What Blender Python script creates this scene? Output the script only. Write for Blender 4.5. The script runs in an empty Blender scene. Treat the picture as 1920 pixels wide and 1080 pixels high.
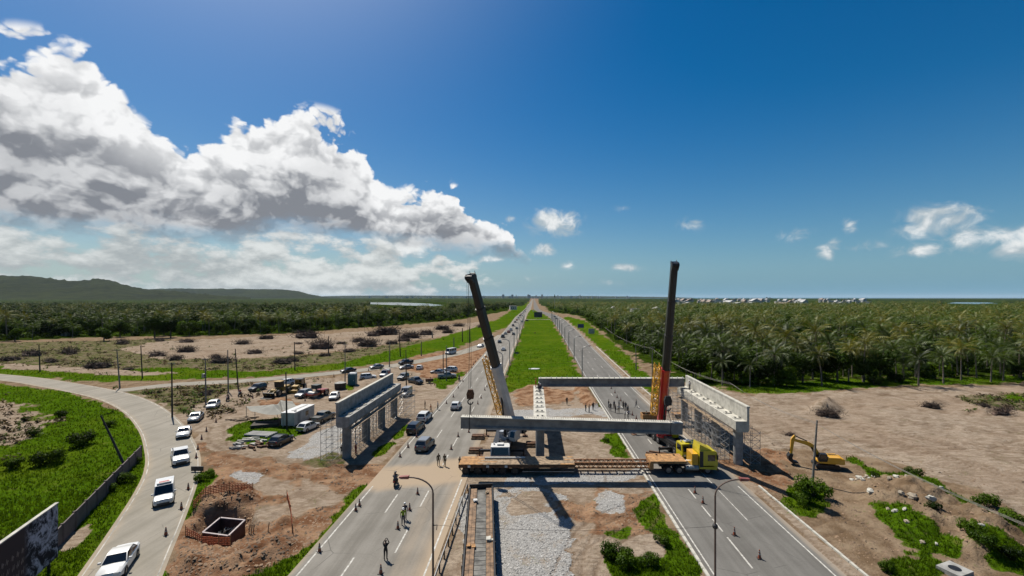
import bpy, bmesh, math, random
import numpy as np
from mathutils import Vector, Matrix
R = math.radians
S = bpy.context.scene
COL = S.collection
# ------------------------------------------------------------------ camera
FP, HC, CX, HY = 800.0, 23.0, 1000.0, 558.0        # focal length in 1920-px units, camera height, road vanishing point, horizon row
cam_d = bpy.data.cameras.new('camera'); cam = bpy.data.objects.new('camera', cam_d); COL.objects.link(cam)
cam.location = (0, 0, HC); cam.rotation_euler = (R(90), 0, 0)
cam_d.sensor_width = 36.0; cam_d.lens = 36.0 * FP / 1920.0
cam_d.shift_x = (960 - CX) / 1920.0; cam_d.shift_y = (HY - 540) / 1920.0
cam_d.clip_start = 0.5; cam_d.clip_end = 120000.0
S.camera = cam
def G(px, py, z=0.0):
    """ground point (or point at height z) seen at a photograph pixel"""
    d = (HC - z) * FP / (py - HY)
    return ((px - CX) * d / FP, d)
def AT(px, y, z=0.0):
    return Vector(((px - CX) * y / FP, y, z))
# ------------------------------------------------------------------ light
SUN = Vector((-0.45, 0.49, 1.0)).normalized()      # towards the sun
SUN_EL = math.asin(SUN.z); SUN_AZ = math.atan2(SUN.x, SUN.y)
sl = bpy.data.lights.new('sun', 'SUN'); so = bpy.data.objects.new('sun', sl); COL.objects.link(so)
sl.energy = 5.0; sl.angle = R(0.5); sl.color = (1.0, 0.935, 0.83)
so.rotation_euler = (-SUN).to_track_quat('-Z', 'Y').to_euler()
S.view_settings.view_transform = 'Standard'; S.view_settings.look = 'None'
EXPO = 0.56; S.view_settings.exposure = EXPO; S.view_settings.gamma = 1.0; S.view_settings.use_curve_mapping = False
S.cycles.max_bounces = 6; S.cycles.diffuse_bounces = 2; S.cycles.glossy_bounces = 2
S.cycles.transmission_bounces = 4; S.cycles.transparent_max_bounces = 6; S.cycles.volume_bounces = 0
S.cycles.use_denoising = True
try: S.cycles.denoiser = 'OPENIMAGEDENOISE'
except Exception: pass
SKY_STRENGTH = 0.0505
class NT:
    """small node-tree writer"""
    def __init__(s, nt): s.nt = nt; s.n = nt.nodes; s.l = nt.links
    def node(s, t, **kw):
        n = s.n.new(t)
        for k, v in kw.items(): setattr(n, k, v)
        return n
    def put(s, sock, v):
        if isinstance(v, bpy.types.NodeSocket): s.l.new(v, sock)
        elif v is not None: sock.default_value = v
    def m(s, op, a, b=None, c=None, clamp=False):
        n = s.node('ShaderNodeMath', operation=op, use_clamp=clamp); s.put(n.inputs[0], a)
        if b is not None: s.put(n.inputs[1], b)
        if c is not None: s.put(n.inputs[2], c)
        return n.outputs[0]
    def vm(s, op, a, b=None, scale=None):
        n = s.node('ShaderNodeVectorMath', operation=op); s.put(n.inputs[0], a)
        if b is not None: s.put(n.inputs[1], b)
        if scale is not None: s.put(n.inputs['Scale'], scale)
        return n.outputs['Vector']
    def sstep(s, x, lo, hi, a=0.0, b=1.0):
        n = s.node('ShaderNodeMapRange', interpolation_type='SMOOTHSTEP'); s.put(n.inputs[0], x)
        s.put(n.inputs[1], lo); s.put(n.inputs[2], hi); s.put(n.inputs[3], a); s.put(n.inputs[4], b)
        return n.outputs[0]
    def lin(s, x, lo, hi, a=0.0, b=1.0):
        n = s.node('ShaderNodeMapRange'); s.put(n.inputs[0], x)
        s.put(n.inputs[1], lo); s.put(n.inputs[2], hi); s.put(n.inputs[3], a); s.put(n.inputs[4], b)
        return n.outputs[0]
    def mix(s, f, a, b, mode='MIX'):
        n = s.node('ShaderNodeMix', data_type='RGBA', blend_type=mode); s.put(n.inputs[0], f)
        s.put(n.inputs[6], c4(a)); s.put(n.inputs[7], c4(b)); return n.outputs[2]
    def noise(s, vec, scale, detail=4, rough=0.55, dim='3D', dist=0.0, lac=2.0):
        n = s.node('ShaderNodeTexNoise', noise_dimensions=dim); s.put(n.inputs['Vector'], vec)
        n.inputs['Scale'].default_value = scale; n.inputs['Detail'].default_value = detail
        n.inputs['Roughness'].default_value = rough; n.inputs['Distortion'].default_value = dist
        n.inputs['Lacunarity'].default_value = lac
        return n
    def voro(s, vec, scale, dim='2D', feat='F1', smooth=0.3, rnd=1.0):
        n = s.node('ShaderNodeTexVoronoi', voronoi_dimensions=dim, feature=feat); s.put(n.inputs['Vector'], vec)
        n.inputs['Scale'].default_value = scale; n.inputs['Randomness'].default_value = rnd
        if feat == 'SMOOTH_F1': n.inputs['Smoothness'].default_value = smooth
        return n
    def curve(s, x, pts):
        n = s.node('ShaderNodeFloatCurve'); c = n.mapping.curves[0]
        n.mapping.extend = 'HORIZONTAL'
        c.points[0].location = pts[0]; c.points[1].location = pts[-1]
        for p in pts[1:-1]: c.points.new(*p)
        for p in c.points: p.handle_type = 'AUTO_CLAMPED'
        n.mapping.update(); s.put(n.inputs[1], x); n.inputs[0].default_value = 1.0
        return n.outputs[0]
    def comb(s, x, y, z=0.0):
        n = s.node('ShaderNodeCombineXYZ'); s.put(n.inputs[0], x); s.put(n.inputs[1], y); s.put(n.inputs[2], z); return n.outputs[0]
def c4(c):
    if isinstance(c, (tuple, list)) and len(c) == 3: return (*c, 1.0)
    return c
def build_world():
    w = bpy.data.worlds.new('World'); S.world = w; w.use_nodes = True
    w.cycles.sampling_method = 'MANUAL'; w.cycles.sample_map_resolution = 512
    w.node_tree.nodes.clear(); t = NT(w.node_tree)
    out = t.node('ShaderNodeOutputWorld'); bg = t.node('ShaderNodeBackground')
    bg.inputs['Strength'].default_value = SKY_STRENGTH; t.l.new(bg.outputs[0], out.inputs[0])
    sky = t.node('ShaderNodeTexSky', sky_type='NISHITA'); sky.sun_disc = False
    sky.sun_elevation = SUN_EL; sky.sun_rotation = SUN_AZ
    sky.altitude = 0; sky.air_density = 1.0; sky.dust_density = 0.5; sky.ozone_density = 2.5
    tc = t.node('ShaderNodeTexCoord'); D = tc.outputs['Generated']
    sp = t.node('ShaderNodeSeparateXYZ'); t.l.new(D, sp.inputs[0])
    az = t.m('ARCTAN2', sp.outputs[0], sp.outputs[1]); el = t.m('ARCSINE', sp.outputs[2])
    def ae(px, py):
        dx = (px - CX) / FP; return math.atan(dx), math.atan((HY - py) / FP / math.sqrt(1 + dx * dx))
    A0, A1, E1 = -1.7, 1.3, 0.8
    def prof(pts):
        r = []
        for p in pts:
            a, e = ae(*p); r.append(((a - A0) / (A1 - A0), e / E1))
        return r
    P = t.comb(az, t.m('MULTIPLY', el, 1.25))
    wn = t.noise(P, 7.0, 3, 0.5, '2D')
    Pw = t.vm('ADD', P, t.vm('SCALE', t.vm('SUBTRACT', wn.outputs['Color'], (0.5, 0.5, 0.5)), scale=0.05))
    wn2 = t.noise(P, 34.0, 4, 0.55, '2D')
    Pw = t.vm('ADD', Pw, t.vm('SCALE', t.vm('SUBTRACT', wn2.outputs['Color'], (0.5, 0.5, 0.5)), scale=0.016))
    def puff(vec):
        tot = None
        for sc, wt, sm in ((4.6, 0.42, .5), (10.0, 0.34, .35), (22.0, 0.19, .3), (50.0, 0.10, .25), (105.0, 0.05, .25)):
            v = t.voro(vec, sc, smooth=sm); x = t.m('MULTIPLY', t.m('SUBTRACT', 0.45, v.outputs['Distance']), wt)
            tot = x if tot is None else t.m('ADD', tot, x)
        return tot
    B0 = puff(Pw)
    Bs = puff(t.vm('ADD', Pw, (-0.004, 0.026, 0)))
    # --- the big cumulus: outline as a profile over azimuth
    x01 = t.lin(az, A0, A1)
    top = [(-2600, 480), (-1200, 330), (-500, 190), (-150, 118), (-40, 84), (20, 62), (60, 66), (100, 74), (140, 86), (180, 116), (215, 154), (238, 204), (290, 250), (340, 264),
           (400, 248), (430, 232), (447, 204), (520, 204), (600, 212), (650, 230), (684, 266), (700, 322), (735, 362), (780, 354), (830, 344),
           (870, 374), (915, 406), (960, 440), (982, 468), (1010, 520), (1060, 560), (2600, 560)]
    bot = [(-2600, 500), (-300, 440), (0, 425), (120, 430), (260, 436), (420, 452), (480, 440), (560, 432), (640, 440), (720, 452), (800, 462), (860, 470), (930, 476), (985, 480), (1040, 545), (2600, 545)]
    T = t.m('SUBTRACT', t.m('MULTIPLY', t.curve(x01, prof(top)), E1), 0.008); Bt = t.m('MULTIPLY', t.curve(x01, prof(bot)), E1)
    dtop = t.m('ADD', t.m('SUBTRACT', T, el), t.m('MULTIPLY', t.m('MINIMUM', B0, 0.16), 0.24))
    dtop = t.m('SUBTRACT', dtop, t.sstep(az, -0.01, 0.06, 0.0, 0.3))
    nb = t.noise(t.comb(az, t.m('MULTIPLY', el, 2.2)), 16.0, 5, 0.6, '2D').outputs[0]
    dbot = t.m('ADD', t.m('SUBTRACT', el, Bt), t.m('MULTIPLY', t.m('SUBTRACT', nb, 0.5), 0.05))
    aT = t.sstep(dtop, -0.005, 0.014); aB = t.sstep(dbot, -0.018, 0.034)
    alpha = t.m('MULTIPLY', t.m('MULTIPLY', aT, aB), t.sstep(t.m('SUBTRACT', T, el), -0.030, -0.012))
    rel = t.m('DIVIDE', t.m('SUBTRACT', el, Bt), t.m('MAXIMUM', t.m('SUBTRACT', T, Bt), 0.03))
    relief = t.m('SUBTRACT', B0, Bs)
    nl = t.noise(P, 5.5, 5, 0.55, '2D').outputs[0]
    reliefc = t.m('MAXIMUM', t.m('MINIMUM', relief, 0.09), -0.09)
    nsm = t.noise(P, 14.0, 6, 0.6, '2D').outputs[0]
    lit = t.m('ADD', t.m('ADD', t.m('MULTIPLY', t.m('MINIMUM', rel, 0.85), 0.92), t.m('MULTIPLY', reliefc, 2.8)), t.m('MULTIPLY', t.m('SUBTRACT', nl, 0.5), 0.5))
    lit = t.m('ADD', lit, t.sstep(dtop, 0.035, 0.0, 0.0, 0.2))
    lit = t.m('ADD', t.m('ADD', lit, t.m('MULTIPLY', B0, 0.45)), t.m('MULTIPLY', t.m('SUBTRACT', nsm, 0.5), 0.22))
    lit = t.lin(lit, 0.02, 0.95)
    lit = t.m('MAXIMUM', t.m('MINIMUM', lit, 1.0), 0.0)
    ccol = t.mix(lit, (0.23, 0.245, 0.275), (0.93, 0.935, 0.94))
    # --- low bank of thin bright cloud near the horizon on the left
    Pl = t.comb(az, t.m('MULTIPLY', el, 1.9))
    fl = t.noise(Pl, 10.0, 8, 0.60, '2D').outputs[0]
    fl2 = t.noise(t.vm('ADD', Pl, (-0.004, 0.022, 0)), 10.0, 6, 0.60, '2D').outputs[0]
    big = t.noise(t.comb(az, t.m('MULTIPLY', el, 3.5)), 3.2, 2, 0.5, '2D').outputs[0]
    win = t.m('MULTIPLY', t.sstep(az, -0.02, -0.34), t.sstep(el, 0.17, 0.05))
    lowd = t.m('SUBTRACT', t.m('ADD', t.m('ADD', fl, t.m('MULTIPLY', t.m('SUBTRACT', big, 0.5), 0.3)), t.m('MULTIPLY', win, 0.36)), 0.66)
    la = t.m('MULTIPLY', t.m('MULTIPLY', t.sstep(lowd, -0.03, 0.15), t.sstep(win, 0.0, 0.3)), 0.92)
    ls = t.sstep(t.m('ADD', t.m('MULTIPLY', t.m('SUBTRACT', fl, fl2), 2.2), t.m('MULTIPLY', t.m('SUBTRACT', big, 0.5), 1.2)), -0.5, 0.5)
    lcol = t.mix(ls, (0.40, 0.43, 0.44), (0.78, 0.80, 0.785))
    # --- small scattered clouds
    blobs = [(1043, 418, 46, 26, 1.0), (1020, 469, 24, 13, 1.0), (1065, 497, 18, 10, .8), (1176, 503, 32, 9, .75), (1296, 421, 26, 14, .7), (1552, 467, 26, 20, .72), (1498, 440, 44, 16, .5),
             (1592, 420, 20, 16, .68), (1620, 465, 44, 14, .52), (1760, 415, 78, 34, .95), (1730, 470, 60, 16, .75), (1840, 445, 90, 26, .85), (1905, 465, 60, 26, .8), (1960, 440, 90, 30, .8), (752, 462, 66, 24, 1.05), (955, 408, 12, 10, .55), (1010, 521, 40, 9, .5),
             (930, 487, 40, 9, .7), (1175, 390, 24, 8, .4), (1140, 530, 50, 7, .45)]
    sb = None
    for (px, py, rx, ry, wgt) in blobs:
        a, e = ae(px, py); a2, _ = ae(px + rx, py); _, e2 = ae(px, py - ry)
        q = t.m('ADD', t.m('POWER', t.m('MULTIPLY', t.m('SUBTRACT', az, a), 1 / (a2 - a)), 2.0), t.m('POWER', t.m('MULTIPLY', t.m('SUBTRACT', el, e), 1 / (e2 - e)), 2.0))
        g = t.m('MULTIPLY', t.m('EXPONENT', t.m('MULTIPLY', q, -0.9)), wgt)
        sb = g if sb is None else t.m('MAXIMUM', sb, g)
    fs = t.noise(t.comb(az, t.m('MULTIPLY', el, 1.3)), 24.0, 7, 0.6, '2D', dist=0.4).outputs[0]
    sd = t.m('ADD', sb, t.m('MULTIPLY', t.m('SUBTRACT', fs, 0.5), 1.5))
    sa = t.m('MULTIPLY', t.sstep(sd, 0.20, 0.95), t.sstep(sb, 0.03, 0.45, 0.0, 0.92))
    ss = t.sstep(t.m('ADD', sd, t.m('MULTIPLY', relief, 3.0)), 0.3, 1.1)
    scol = t.mix(ss, (0.45, 0.52, 0.56), (0.88, 0.89, 0.88))
    # thin milky haze at the horizon
    inv = 1.0 / (SKY_STRENGTH * 2 ** EXPO)
    def sc(c): return t.vm('SCALE', c, scale=inv)
    hs = t.node('ShaderNodeHueSaturation'); hs.inputs['Saturation'].default_value = 1.55; hs.inputs['Value'].default_value = 1.06; t.l.new(sky.outputs[0], hs.inputs['Color'])
    hz = t.m('EXPONENT', t.m('MULTIPLY', t.m('MAXIMUM', el, 0.0), -7.5))
    base = t.mix(hz, hs.outputs[0], sc(t.mix(t.sstep(az, 0.5, -0.7), (0.125, 0.325, 0.47), (0.36, 0.48, 0.51))))
    dt = t.node('ShaderNodeVectorMath', operation='DOT_PRODUCT'); t.l.new(D, dt.inputs[0]); dt.inputs[1].default_value = SUN
    glow = t.m('POWER', t.m('MAXIMUM', dt.outputs['Value'], 0.0), 15.0)      # aureole round the sun
    base = t.vm('ADD', base, t.vm('SCALE', (0.52, 0.51, 0.46), scale=t.m('MULTIPLY', glow, inv)))
    col = t.mix(sa, base, sc(scol))
    col = t.mix(la, col, sc(lcol))
    col = t.mix(alpha, col, sc(ccol))
    t.l.new(col, bg.inputs['Color'])
build_world()
# ------------------------------------------------------------------ materials
MATS = {}
ALB = 0.68                                          # keeps surface colours at real-world reflectances for this sun
def pm(name, col, rough=0.6, metal=0.0, var=0.12, scale=2.0, bump=0.0, bscale=20.0, col2=None, spec=0.5, coat=0.0, trans=0.0, detail=5):
    """procedural Principled material: base colour broken up by noise, optional fine relief"""
    if name in MATS: return MATS[name]
    col = tuple(c * ALB for c in col); col2 = tuple(c * ALB for c in col2) if col2 else None
    m = bpy.data.materials.new(name); m.use_nodes = True; t = NT(m.node_tree)
    b = t.n['Principled BSDF']; tc = t.node('ShaderNodeTexCoord'); O = tc.outputs['Object']
    n = t.noise(O, scale, detail, 0.6).outputs[0]
    c2 = col2 or tuple(c * (1 - 2.2 * var) for c in col)
    c1 = col if col2 else tuple(min(1.0, c * (1 + var)) for c in col)
    t.l.new(t.mix(t.sstep(n, 0.32, 0.68), c2, c1), b.inputs['Base Color'])
    b.inputs['Roughness'].default_value = rough; b.inputs['Metallic'].default_value = metal
    b.inputs['Specular IOR Level'].default_value = spec
    if coat: b.inputs['Coat Weight'].default_value = coat; b.inputs['Coat Roughness'].default_value = 0.08
    if bump:
        bn = t.node('ShaderNodeBump'); bn.inputs['Strength'].default_value = bump; bn.inputs['Distance'].default_value = 0.05
        t.l.new(t.noise(O, bscale, 4, 0.6).outputs[0], bn.inputs['Height']); t.l.new(bn.outputs[0], b.inputs['Normal'])
    MATS[name] = m; return m
def leafm(name, c1, c2, tr=0.35, scale=0.6, gloss=0.006):
    if name in MATS: return MATS[name]
    m = bpy.data.materials.new(name); m.use_nodes = True; t = NT(m.node_tree); t.n.remove(t.n['Principled BSDF'])
    out = t.n['Material Output']; tc = t.node('ShaderNodeTexCoord'); oi = t.node('ShaderNodeObjectInfo')
    n = t.noise(tc.outputs['Object'], scale, 4, 0.6).outputs[0]
    nb = t.noise(tc.outputs['Object'], 0.055, 3, 0.6).outputs[0]
    f = t.m('ADD', t.m('ADD', t.sstep(n, 0.3, 0.7), t.m('MULTIPLY', t.m('SUBTRACT', nb, 0.5), 1.6)), t.m('MULTIPLY', t.m('SUBTRACT', oi.outputs['Random'], 0.5), 0.9), clamp=True)
    col = t.mix(f, c2, c1)
    d = t.node('ShaderNodeBsdfDiffuse'); t.l.new(col, d.inputs[0])
    tl = t.node('ShaderNodeBsdfTranslucent'); t.l.new(t.mix(0.5, col, (c1[0] * 1.6, c1[1] * 1.5, c1[2] * .6)), tl.inputs[0])
    gl = t.node('ShaderNodeBsdfGlossy'); gl.inputs['Roughness'].default_value = 0.5; gl.inputs[0].default_value = (0.9, 0.95, 0.85, 1)
    a = t.node('ShaderNodeMixShader'); a.inputs[0].default_value = tr; t.l.new(d.outputs[0], a.inputs[1]); t.l.new(tl.outputs[0], a.inputs[2])
    e = t.node('ShaderNodeMixShader'); e.inputs[0].default_value = gloss; t.l.new(a.outputs[0], e.inputs[1]); t.l.new(gl.outputs[0], e.inputs[2])
    t.l.new(e.outputs[0], out.inputs[0]); MATS[name] = m; return m
def paint(name, col, metal=0.0, rough=0.32):
    return pm(name, col, rough, metal, var=0.05, scale=1.2, coat=0.5)
M_glass = pm('window_glass', (0.012, 0.015, 0.018), 0.08, 0, 0.1, 1.0, spec=0.8)
M_black = pm('black_rubber', (0.016, 0.016, 0.017), 0.75, 0, 0.15, 6)
M_plast = pm('dark_plastic', (0.03, 0.03, 0.032), 0.55, 0, 0.1, 4)
M_rim = pm('wheel_rim_metal', (0.35, 0.35, 0.36), 0.35, 0.8, 0.1, 6)
M_lampw = pm('headlight_lens', (0.75, 0.76, 0.74), 0.12, 0.2, 0.05, 9)
M_lampr = pm('tail_light_lens', (0.35, 0.015, 0.012), 0.2, 0, 0.1, 9)
M_plate = pm('number_plate_paint', (0.55, 0.56, 0.55), 0.4, 0, 0.1, 20)
M_conc = pm('concrete', (0.36, 0.355, 0.335), 0.85, 0, 0.14, 1.3, 0.25, 14)
M_concd = pm('concrete_fresh_grey_and_shade', (0.25, 0.255, 0.25), 0.85, 0, 0.14, 0.9, 0.25, 14)
M_concl = pm('concrete_pale', (0.56, 0.54, 0.47), 0.85, 0, 0.12, 1.1, 0.2, 14)
M_galv = pm('galvanised_steel', (0.42, 0.42, 0.41), 0.45, 0.6, 0.15, 5)
M_rust = pm('rusty_steel', (0.16, 0.075, 0.035), 0.85, 0.1, 0.25, 3, 0.2, 25)
M_wood = pm('weathered_timber', (0.36, 0.26, 0.165), 0.85, 0, 0.25, 2.2, 0.3, 18)
M_woodo = pm('orange_timber', (0.46, 0.24, 0.085), 0.8, 0, 0.2, 2.2, 0.2, 18)
M_pole = pm('grey_concrete_pole', (0.23, 0.215, 0.19), 0.85, 0, 0.2, 2.5)
M_poled = pm('dark_wood_pole', (0.06, 0.048, 0.038), 0.85, 0, 0.2, 2.5)
M_white = pm('white_paint', (0.72, 0.72, 0.70), 0.45, 0, 0.08, 2)
M_mark = pm('road_paint', (0.66, 0.65, 0.60), 0.85, 0, 0.2, 2.6, col2=(0.34, 0.32, 0.28))
M_yel = paint('machine_yellow', (0.80, 0.42, 0.015))
M_yelb = paint('truck_yellow', (0.68, 0.56, 0.01))
M_red = paint('crane_red', (0.66, 0.014, 0.024))
M_dark = pm('dark_steel', (0.028, 0.028, 0.03), 0.5, 0.3, 0.2, 3)
M_boomb = pm('black_boom_paint', (0.017, 0.018, 0.02), 0.4, 0.1, 0.15, 1.2)
M_boomw = paint('pale_grey_boom_paint', (0.50, 0.51, 0.53))
M_cone = pm('orange_cone_rubber', (0.34, 0.08, 0.03), 0.6, 0, 0.15, 12)
M_conew = pm('cone_white_band', (0.4, 0.38, 0.35), 0.6, 0, 0.1, 12)
# ------------------------------------------------------------------ mesh helpers
def frame_to(p0, p1, up=(0, 0, 1)):
    """4x4 whose local x runs from p0 to p1 (z as near 'up' as can be), origin p0"""
    p0 = Vector(p0); x = (Vector(p1) - p0).normalized(); u = Vector(up)
    if abs(x.dot(u)) > 0.995: u = Vector((1, 0, 0)) if abs(x.x) < 0.9 else Vector((0, 1, 0))
    y = u.cross(x).normalized(); z = x.cross(y)
    return Matrix(((x.x, y.x, z.x, p0.x), (x.y, y.y, z.y, p0.y), (x.z, y.z, z.z, p0.z), (0, 0, 0, 1)))
class MB:
    def __init__(s): s.v = []; s.f = []; s.mi = []; s.cur = 0
    def add(s, vs, fs, M=None):
        o = len(s.v)
        if M is not None: vs = [tuple(M @ Vector(p)) for p in vs]
        s.v += [tuple(p) for p in vs]
        for f in fs: s.f.append([i + o for i in f]); s.mi.append(s.cur)
        return s
    def box(s, x0, x1, y0, y1, z0, z1, M=None, taper=1.0, b=0.0):
        cx, cy = (x0 + x1) / 2, (y0 + y1) / 2
        def q(x, y, k): return (cx + (x - cx) * k, cy + (y - cy) * k)
        vs = [(x0, y0, z0), (x1, y0, z0), (x1, y1, z0), (x0, y1, z0)] + [(*q(x, y, taper), z1) for x, y in ((x0, y0), (x1, y0), (x1, y1), (x0, y1))]
        return s.add(vs, [(0, 3, 2, 1), (4, 5, 6, 7), (0, 1, 5, 4), (1, 2, 6, 5), (2, 3, 7, 6), (3, 0, 4, 7)], M)
    def bar(s, p0, p1, w, h, up=(0, 0, 1), M=None):
        F = frame_to(p0, p1, up); L = (Vector(p1) - Vector(p0)).length
        if M is not None: F = M @ F
        return s.box(0, L, -w / 2, w / 2, -h / 2, h / 2, F)
    def cyl(s, p0, p1, r0, r1=None, n=8, caps=True, M=None):
        r1 = r0 if r1 is None else r1
        F = frame_to(p0, p1); L = (Vector(p1) - Vector(p0)).length
        if M is not None: F = M @ F
        vs = []
        for x, r in ((0, r0), (L, r1)):
            for k in range(n): a = 2 * math.pi * k / n; vs.append((x, r * math.cos(a), r * math.sin(a)))
        fs = [(k, (k + 1) % n, n + (k + 1) % n, n + k) for k in range(n)]
        if caps: fs += [tuple(range(n))[::-1], tuple(range(n, 2 * n))]
        return s.add(vs, fs, F)
    def tube(s, pts, r, n=6):
        for a, b in zip(pts, pts[1:]): s.cyl(a, b, r, r, n, True)
        return s
    def prism(s, poly, y0, y1, M=None):
        """polygon in x,z extruded along y"""
        n = len(poly); vs = [(x, y0, z) for x, z in poly] + [(x, y1, z) for x, z in poly]
        fs = [(k, (k + 1) % n, n + (k + 1) % n, n + k) for k in range(n)] + [tuple(range(n))[::-1], tuple(range(n, 2 * n))]
        return s.add(vs, fs, M)
    def quad(s, a, b, c, d, M=None): return s.add([a, b, c, d], [(0, 1, 2, 3)], M)
    def slab(s, a, b, c, d, th, M=None):
        """thin quad with thickness along its normal"""
        a, b, c, d = map(Vector, (a, b, c, d)); n = (b - a).cross(d - a).normalized() * th
        vs = [a, b, c, d, a + n, b + n, c + n, d + n]
        return s.add(vs, [(0, 3, 2, 1), (4, 5, 6, 7), (0, 1, 5, 4), (1, 2, 6, 5), (2, 3, 7, 6), (3, 0, 4, 7)], M)
    def ball(s, c, r, sx=1, sy=1, sz=1, n=8, m=6, M=None, jit=0.0, rng=None):
        vs = []; fs = []
        for i in range(m + 1):
            th = math.pi * i / m
            for k in range(n):
                a = 2 * math.pi * k / n; j = 1 + (rng.uniform(-jit, jit) if rng and 0 < i < m else 0)
                vs.append((c[0] + r * sx * j * math.sin(th) * math.cos(a), c[1] + r * sy * j * math.sin(th) * math.sin(a), c[2] + r * sz * j * math.cos(th)))
        for i in range(m):
            for k in range(n): fs.append((i * n + k, (i + 1) * n + k, (i + 1) * n + (k + 1) % n, i * n + (k + 1) % n))
        return s.add(vs, fs, M)
    def mesh(s, name, mats, smooth=False):
        me = bpy.data.meshes.new(name); me.from_pydata(s.v, [], s.f)
        for m in (mats if isinstance(mats, (list, tuple)) else [mats]): me.materials.append(m)
        if len(me.materials) > 1: me.polygons.foreach_set('material_index', s.mi)
        bm = bmesh.new(); bm.from_mesh(me); bmesh.ops.remove_doubles(bm, verts=bm.verts, dist=1e-5)
        bmesh.ops.recalc_face_normals(bm, faces=bm.faces); bm.to_mesh(me); bm.free()
        if smooth: me.polygons.foreach_set('use_smooth', [True] * len(me.polygons)); 
        if smooth and smooth is not True:
            me.set_sharp_from_angle(angle=R(smooth))
        me.update(); return me
    def obj(s, name, mats, parent=None, smooth=False, loc=None, rz=0.0):
        return link(name, s.mesh(name, mats, smooth), parent, loc, rz)
def link(name, data, parent=None, loc=None, rz=0.0):
    o = bpy.data.objects.new(name, data); COL.objects.link(o)
    if parent: o.parent = parent
    if loc is not None: o.location = loc
    if rz: o.rotation_euler = (0, 0, rz)
    return o
def tag(o, label=None, cat=None, group=None, kind=None):
    if label: o['label'] = label
    if cat: o['category'] = cat
    if group: o['group'] = group
    if kind: o['kind'] = kind
    return o
def thing(name, label, cat, loc=(0, 0, 0), rz=0.0, group=None):
    o = link(name, None, None, loc, rz); o.empty_display_size = 0.2
    return tag(o, label, cat, group)
def children(o): return [c for c in bpy.data.objects if c.parent == o] if False else KIDS(o)
def KIDS(o): return list(o.children)
def copy_tree(o, parent=None):
    c = o.copy(); COL.objects.link(c); c.parent = parent
    for ch in list(o.children): copy_tree(ch, c)
    return c
_UC = None
def rod(name, p0, p1, r, mat, parent=None):
    """a straight tube that shares one cylinder mesh per material"""
    key = 'rod_' + mat.name
    me = bpy.data.meshes.get(key)
    if me is None: me = MB().cyl((0, 0, 0), (1, 0, 0), 1, 1, 6).mesh(key, mat)
    o = link(name, me, parent); F = frame_to(p0, p1); L = (Vector(p1) - Vector(p0)).length
    o.matrix_local = F @ Matrix.Diagonal((L, r, r, 1)); return o
ORD = ['first', 'second', 'third', 'fourth', 'fifth', 'sixth', 'seventh', 'eighth', 'ninth', 'tenth', 'eleventh', 'twelfth', 'thirteenth', 'fourteenth', 'fifteenth', 'sixteenth', 'seventeenth', 'eighteenth', 'nineteenth', 'twentieth', 'twenty-first', 'twenty-second', 'twenty-third', 'twenty-fourth', 'twenty-fifth', 'twenty-sixth', 'twenty-seventh', 'twenty-eighth', 'twenty-ninth', 'thirtieth']
def ordinal(k): return ORD[k] if k < 30 else ('thirty-' + ORD[k - 30] if k < 39 else 'fortieth' if k == 39 else 'forty-' + ORD[k - 40])
# numpy value-noise
def _hash(ix, iy, seed):
    h = (ix.astype(np.int64) * 374761393 + iy.astype(np.int64) * 668265263 + seed * 144665) & 0x7fffffff
    h = ((h ^ (h >> 13)) * 1274126177) & 0x7fffffff
    return ((h ^ (h >> 16)) & 0xffff) / 65535.0
def vnoise(x, y, seed=0):
    ix = np.floor(x); iy = np.floor(y); fx = x - ix; fy = y - iy
    fx = fx * fx * (3 - 2 * fx); fy = fy * fy * (3 - 2 * fy)
    a = _hash(ix, iy, seed); b = _hash(ix + 1, iy, seed); c = _hash(ix, iy + 1, seed); d = _hash(ix + 1, iy + 1, seed)
    return (a * (1 - fx) + b * fx) * (1 - fy) + (c * (1 - fx) + d * fx) * fy
def fbm(x, y, seed=0, oct=4, g=0.5):
    t = 0; amp = 1; n = 0
    for k in range(oct): t = t + amp * vnoise(x, y, seed + k * 17); n += amp; amp *= g; x = x * 2.03 + 5.1; y = y * 2.03 - 3.7
    return t / n
def sdist(X, Y, poly):
    """signed distance (positive inside) from points to a polygon"""
    d = np.full(X.shape, 1e18); ins = np.zeros(X.shape, bool); n = len(poly)
    for i in range(n):
        x0, y0 = poly[i]; x1, y1 = poly[(i + 1) % n]; ex, ey = x1 - x0, y1 - y0; L2 = ex * ex + ey * ey + 1e-12
        tt = np.clip(((X - x0) * ex + (Y - y0) * ey) / L2, 0, 1)
        d = np.minimum(d, (X - x0 - tt * ex) ** 2 + (Y - y0 - tt * ey) ** 2)
        c = ((y0 > Y) != (y1 > Y)) & (X < ex * (Y - y0) / (ey if abs(ey) > 1e-12 else 1e-12) + x0); ins ^= c
    d = np.sqrt(d); return np.where(ins, d, -d)
def smst(x, a, b):
    t = np.clip((x - a) / (b - a), 0, 1); return t * t * (3 - 2 * t)
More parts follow.
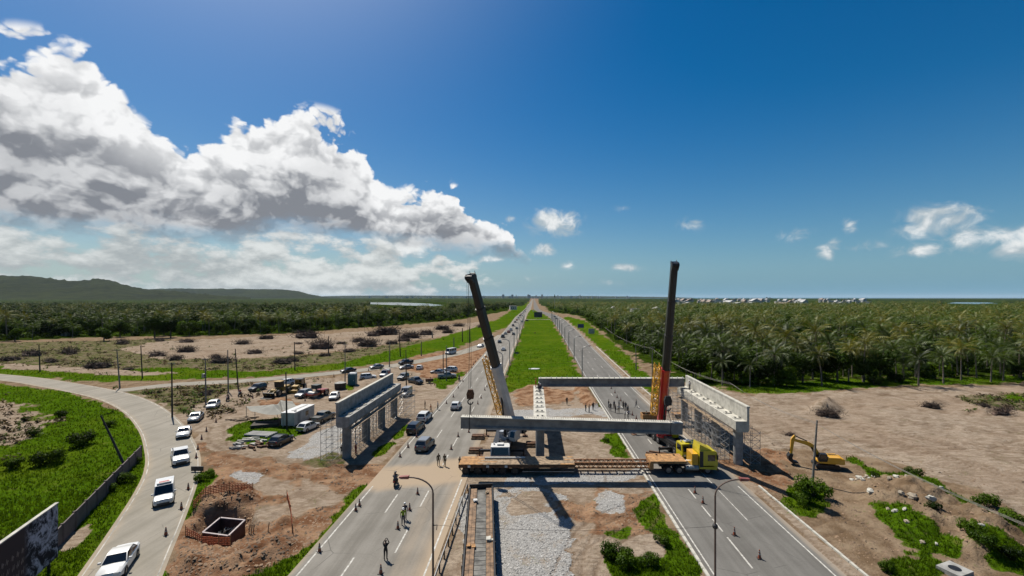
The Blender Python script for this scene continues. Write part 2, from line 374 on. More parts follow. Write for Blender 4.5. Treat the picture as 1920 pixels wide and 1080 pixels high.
# ------------------------------------------------------------------ roads as centre-line ribbons
def interp(D, pts): return np.interp(D, [p[0] for p in pts], [p[1] for p in pts])
LR_L = [(-80, -20.3), (380, -20.3), (500, -21.5), (836, -17), (30000, -17)]
LR_R = [(-80, -8.4), (450, -8.4), (657, -8.0), (836, -4.5), (30000, -4.5)]
RR_L = [(-80, 14.5), (110, 14.5), (200, 16.3), (300, 18), (438, 19.2), (520, 18.5), (594, 14.8), (700, 6), (836, 1), (30000, 1)]
RR_R = [(-80, 25.9), (110, 25.9), (200, 27.8), (300, 31), (438, 33), (520, 31.5), (600, 27), (720, 16), (836, 12), (30000, 12)]
def smooth_path(px_pts, n=60, z=0):
    P = [Vector((*G(*p), 0)) for p in px_pts]; P = [P[0] * 2 - P[1]] + P + [P[-1] * 2 - P[-2]]; out = []
    for i in range(1, len(P) - 2):
        a, b, c, d = P[i - 1:i + 3]
        for k in range(n // (len(P) - 3) + 1):
            t = k / (n // (len(P) - 3) + 1)
            out.append(0.5 * ((2 * b) + (c - a) * t + (2 * a - 5 * b + 4 * c - d) * t * t + (3 * b - a - 3 * c + d) * t ** 3))
    out.append(P[-2]); return out
SIDE_C = smooth_path([(-700, 672), (-250, 688), (0, 707), (110, 722), (205, 741), (262, 764), (300, 798), (320, 838), (325, 872), (313, 913), (277, 985), (225, 1080), (140, 1240), (60, 1420)], 150)
RAMP_C = smooth_path([(218, 733), (330, 721), (480, 712.5), (640, 698), (720, 688.5), (800, 674.5), (860, 662), (905, 648), (932, 636), (945, 628)], 90)
def half_side(p): return 2.75
def path_edges(C, hw):
    L, Rr = [], []
    for i, p in enumerate(C):
        t = (C[min(i + 1, len(C) - 1)] - C[max(i - 1, 0)]).normalized(); n = Vector((-t.y, t.x, 0)); h = hw(i / (len(C) - 1))
        L.append(p + n * h); Rr.append(p - n * h)
    return L, Rr
side_hw = lambda u: 3.0
ramp_hw = lambda u: 2.6 + 1.2 * u
SIDE_E = path_edges(SIDE_C, side_hw); RAMP_E = path_edges(RAMP_C, ramp_hw)
def poly_of(E): return [(p.x, p.y) for p in E[0]] + [(p.x, p.y) for p in reversed(E[1])]
# ------------------------------------------------------------------ terrain grid
rowsD = [-120, -80, -50, -30, -15, 0, 10, 18, 24, 28]
y = 1160.0
while y > 560.2: rowsD.append(HC * FP / (y - HY)); y -= 2.6 if y > 700 else (1.7 if y > 600 else 0.9)
rowsD += [9000, 11000, 14000, 20000, 30000, 60000]
rowsD = np.array(rowsD)
sl = np.concatenate([np.linspace(-6, -2.4, 8), np.linspace(-2.2, -1.45, 14), (np.arange(-140, 2060, 5.0) - CX) / FP, np.linspace(1.42, 2.2, 14), np.linspace(2.4, 6, 8)])
DD, SS = np.meshgrid(rowsD, sl, indexing='ij'); TX = SS * np.maximum(DD, 30); TY = DD.copy()
TX[DD < 30] *= 1.6
def P(*pts): return [G(*p) for p in pts]
def road_sd(X, Y):
    l = np.minimum(X - interp(Y, LR_L), interp(Y, LR_R) - X); r = np.minimum(X - interp(Y, RR_L), interp(Y, RR_R) - X)
    return np.maximum(np.maximum(l, r), np.maximum(sdist(X, Y, poly_of(SIDE_E)), sdist(X, Y, poly_of(RAMP_E))))
ZN = ['grass', 'sand', 'red', 'gravel', 'forest', 'scrub']
ZONES = [
    ('forest', P((1085, 592), (1180, 660), (1250, 704), (1320, 724), (1420, 733), (1560, 724), (1760, 716), (1950, 714), (2700, 712), (2700, 558.7), (1018, 558.7), (1020, 572), (1030, 584)), 3),
    ('forest', P((-900, 655), (0, 640), (180, 632), (420, 629), (560, 624), (700, 613), (850, 601), (950, 583), (985, 568), (995, 558.7), (-900, 558.7)), 4),
    ('grass', P((1330, 728), (1420, 738), (1500, 741), (1560, 733), (1700, 722), (1950, 718), (1950, 702), (1700, 706), (1500, 714), (1400, 722)), 2),
    ('scrub', P((-400, 700), (-400, 655), (0, 643), (300, 636), (500, 660), (480, 690), (0, 694)), 2),
    ('sand', P((220, 655), (300, 640), (600, 626), (760, 616), (905, 603), (930, 604), (900, 622), (760, 640), (640, 658), (430, 676), (300, 672)), 2),
    ('scrub', P((640, 660), (760, 642), (900, 624), (925, 612), (880, 640), (760, 662), (640, 684), (430, 700), (300, 690), (430, 678)), 1.5),
    ('grass', P((-300, 692), (0, 704), (200, 717), (480, 708), (640, 692), (780, 669), (860, 652), (950, 612), (985, 580), (992, 567), (982, 567), (930, 600), (880, 618), (760, 650), (640, 680), (480, 697), (330, 690), (200, 694), (0, 684)), 1.2),
    ('sand', P((0, 682), (120, 688), (220, 694), (330, 700), (280, 706), (130, 700), (0, 690)), 1),
    ('sand', P((225, 728), (300, 726), (480, 718), (640, 706), (860, 668), (942, 634), (935, 650), (880, 700), (800, 780), (690, 900), (600, 890), (400, 865), (360, 815), (320, 790), (290, 760)), 0.8),
    ('scrub', P((230, 731), (330, 726), (470, 719), (440, 732), (380, 755), (335, 775), (290, 752)), 1.2),
    ('red', P((775, 668), (870, 654), (936, 640), (915, 670), (880, 700), (800, 712), (770, 690)), 1.5),
    ('red', P((485, 752), (520, 745), (560, 756), (500, 768)), 1),
    ('grass', P((418, 806), (455, 792), (520, 785), (560, 800), (575, 812), (530, 826), (480, 838), (440, 824)), 0.6),
    ('grass', P((695, 858), (735, 822), (762, 797), (772, 795), (745, 826), (712, 858)), 0.4),
    ('grass', P((795, 712), (826, 706), (872, 697), (858, 712), (832, 730), (822, 728)), 0.5),
    ('grass', P((640, 722), (668, 720), (672, 730), (650, 732)), 0.4),
    ('gravel', P((545, 858), (600, 812), (628, 795), (652, 800), (640, 852), (600, 870)), 0.8),
    ('scrub', P((555, 868), (625, 850), (650, 862), (640, 878), (580, 882)), 0.8),
    ('red', P((372, 835), (470, 862), (600, 874), (720, 868), (880, 866), (880, 905), (690, 918), (480, 905), (400, 885)), 1.0),
    ('red', P((330, 965), (402, 886), (520, 895), (690, 905), (700, 925), (560, 1085), (290, 1085)), 0.7),
    ('sand', P((430, 905), (520, 900), (650, 910), (600, 960), (520, 990), (470, 930)), 2.6),
    ('gravel', P((420, 897), (450, 885), (486, 893), (470, 908), (440, 910)), 0.5),
    ('grass', P((350, 898), (366, 886), (402, 884), (396, 903), (352, 965), (322, 1030), (306, 1090), (276, 1090), (312, 985), (338, 930)), 0.45),
    ('grass', P((672, 912), (692, 908), (660, 955), (612, 1012), (545, 1092), (440, 1092), (560, 1045), (630, 975)), 0.5),
    ('grass', P((-400, 724), (0, 719), (130, 736), (232, 772), (276, 828), (280, 870), (262, 920), (160, 1100), (-400, 1200)), 0.5),
    ('sand', P((-100, 752), (40, 757), (95, 790), (70, 822), (10, 836), (-100, 838)), 2.0),
    ('sand', P((128, 1000), (180, 970), (170, 990), (120, 1030)), 0.5),
    ('grass', [(-8.0, 112), (14.2, 112), (18.5, 438), (14, 590), (0, 830), (-4, 830), (-8.2, 650), (-8.2, 300)], 1.0),
    ('grass', P((945, 742), (948, 708), (1000, 705), (990, 722), (965, 735)), 0.6),
    ('sand', [(-8.2, 20), (14.3, 20), (14.3, 113), (3, 116), (-6, 104), (-8.2, 92)], 1.0),
    ('red', P((1077, 727), (1098, 724), (1122, 752), (1112, 766), (1085, 752)), 0.5),
    ('gravel', P((955, 768), (1060, 766), (1142, 764), (1152, 777), (1050, 782), (955, 790)), 0.6),
    ('grass', P((1104, 724), (1110, 724), (1142, 764), (1132, 764)), 0.3),
    ('grass', P((1127, 812), (1166, 812), (1185, 858), (1150, 858)), 0.3),
    ('gravel', P((868, 925), (930, 915), (1008, 916), (1055, 926), (1082, 1000), (1072, 1072), (1040, 1100), (865, 1100)), 0.5),
    ('gravel', P((950, 892), (1120, 888), (1230, 876), (1225, 890), (1100, 905), (950, 908)), 0.6),
    ('red', P((1072, 950), (1120, 925), (1210, 922), (1238, 990), (1150, 1002), (1090, 1015)), 2.0),
    ('red', P((955, 735), (1000, 722), (1075, 735), (1060, 760), (970, 762)), 2.0),
    ('gravel', P((1110, 935), (1140, 922), (1166, 932), (1150, 958), (1124, 955)), 0.5),
    ('sand', P((935, 925), (1030, 925), (1020, 955), (960, 960)), 0.8),
    ('grass', P((1202, 940), (1226, 928), (1330, 1095), (1150, 1095), (1124, 1050), (1140, 1018), (1180, 1040), (1246, 1048), (1236, 1010), (1212, 985)), 0.35),
    ('grass', P((1136, 1000), (1170, 992), (1175, 1010), (1140, 1012)), 0.5),
    ('grass', [(28.5, 60), (33, 112), (36, 150), (45, 300), (52, 430), (40, 520), (34, 470), (33, 300), (30, 180), (28, 120)], 0.8),
    ('sand', [(25.9, 20), (27.4, 20), (27.6, 120), (29.5, 200), (34.5, 430), (33, 430), (28, 200), (25.9, 110)], 0.4),
    ('sand', P((1210, 740), (1285, 735), (1330, 725), (1400, 742), (1500, 737), (1700, 727), (1920, 724), (2500, 724), (2500, 990), (1920, 966), (1800, 908), (1690, 872), (1600, 852), (1480, 838), (1400, 880), (1330, 870)), 1.5),
    ('scrub', P((1800, 745), (1920, 735), (2000, 740), (1950, 775), (1830, 770)), 1.5),
    ('red', P((1345, 868), (1420, 845), (1470, 845), (1490, 905), (1462, 928), (1400, 895)), 0.8),
    ('grass', P((1457, 935), (1480, 912), (1545, 906), (1562, 935), (1548, 962), (1490, 968)), 0.4),
    ('grass', P((1580, 862), (1600, 858), (1660, 886), (1700, 888), (1760, 905), (1850, 955), (1910, 985), (1925, 1010), (1850, 975), (1740, 925), (1680, 912), (1630, 892)), 0.5),
    ('grass', P((1625, 945), (1680, 965), (1740, 1000), (1800, 1030), (1795, 1050), (1730, 1030), (1650, 985)), 0.6),
    ('grass', P((1680, 1040), (1740, 1038), (1800, 1065), (1780, 1100), (1690, 1100)), 0.5),
    ('grass', P((1800, 1010), (1860, 1010), (1960, 1060), (1960, 1100), (1850, 1070)), 0.6),
    ('grass', P((1885, 742), (1915, 735), (1920, 752), (1890, 758)), 1)]
def zone_weights(X, Y):
    W = {k: np.zeros(X.shape) for k in ZN}
    nz = (fbm(X * 0.35, Y * 0.35, 3) - 0.5); nz2 = (fbm(X * 0.05, Y * 0.05, 9) - 0.5)
    for k, poly, soft in ZONES:
        sc = np.clip(Y / 60.0, 0.6, 6)
        m = smst(sdist(X, Y, poly) + nz * (2.0 + 3.0 * soft) + nz2 * 3.0 * soft * (sc > 2), -0.6 * soft, 0.6 * soft)
        for q in ZN: W[q] = W[q] * (1 - m)
        W[k] = W[k] + m
    return W
TRACKS = [[(1405, 815), (1470, 800), (1600, 792), (1760, 800), (1950, 812)], [(1420, 770), (1520, 790), (1650, 806), (1800, 836), (1950, 850)], [(1390, 760), (1450, 755), (1600, 760), (1780, 772), (1950, 780)], [(1415, 850), (1520, 830), (1640, 826), (1800, 868), (1950, 905)], [(1440, 745), (1600, 742), (1750, 738), (1950, 742)], [(1560, 845), (1680, 842), (1800, 838), (1950, 830)],
    [(380, 835), (470, 862), (600, 880), (740, 886), (880, 884)], [(395, 850), (500, 880), (640, 892), (780, 893)], [(400, 870), (520, 868), (640, 872), (760, 878)], [(405, 800), (420, 840), (520, 868), (620, 878)], [(330, 800), (400, 772), (480, 742), (560, 722), (660, 706)], [(345, 812), (410, 782), (490, 752), (580, 748), (650, 745)],
    [(1060, 1080), (1090, 1010), (1130, 975), (1205, 945)], [(1085, 1090), (1120, 1030), (1200, 985), (1225, 960)], [(1050, 815), (1080, 830), (1110, 855), (1120, 900)], [(1520, 1000), (1600, 985), (1660, 1040), (1700, 1085)], [(1440, 925), (1500, 985), (1580, 1050), (1620, 1085)], [(300, 660), (450, 655), (600, 640), (800, 622)], [(380, 668), (520, 655), (700, 640), (880, 612)], [(1400, 880), (1450, 900), (1520, 940), (1600, 975)]]
def seg_d(X, Y, pts):
    d = np.full(X.shape, 1e18)
    for (x0, y0), (x1, y1) in zip(pts, pts[1:]):
        ex, ey = x1 - x0, y1 - y0; tt = np.clip(((X - x0) * ex + (Y - y0) * ey) / (ex * ex + ey * ey), 0, 1); d = np.minimum(d, (X - x0 - tt * ex) ** 2 + (Y - y0 - tt * ey) ** 2)
    return np.sqrt(d)
TRK = [[(p.x, p.y) for p in smooth_path(t, 24)] for t in TRACKS]
def ruts(X, Y):
    w = 1.2 * (fbm(X * .15, Y * .15, 71) - .5); o = np.zeros(X.shape)
    for t in TRK:
        d = seg_d(X, Y, t) + w; hw = np.clip(Y / 220.0, .22, .8); o = np.maximum(o, smst(-np.abs(np.abs(d) - .95), -hw, -hw * .3))
    return o
def height(X, Y):
    W = zone_weights(X, Y); near = smst(-Y, -330, -230)
    rsd = road_sd(X, Y); away = smst(-rsd, 0.4 + np.maximum(Y, 0) / 110, 3.0 + np.maximum(Y, 0) / 45)
    z = 0.10 * (fbm(X * 0.5, Y * 0.5, 21) - 0.45) * near * away
    z = z + W['red'] * away * near * (0.9 * np.abs(fbm(X * 0.28, Y * 0.28, 31) - 0.5) + 0.42 * (fbm(X * 1.1, Y * 1.1, 33) - 0.5))
    z = z + W['sand'] * away * near * 0.12 * (fbm(X * 0.9, Y * 0.25, 35) - 0.5)
    z = z + W['sand'] * away * near * np.where(X > 31, 0.7 * (fbm(X * 0.085, Y * 0.085, 51) - 0.5) + 0.25 * (fbm(X * .4, Y * .3, 53) - .5), 0.0)
    z = z + (W['sand'] + W['scrub']) * away * near * np.where((X < -25) & (Y > 112), 1.1 * np.maximum(fbm(X * 0.11, Y * 0.07, 57) - 0.48, 0) + 0.5 * (fbm(X * .4, Y * .2, 58) - .5), 0.0)
    z = z + W['gravel'] * 0.06 * away
    z = z - 0.10 * ruts(X, Y) * away
    def mound(poly, h, soft, f=0.5, seed=41):
        m = smst(sdist(X, Y, poly), -soft * 0.2, soft); return m * h * (0.35 + 1.3 * (fbm(X * f, Y * f, seed) - 0.1) + 0.5 * (fbm(X * f * 3, Y * f * 3, seed + 3) - 0.5))
    z = z + mound(P((1585, 905), (1650, 890), (1740, 905), (1840, 955), (1950, 1010), (1960, 1075), (1830, 1060), (1720, 1015), (1640, 965)), 1.5, 3.2)
    z = z + mound(P((352, 968), (372, 925), (420, 904), (478, 912), (492, 942), (440, 955)), 1.5, 2.0, 0.9)
    z = z + mound(P((310, 1085), (335, 1010), (360, 1030), (430, 1046), (520, 1000), (560, 1020), (480, 1085)), 0.9, 2.0, 0.9)
    z = z + mound(P((500, 965), (545, 945), (560, 985), (520, 1005)), 0.7, 1.4, 0.9)
    hole = smst(sdist(X, Y, P((352, 992), (378, 962), (412, 950), (480, 955), (486, 985), (452, 1012), (425, 1032), (372, 1020))), 0.0, 1.0)
    z = z - hole * 1.5
    z = z + mound(P((1500, 775), (1530, 752), (1560, 748), (1585, 768), (1560, 782)), 2.0, 3.0, 0.6)
    z = z + mound(P((1800, 765), (1880, 752), (1910, 765), (1850, 778)), 1.0, 3.0, 0.6)
    z = z + mound(P((1720, 752), (1770, 748), (1780, 760), (1730, 765)), 1.0, 2.6, 0.6)
    z = z + mound(P((1072, 724), (1100, 724), (1126, 762), (1108, 768)), 0.9, 1.0, 0.9)
    z = np.where(rsd > 0.25, -0.12, np.where(rsd > -0.3, np.minimum(z, -0.005), z))
    z = np.where(Y > 335, np.where(rsd > -2, -0.15, -0.02), z)
    flat = np.zeros(X.shape)                                         # keep the ground level under the machines
    for (x0, x1, d0, d1) in ((-11, 30, 50.5, 60), (-7, 1, 58, 74), (15, 28, 59, 76), (-8.3, -2.5, 30, 50)):
        flat = np.maximum(flat, smst(np.minimum(np.minimum(X - x0, x1 - X), np.minimum(Y - d0, d1 - Y)), -1.0, 0.3))
    z = np.where(flat > 0, z * (1 - flat) - 0.03 * flat, z)
    return z, W
TZ, TW = height(TX, TY)
def zat(x, y): return float(height(np.array([float(x)]), np.array([float(y)]))[0][0])
def grid_mesh(name, X, Y, Z):
    nr, nc = X.shape; me = bpy.data.meshes.new(name)
    v = np.stack([X, Y, Z], -1).reshape(-1, 3); i = np.arange(nr * nc).reshape(nr, nc)
    f = np.stack([i[:-1, :-1], i[:-1, 1:], i[1:, 1:], i[1:, :-1]], -1).reshape(-1, 4)
    me.vertices.add(len(v)); me.vertices.foreach_set('co', v.ravel()); me.loops.add(f.size); me.loops.foreach_set('vertex_index', f.ravel())
    me.polygons.add(len(f)); me.polygons.foreach_set('loop_start', np.arange(0, f.size, 4)); me.polygons.foreach_set('loop_total', np.full(len(f), 4))
    me.update(calc_edges=True); me.polygons.foreach_set('use_smooth', [True] * len(f)); return me
def attr(me, name, a):
    at = me.attributes.new(name, 'FLOAT', 'POINT'); at.data.foreach_set('value', a.ravel().astype(np.float32))
gm = grid_mesh('ground', TX, TY, TZ)
for k in ZN: attr(gm, k, TW[k])
attr(gm, 'rut', ruts(TX, TY) * (TY > 20) * (TY < 300))
def ground_mat():
    m = bpy.data.materials.new('ground_surface'); m.use_nodes = True; t = NT(m.node_tree); b = t.n['Principled BSDF']
    O = t.node('ShaderNodeTexCoord').outputs['Object']
    def A(n): a = t.node('ShaderNodeAttribute', attribute_name=n); return a.outputs['Fac']
    n_s = t.noise(O, 2.6, 6, 0.65).outputs[0]; n_m = t.noise(O, 0.42, 6, 0.62).outputs[0]; n_l = t.noise(O, 0.06, 4, 0.6).outputs[0]; n_t = t.noise(O, 9.0, 4, 0.7).outputs[0]
    mp = t.node('ShaderNodeMapping'); mp.inputs['Rotation'].default_value = (0, 0, 0.25); mp.inputs['Scale'].default_value = (0.22, 0.5, 1.0); t.l.new(O, mp.inputs[0])
    trk = t.noise(mp.outputs[0], 1.1, 6, 0.65, dist=2.4).outputs[0]
    mp2 = t.node('ShaderNodeMapping'); mp2.inputs['Rotation'].default_value = (0, 0, -0.5); mp2.inputs['Scale'].default_value = (0.10, 0.8, 1.0); t.l.new(O, mp2.inputs[0])
    trk2 = t.noise(mp2.outputs[0], 0.8, 6, 0.7, dist=3.5).outputs[0]
    soil = t.mix(t.sstep(n_m, 0.35, 0.65), (0.17, 0.115, 0.07), (0.29, 0.215, 0.145))
    sand = t.mix(t.sstep(t.m('ADD', t.m('MULTIPLY', trk, 0.65), t.m('MULTIPLY', n_s, 0.35)), 0.36, 0.62), (0.225, 0.172, 0.124), (0.405, 0.330, 0.255))
    sand = t.mix(t.sstep(n_l, 0.42, 0.68, 0.0, 0.4), sand, (0.30, 0.215, 0.15))
    sand = t.mix(t.sstep(trk2, 0.54, 0.64, 0.0, 0.55), sand, (0.215, 0.150, 0.105))
    sand = t.mix(t.sstep(n_t, 0.58, 0.8, 0.0, 0.5), sand, (0.20, 0.145, 0.10))
    sand = t.mix(t.sstep(n_m, 0.52, 0.70, 0.0, 0.55), sand, (0.155, 0.112, 0.072))
    n_k = t.noise(O, 0.17, 6, 0.7, dist=1.0).outputs[0]
    sand = t.mix(t.sstep(n_k, 0.50, 0.66, 0.0, 0.6), sand, (0.185, 0.130, 0.090))
    sand = t.mix(t.sstep(n_k, 0.42, 0.30, 0.0, 0.5), sand, (0.40, 0.335, 0.265))
    red = t.mix(t.sstep(n_m, 0.35, 0.62), (0.155, 0.076, 0.040), (0.350, 0.222, 0.138))
    red = t.mix(t.sstep(n_s, 0.5, 0.75, 0.0, 0.5), red, (0.29, 0.118, 0.060))
    grav = t.mix(t.sstep(n_t, 0.35, 0.65), (0.24, 0.235, 0.225), (0.50, 0.49, 0.47))
    grav = t.mix(t.sstep(n_m, 0.5, 0.72, 0.0, 0.7), grav, (0.31, 0.245, 0.18))
    gr = t.mix(t.sstep(t.m('ADD', t.m('MULTIPLY', n_s, 0.5), t.m('MULTIPLY', n_m, 0.5)), 0.36, 0.64), (0.028, 0.060, 0.003), (0.082, 0.158, 0.005))
    gr = t.mix(t.sstep(n_l, 0.45, 0.7, 0.0, 0.6), gr, (0.115, 0.150, 0.010))
    gr = t.mix(t.sstep(n_m, 0.56, 0.72, 0.0, 0.6), gr, (0.12, 0.10, 0.035))
    fo = t.mix(t.sstep(n_m, 0.4, 0.65), (0.014, 0.026, 0.003), (0.045, 0.075, 0.006))
    scr = t.mix(t.sstep(n_m, 0.38, 0.62), (0.075, 0.095, 0.022), (0.20, 0.155, 0.105))
    scr = t.mix(t.sstep(n_s, 0.5, 0.7, 0.0, 0.6), scr, (0.10, 0.075, 0.055))
    brk = t.m('MULTIPLY', t.m('SUBTRACT', t.m('ADD', t.m('MULTIPLY', n_s, 0.6), t.m('MULTIPLY', n_m, 0.4)), 0.5), 2.6)
    col = soil
    for nm, c, k in (('scrub', scr, 1.0), ('forest', fo, 1.0), ('sand', sand, 1.0), ('red', red, 1.0), ('gravel', grav, 1.0), ('grass', gr, 1.3)):
        col = t.mix(t.sstep(t.m('ADD', A(nm), t.m('MULTIPLY', brk, k * 1.0)), 0.26, 0.74), col, c)
    col = t.mix(t.m('MULTIPLY', A('rut'), t.sstep(n_m, 0.3, 0.6, 0.15, 0.6)), col, (0.15, 0.10, 0.065))
    col = t.vm('SCALE', col, scale=ALB)
    t.l.new(col, b.inputs['Base Color']); b.inputs['Roughness'].default_value = 1.0; b.inputs['Specular IOR Level'].default_value = 0.0
    bp = t.node('ShaderNodeBump'); bp.inputs['Strength'].default_value = 1.0; bp.inputs['Distance'].default_value = 0.22
    t.l.new(t.m('ADD', t.m('MULTIPLY', n_s, 0.8), t.m('MULTIPLY', n_t, 0.35)), bp.inputs['Height']); t.l.new(bp.outputs[0], b.inputs['Normal'])
    return m
gm.materials.append(ground_mat())
tag(link('ground', gm), 'bare sandy and grassy ground around the highway works', kind='structure')
# ------------------------------------------------------------------ road surfaces
def road_mat(name, c1, c2, dustc):
    m = bpy.data.materials.new(name); m.use_nodes = True; t = NT(m.node_tree); b = t.n['Principled BSDF']
    O = t.node('ShaderNodeTexCoord').outputs['Object']
    mp = t.node('ShaderNodeMapping'); mp.inputs['Scale'].default_value = (0.8, 0.03, 1.0); t.l.new(O, mp.inputs[0])
    st = t.noise(mp.outputs[0], 1.0, 5, 0.6).outputs[0]; pt = t.noise(O, 0.22, 5, 0.6).outputs[0]; fi = t.noise(O, 6.0, 3, 0.7).outputs[0]
    f = t.m('ADD', t.m('ADD', t.m('MULTIPLY', st, 0.5), t.m('MULTIPLY', pt, 0.35)), t.m('MULTIPLY', fi, 0.15))
    col = t.mix(t.sstep(f, 0.35, 0.65), c1, c2)
    du = t.node('ShaderNodeAttribute', attribute_name='dust').outputs['Fac']
    col = t.mix(t.sstep(t.m('ADD', du, t.m('MULTIPLY', t.m('SUBTRACT', f, 0.5), 0.9)), 0.2, 0.95), col, dustc)
    cr = t.voro(O, 0.16, dim='2D', feat='DISTANCE_TO_EDGE'); crk = t.sstep(cr.outputs['Distance'], 0.010, 0.002, 0.0, 0.5)
    col = t.mix(t.m('MULTIPLY', crk, t.sstep(pt, 0.45, 0.6)), col, (0.06, 0.058, 0.055))
    col = t.vm('SCALE', col, scale=ALB)
    t.l.new(col, b.inputs['Base Color']); b.inputs['Roughness'].default_value = 0.92; b.inputs['Specular IOR Level'].default_value = 0.08
    bp = t.node('ShaderNodeBump'); bp.inputs['Strength'].default_value = 0.25; bp.inputs['Distance'].default_value = 0.02
    t.l.new(t.noise(O, 30, 2).outputs[0], bp.inputs['Height']); t.l.new(bp.outputs[0], b.inputs['Normal'])
    return m
M_asph = road_mat('worn_asphalt', (0.185, 0.172, 0.150), (0.285, 0.268, 0.238), (0.40, 0.315, 0.225))
M_asphr = road_mat('dark_asphalt', (0.135, 0.129, 0.118), (0.205, 0.197, 0.182), (0.37, 0.305, 0.235))
M_croad = road_mat('pale_dusty_road', (0.245, 0.225, 0.185), (0.35, 0.322, 0.272), (0.41, 0.33, 0.235))
def ribbon(name, L, Rr, z, mat, dustf, nc=16, label=None):
    n = len(L); X = np.zeros((n, nc + 1)); Y = np.zeros((n, nc + 1))
    for j in range(nc + 1):
        u = j / nc; X[:, j] = [a.x * (1 - u) + b.x * u for a, b in zip(L, Rr)]; Y[:, j] = [a.y * (1 - u) + b.y * u for a, b in zip(L, Rr)]
    Z = np.full(X.shape, z); me = grid_mesh(name, X, Y, Z); U = np.tile(np.linspace(0, 1, nc + 1), (n, 1))
    attr(me, 'dust', dustf(X, Y, U)); me.materials.append(mat)
    bm = bmesh.new(); bm.from_mesh(me); bmesh.ops.recalc_face_normals(bm, faces=bm.faces)
    if bm.faces and sum(f.normal.z for f in bm.faces) < 0: bmesh.ops.reverse_faces(bm, faces=bm.faces)
    bm.to_mesh(me); bm.free()
    return tag(link(name, me), label, kind='structure')
Ds = np.concatenate([np.arange(-80, 20, 8), np.arange(20, 110, 0.8), np.geomspace(110, 6000, 90)])
def mk(pts, dx=0): return [Vector((float(interp(d, pts)) + dx, float(d), 0)) for d in Ds]
def dustL(X, Y, U):
    q = smst(np.abs(Y - 56 - (X + 14) * 0.25 + 3 * (fbm(X * .2, Y * .2, 5) - .5)), 6.0, 1.5) * 0.95
    e = smst(U, 0.80, 1.0) * 0.55 + smst(-U, -0.06, 0.0) * 0.5 + smst(U, 0.55, 0.9) * smst(-Y, -75, -30) * 0.32
    lane = 0.36 * smst(np.abs(X + 11.5 + (Y - 40) * .03), 1.6, .3) * smst(-Y, -62, -45)
    return np.clip(np.maximum(np.maximum(q, e), lane) + 0.12, 0, 1)
def dustR(X, Y, U):
    q = smst(np.abs(Y - 57), 5, 1) * 0.35 + smst(U, 0.7, 1.0) * smst(-np.abs(Y - 85), -30, -8) * 0.9
    return np.clip(np.maximum(q, smst(U, 0.90, 1.0) * 0.7 + smst(-U, -0.05, 0) * .4), 0, 1)
ribbon('highway_carriageway_left', mk(LR_L), mk(LR_R), 0.02, M_asph, dustL, 30, 'worn grey carriageway with queueing traffic')
ribbon('highway_carriageway_right', mk(RR_L), mk(RR_R), 0.02, M_asphr, dustR, 30, 'darker empty carriageway under the new girder')
ribbon('side_road', *SIDE_E, 0.016, M_croad, lambda X, Y, U: np.clip(0.15 + smst(U, .75, 1) * .5 + smst(-U, -.2, 0) * .4 + smst(X, -52, -44) * smst(Y, 56, 70) * .8, 0, 1), 12, 'pale curving side road with a queue of cars')
ribbon('ramp_road', *RAMP_E, 0.012, M_croad, lambda X, Y, U: np.clip(0.12 + 0.3 * smst(U, .8, 1) + 0 * X, 0, 1), 8, 'pale ramp road joining the highway')
cross = MB(); cross.box(-8.4, 17.5, 446, 452, -0.02, 0.012); tag(cross.obj('median_crossing_road', M_croad), 'pale road crossing the grass median far off', kind='structure')
# painted markings, 4 mm above the surface
def strip(x0f, d0, d1, w, z, nseg=None):
    mb = MB(); nseg = nseg or max(1, int((d1 - d0) / 20)); ds = np.linspace(d0, d1, nseg + 1)
    for a, b in zip(ds, ds[1:]):
        xa, xb = float(x0f(a)), float(x0f(b)); mb.quad((xa - w / 2, a, z), (xa + w / 2, a, z), (xb + w / 2, b, z), (xb - w / 2, b, z))
    return mb
def mk_mark(name, mb): return tag(mb.obj(name, M_mark), kind='structure')
mk_mark('edge_line', strip(lambda d: interp(d, LR_L) + 0.75, -20, 52, 0.15, 0.0245)); mk_mark('edge_line', strip(lambda d: interp(d, LR_L) + 0.75, 62, 500, 0.15, 0.0245))
mk_mark('edge_line', strip(lambda d: interp(d, LR_R) - 0.65, -20, 54, 0.15, 0.0245)); mk_mark('edge_line', strip(lambda d: interp(d, LR_R) - 0.65, 95, 500, 0.14, 0.0245))
mk_mark('edge_line', strip(lambda d: interp(d, RR_L) + 0.5, -20, 500, 0.13, 0.0245)); mk_mark('edge_line', strip(lambda d: interp(d, RR_R) - 0.95, -20, 52, 0.14, 0.0245)); mk_mark('edge_line', strip(lambda d: interp(d, RR_R) - 0.95, 62, 500, 0.14, 0.0245))
mk_mark('lane_line', strip(lambda d: 22.1 + 0 * d, 44, 60, 0.09, 0.0245))
def dashes(xf, starts, ln, w):
    for d in starts:
        me = bpy.data.meshes.get('dash_%g_%g' % (ln, w)) or MB().quad((-w / 2, 0, 0), (w / 2, 0, 0), (w / 2, ln, 0), (-w / 2, ln, 0)).mesh('dash_%g_%g' % (ln, w), M_mark)
        o = link('lane_dash', me, None, (float(xf(d)), d, 0.0245)); tag(o, kind='structure')
dashes(lambda d: interp(d, LR_R) - 4.05, [28.5, 38.4, 46.9, 58.5, 66, 74, 86, 98, 110, 122, 134, 148, 160, 174, 190, 206], 3.9, 0.15)
dashes(lambda d: interp(d, LR_L) + 4.45, [33.5, 45.6, 70, 82, 94, 106, 118, 130, 142, 156, 170, 186, 204], 4.2, 0.15)
dashes(lambda d: interp(d, RR_L) + 4.1, [32.8, 36.2, 38.5, 41.9, 44.7, 48.8, 58.0, 67, 74.2, 78.5, 83, 88, 100, 112, 124, 136, 150, 166, 184, 204], 2.4, 0.16)
dashes(lambda d: interp(d, RR_L) + 7.6, [64, 76, 88, 100, 112, 124, 140, 158, 178, 200], 3.5, 0.12)
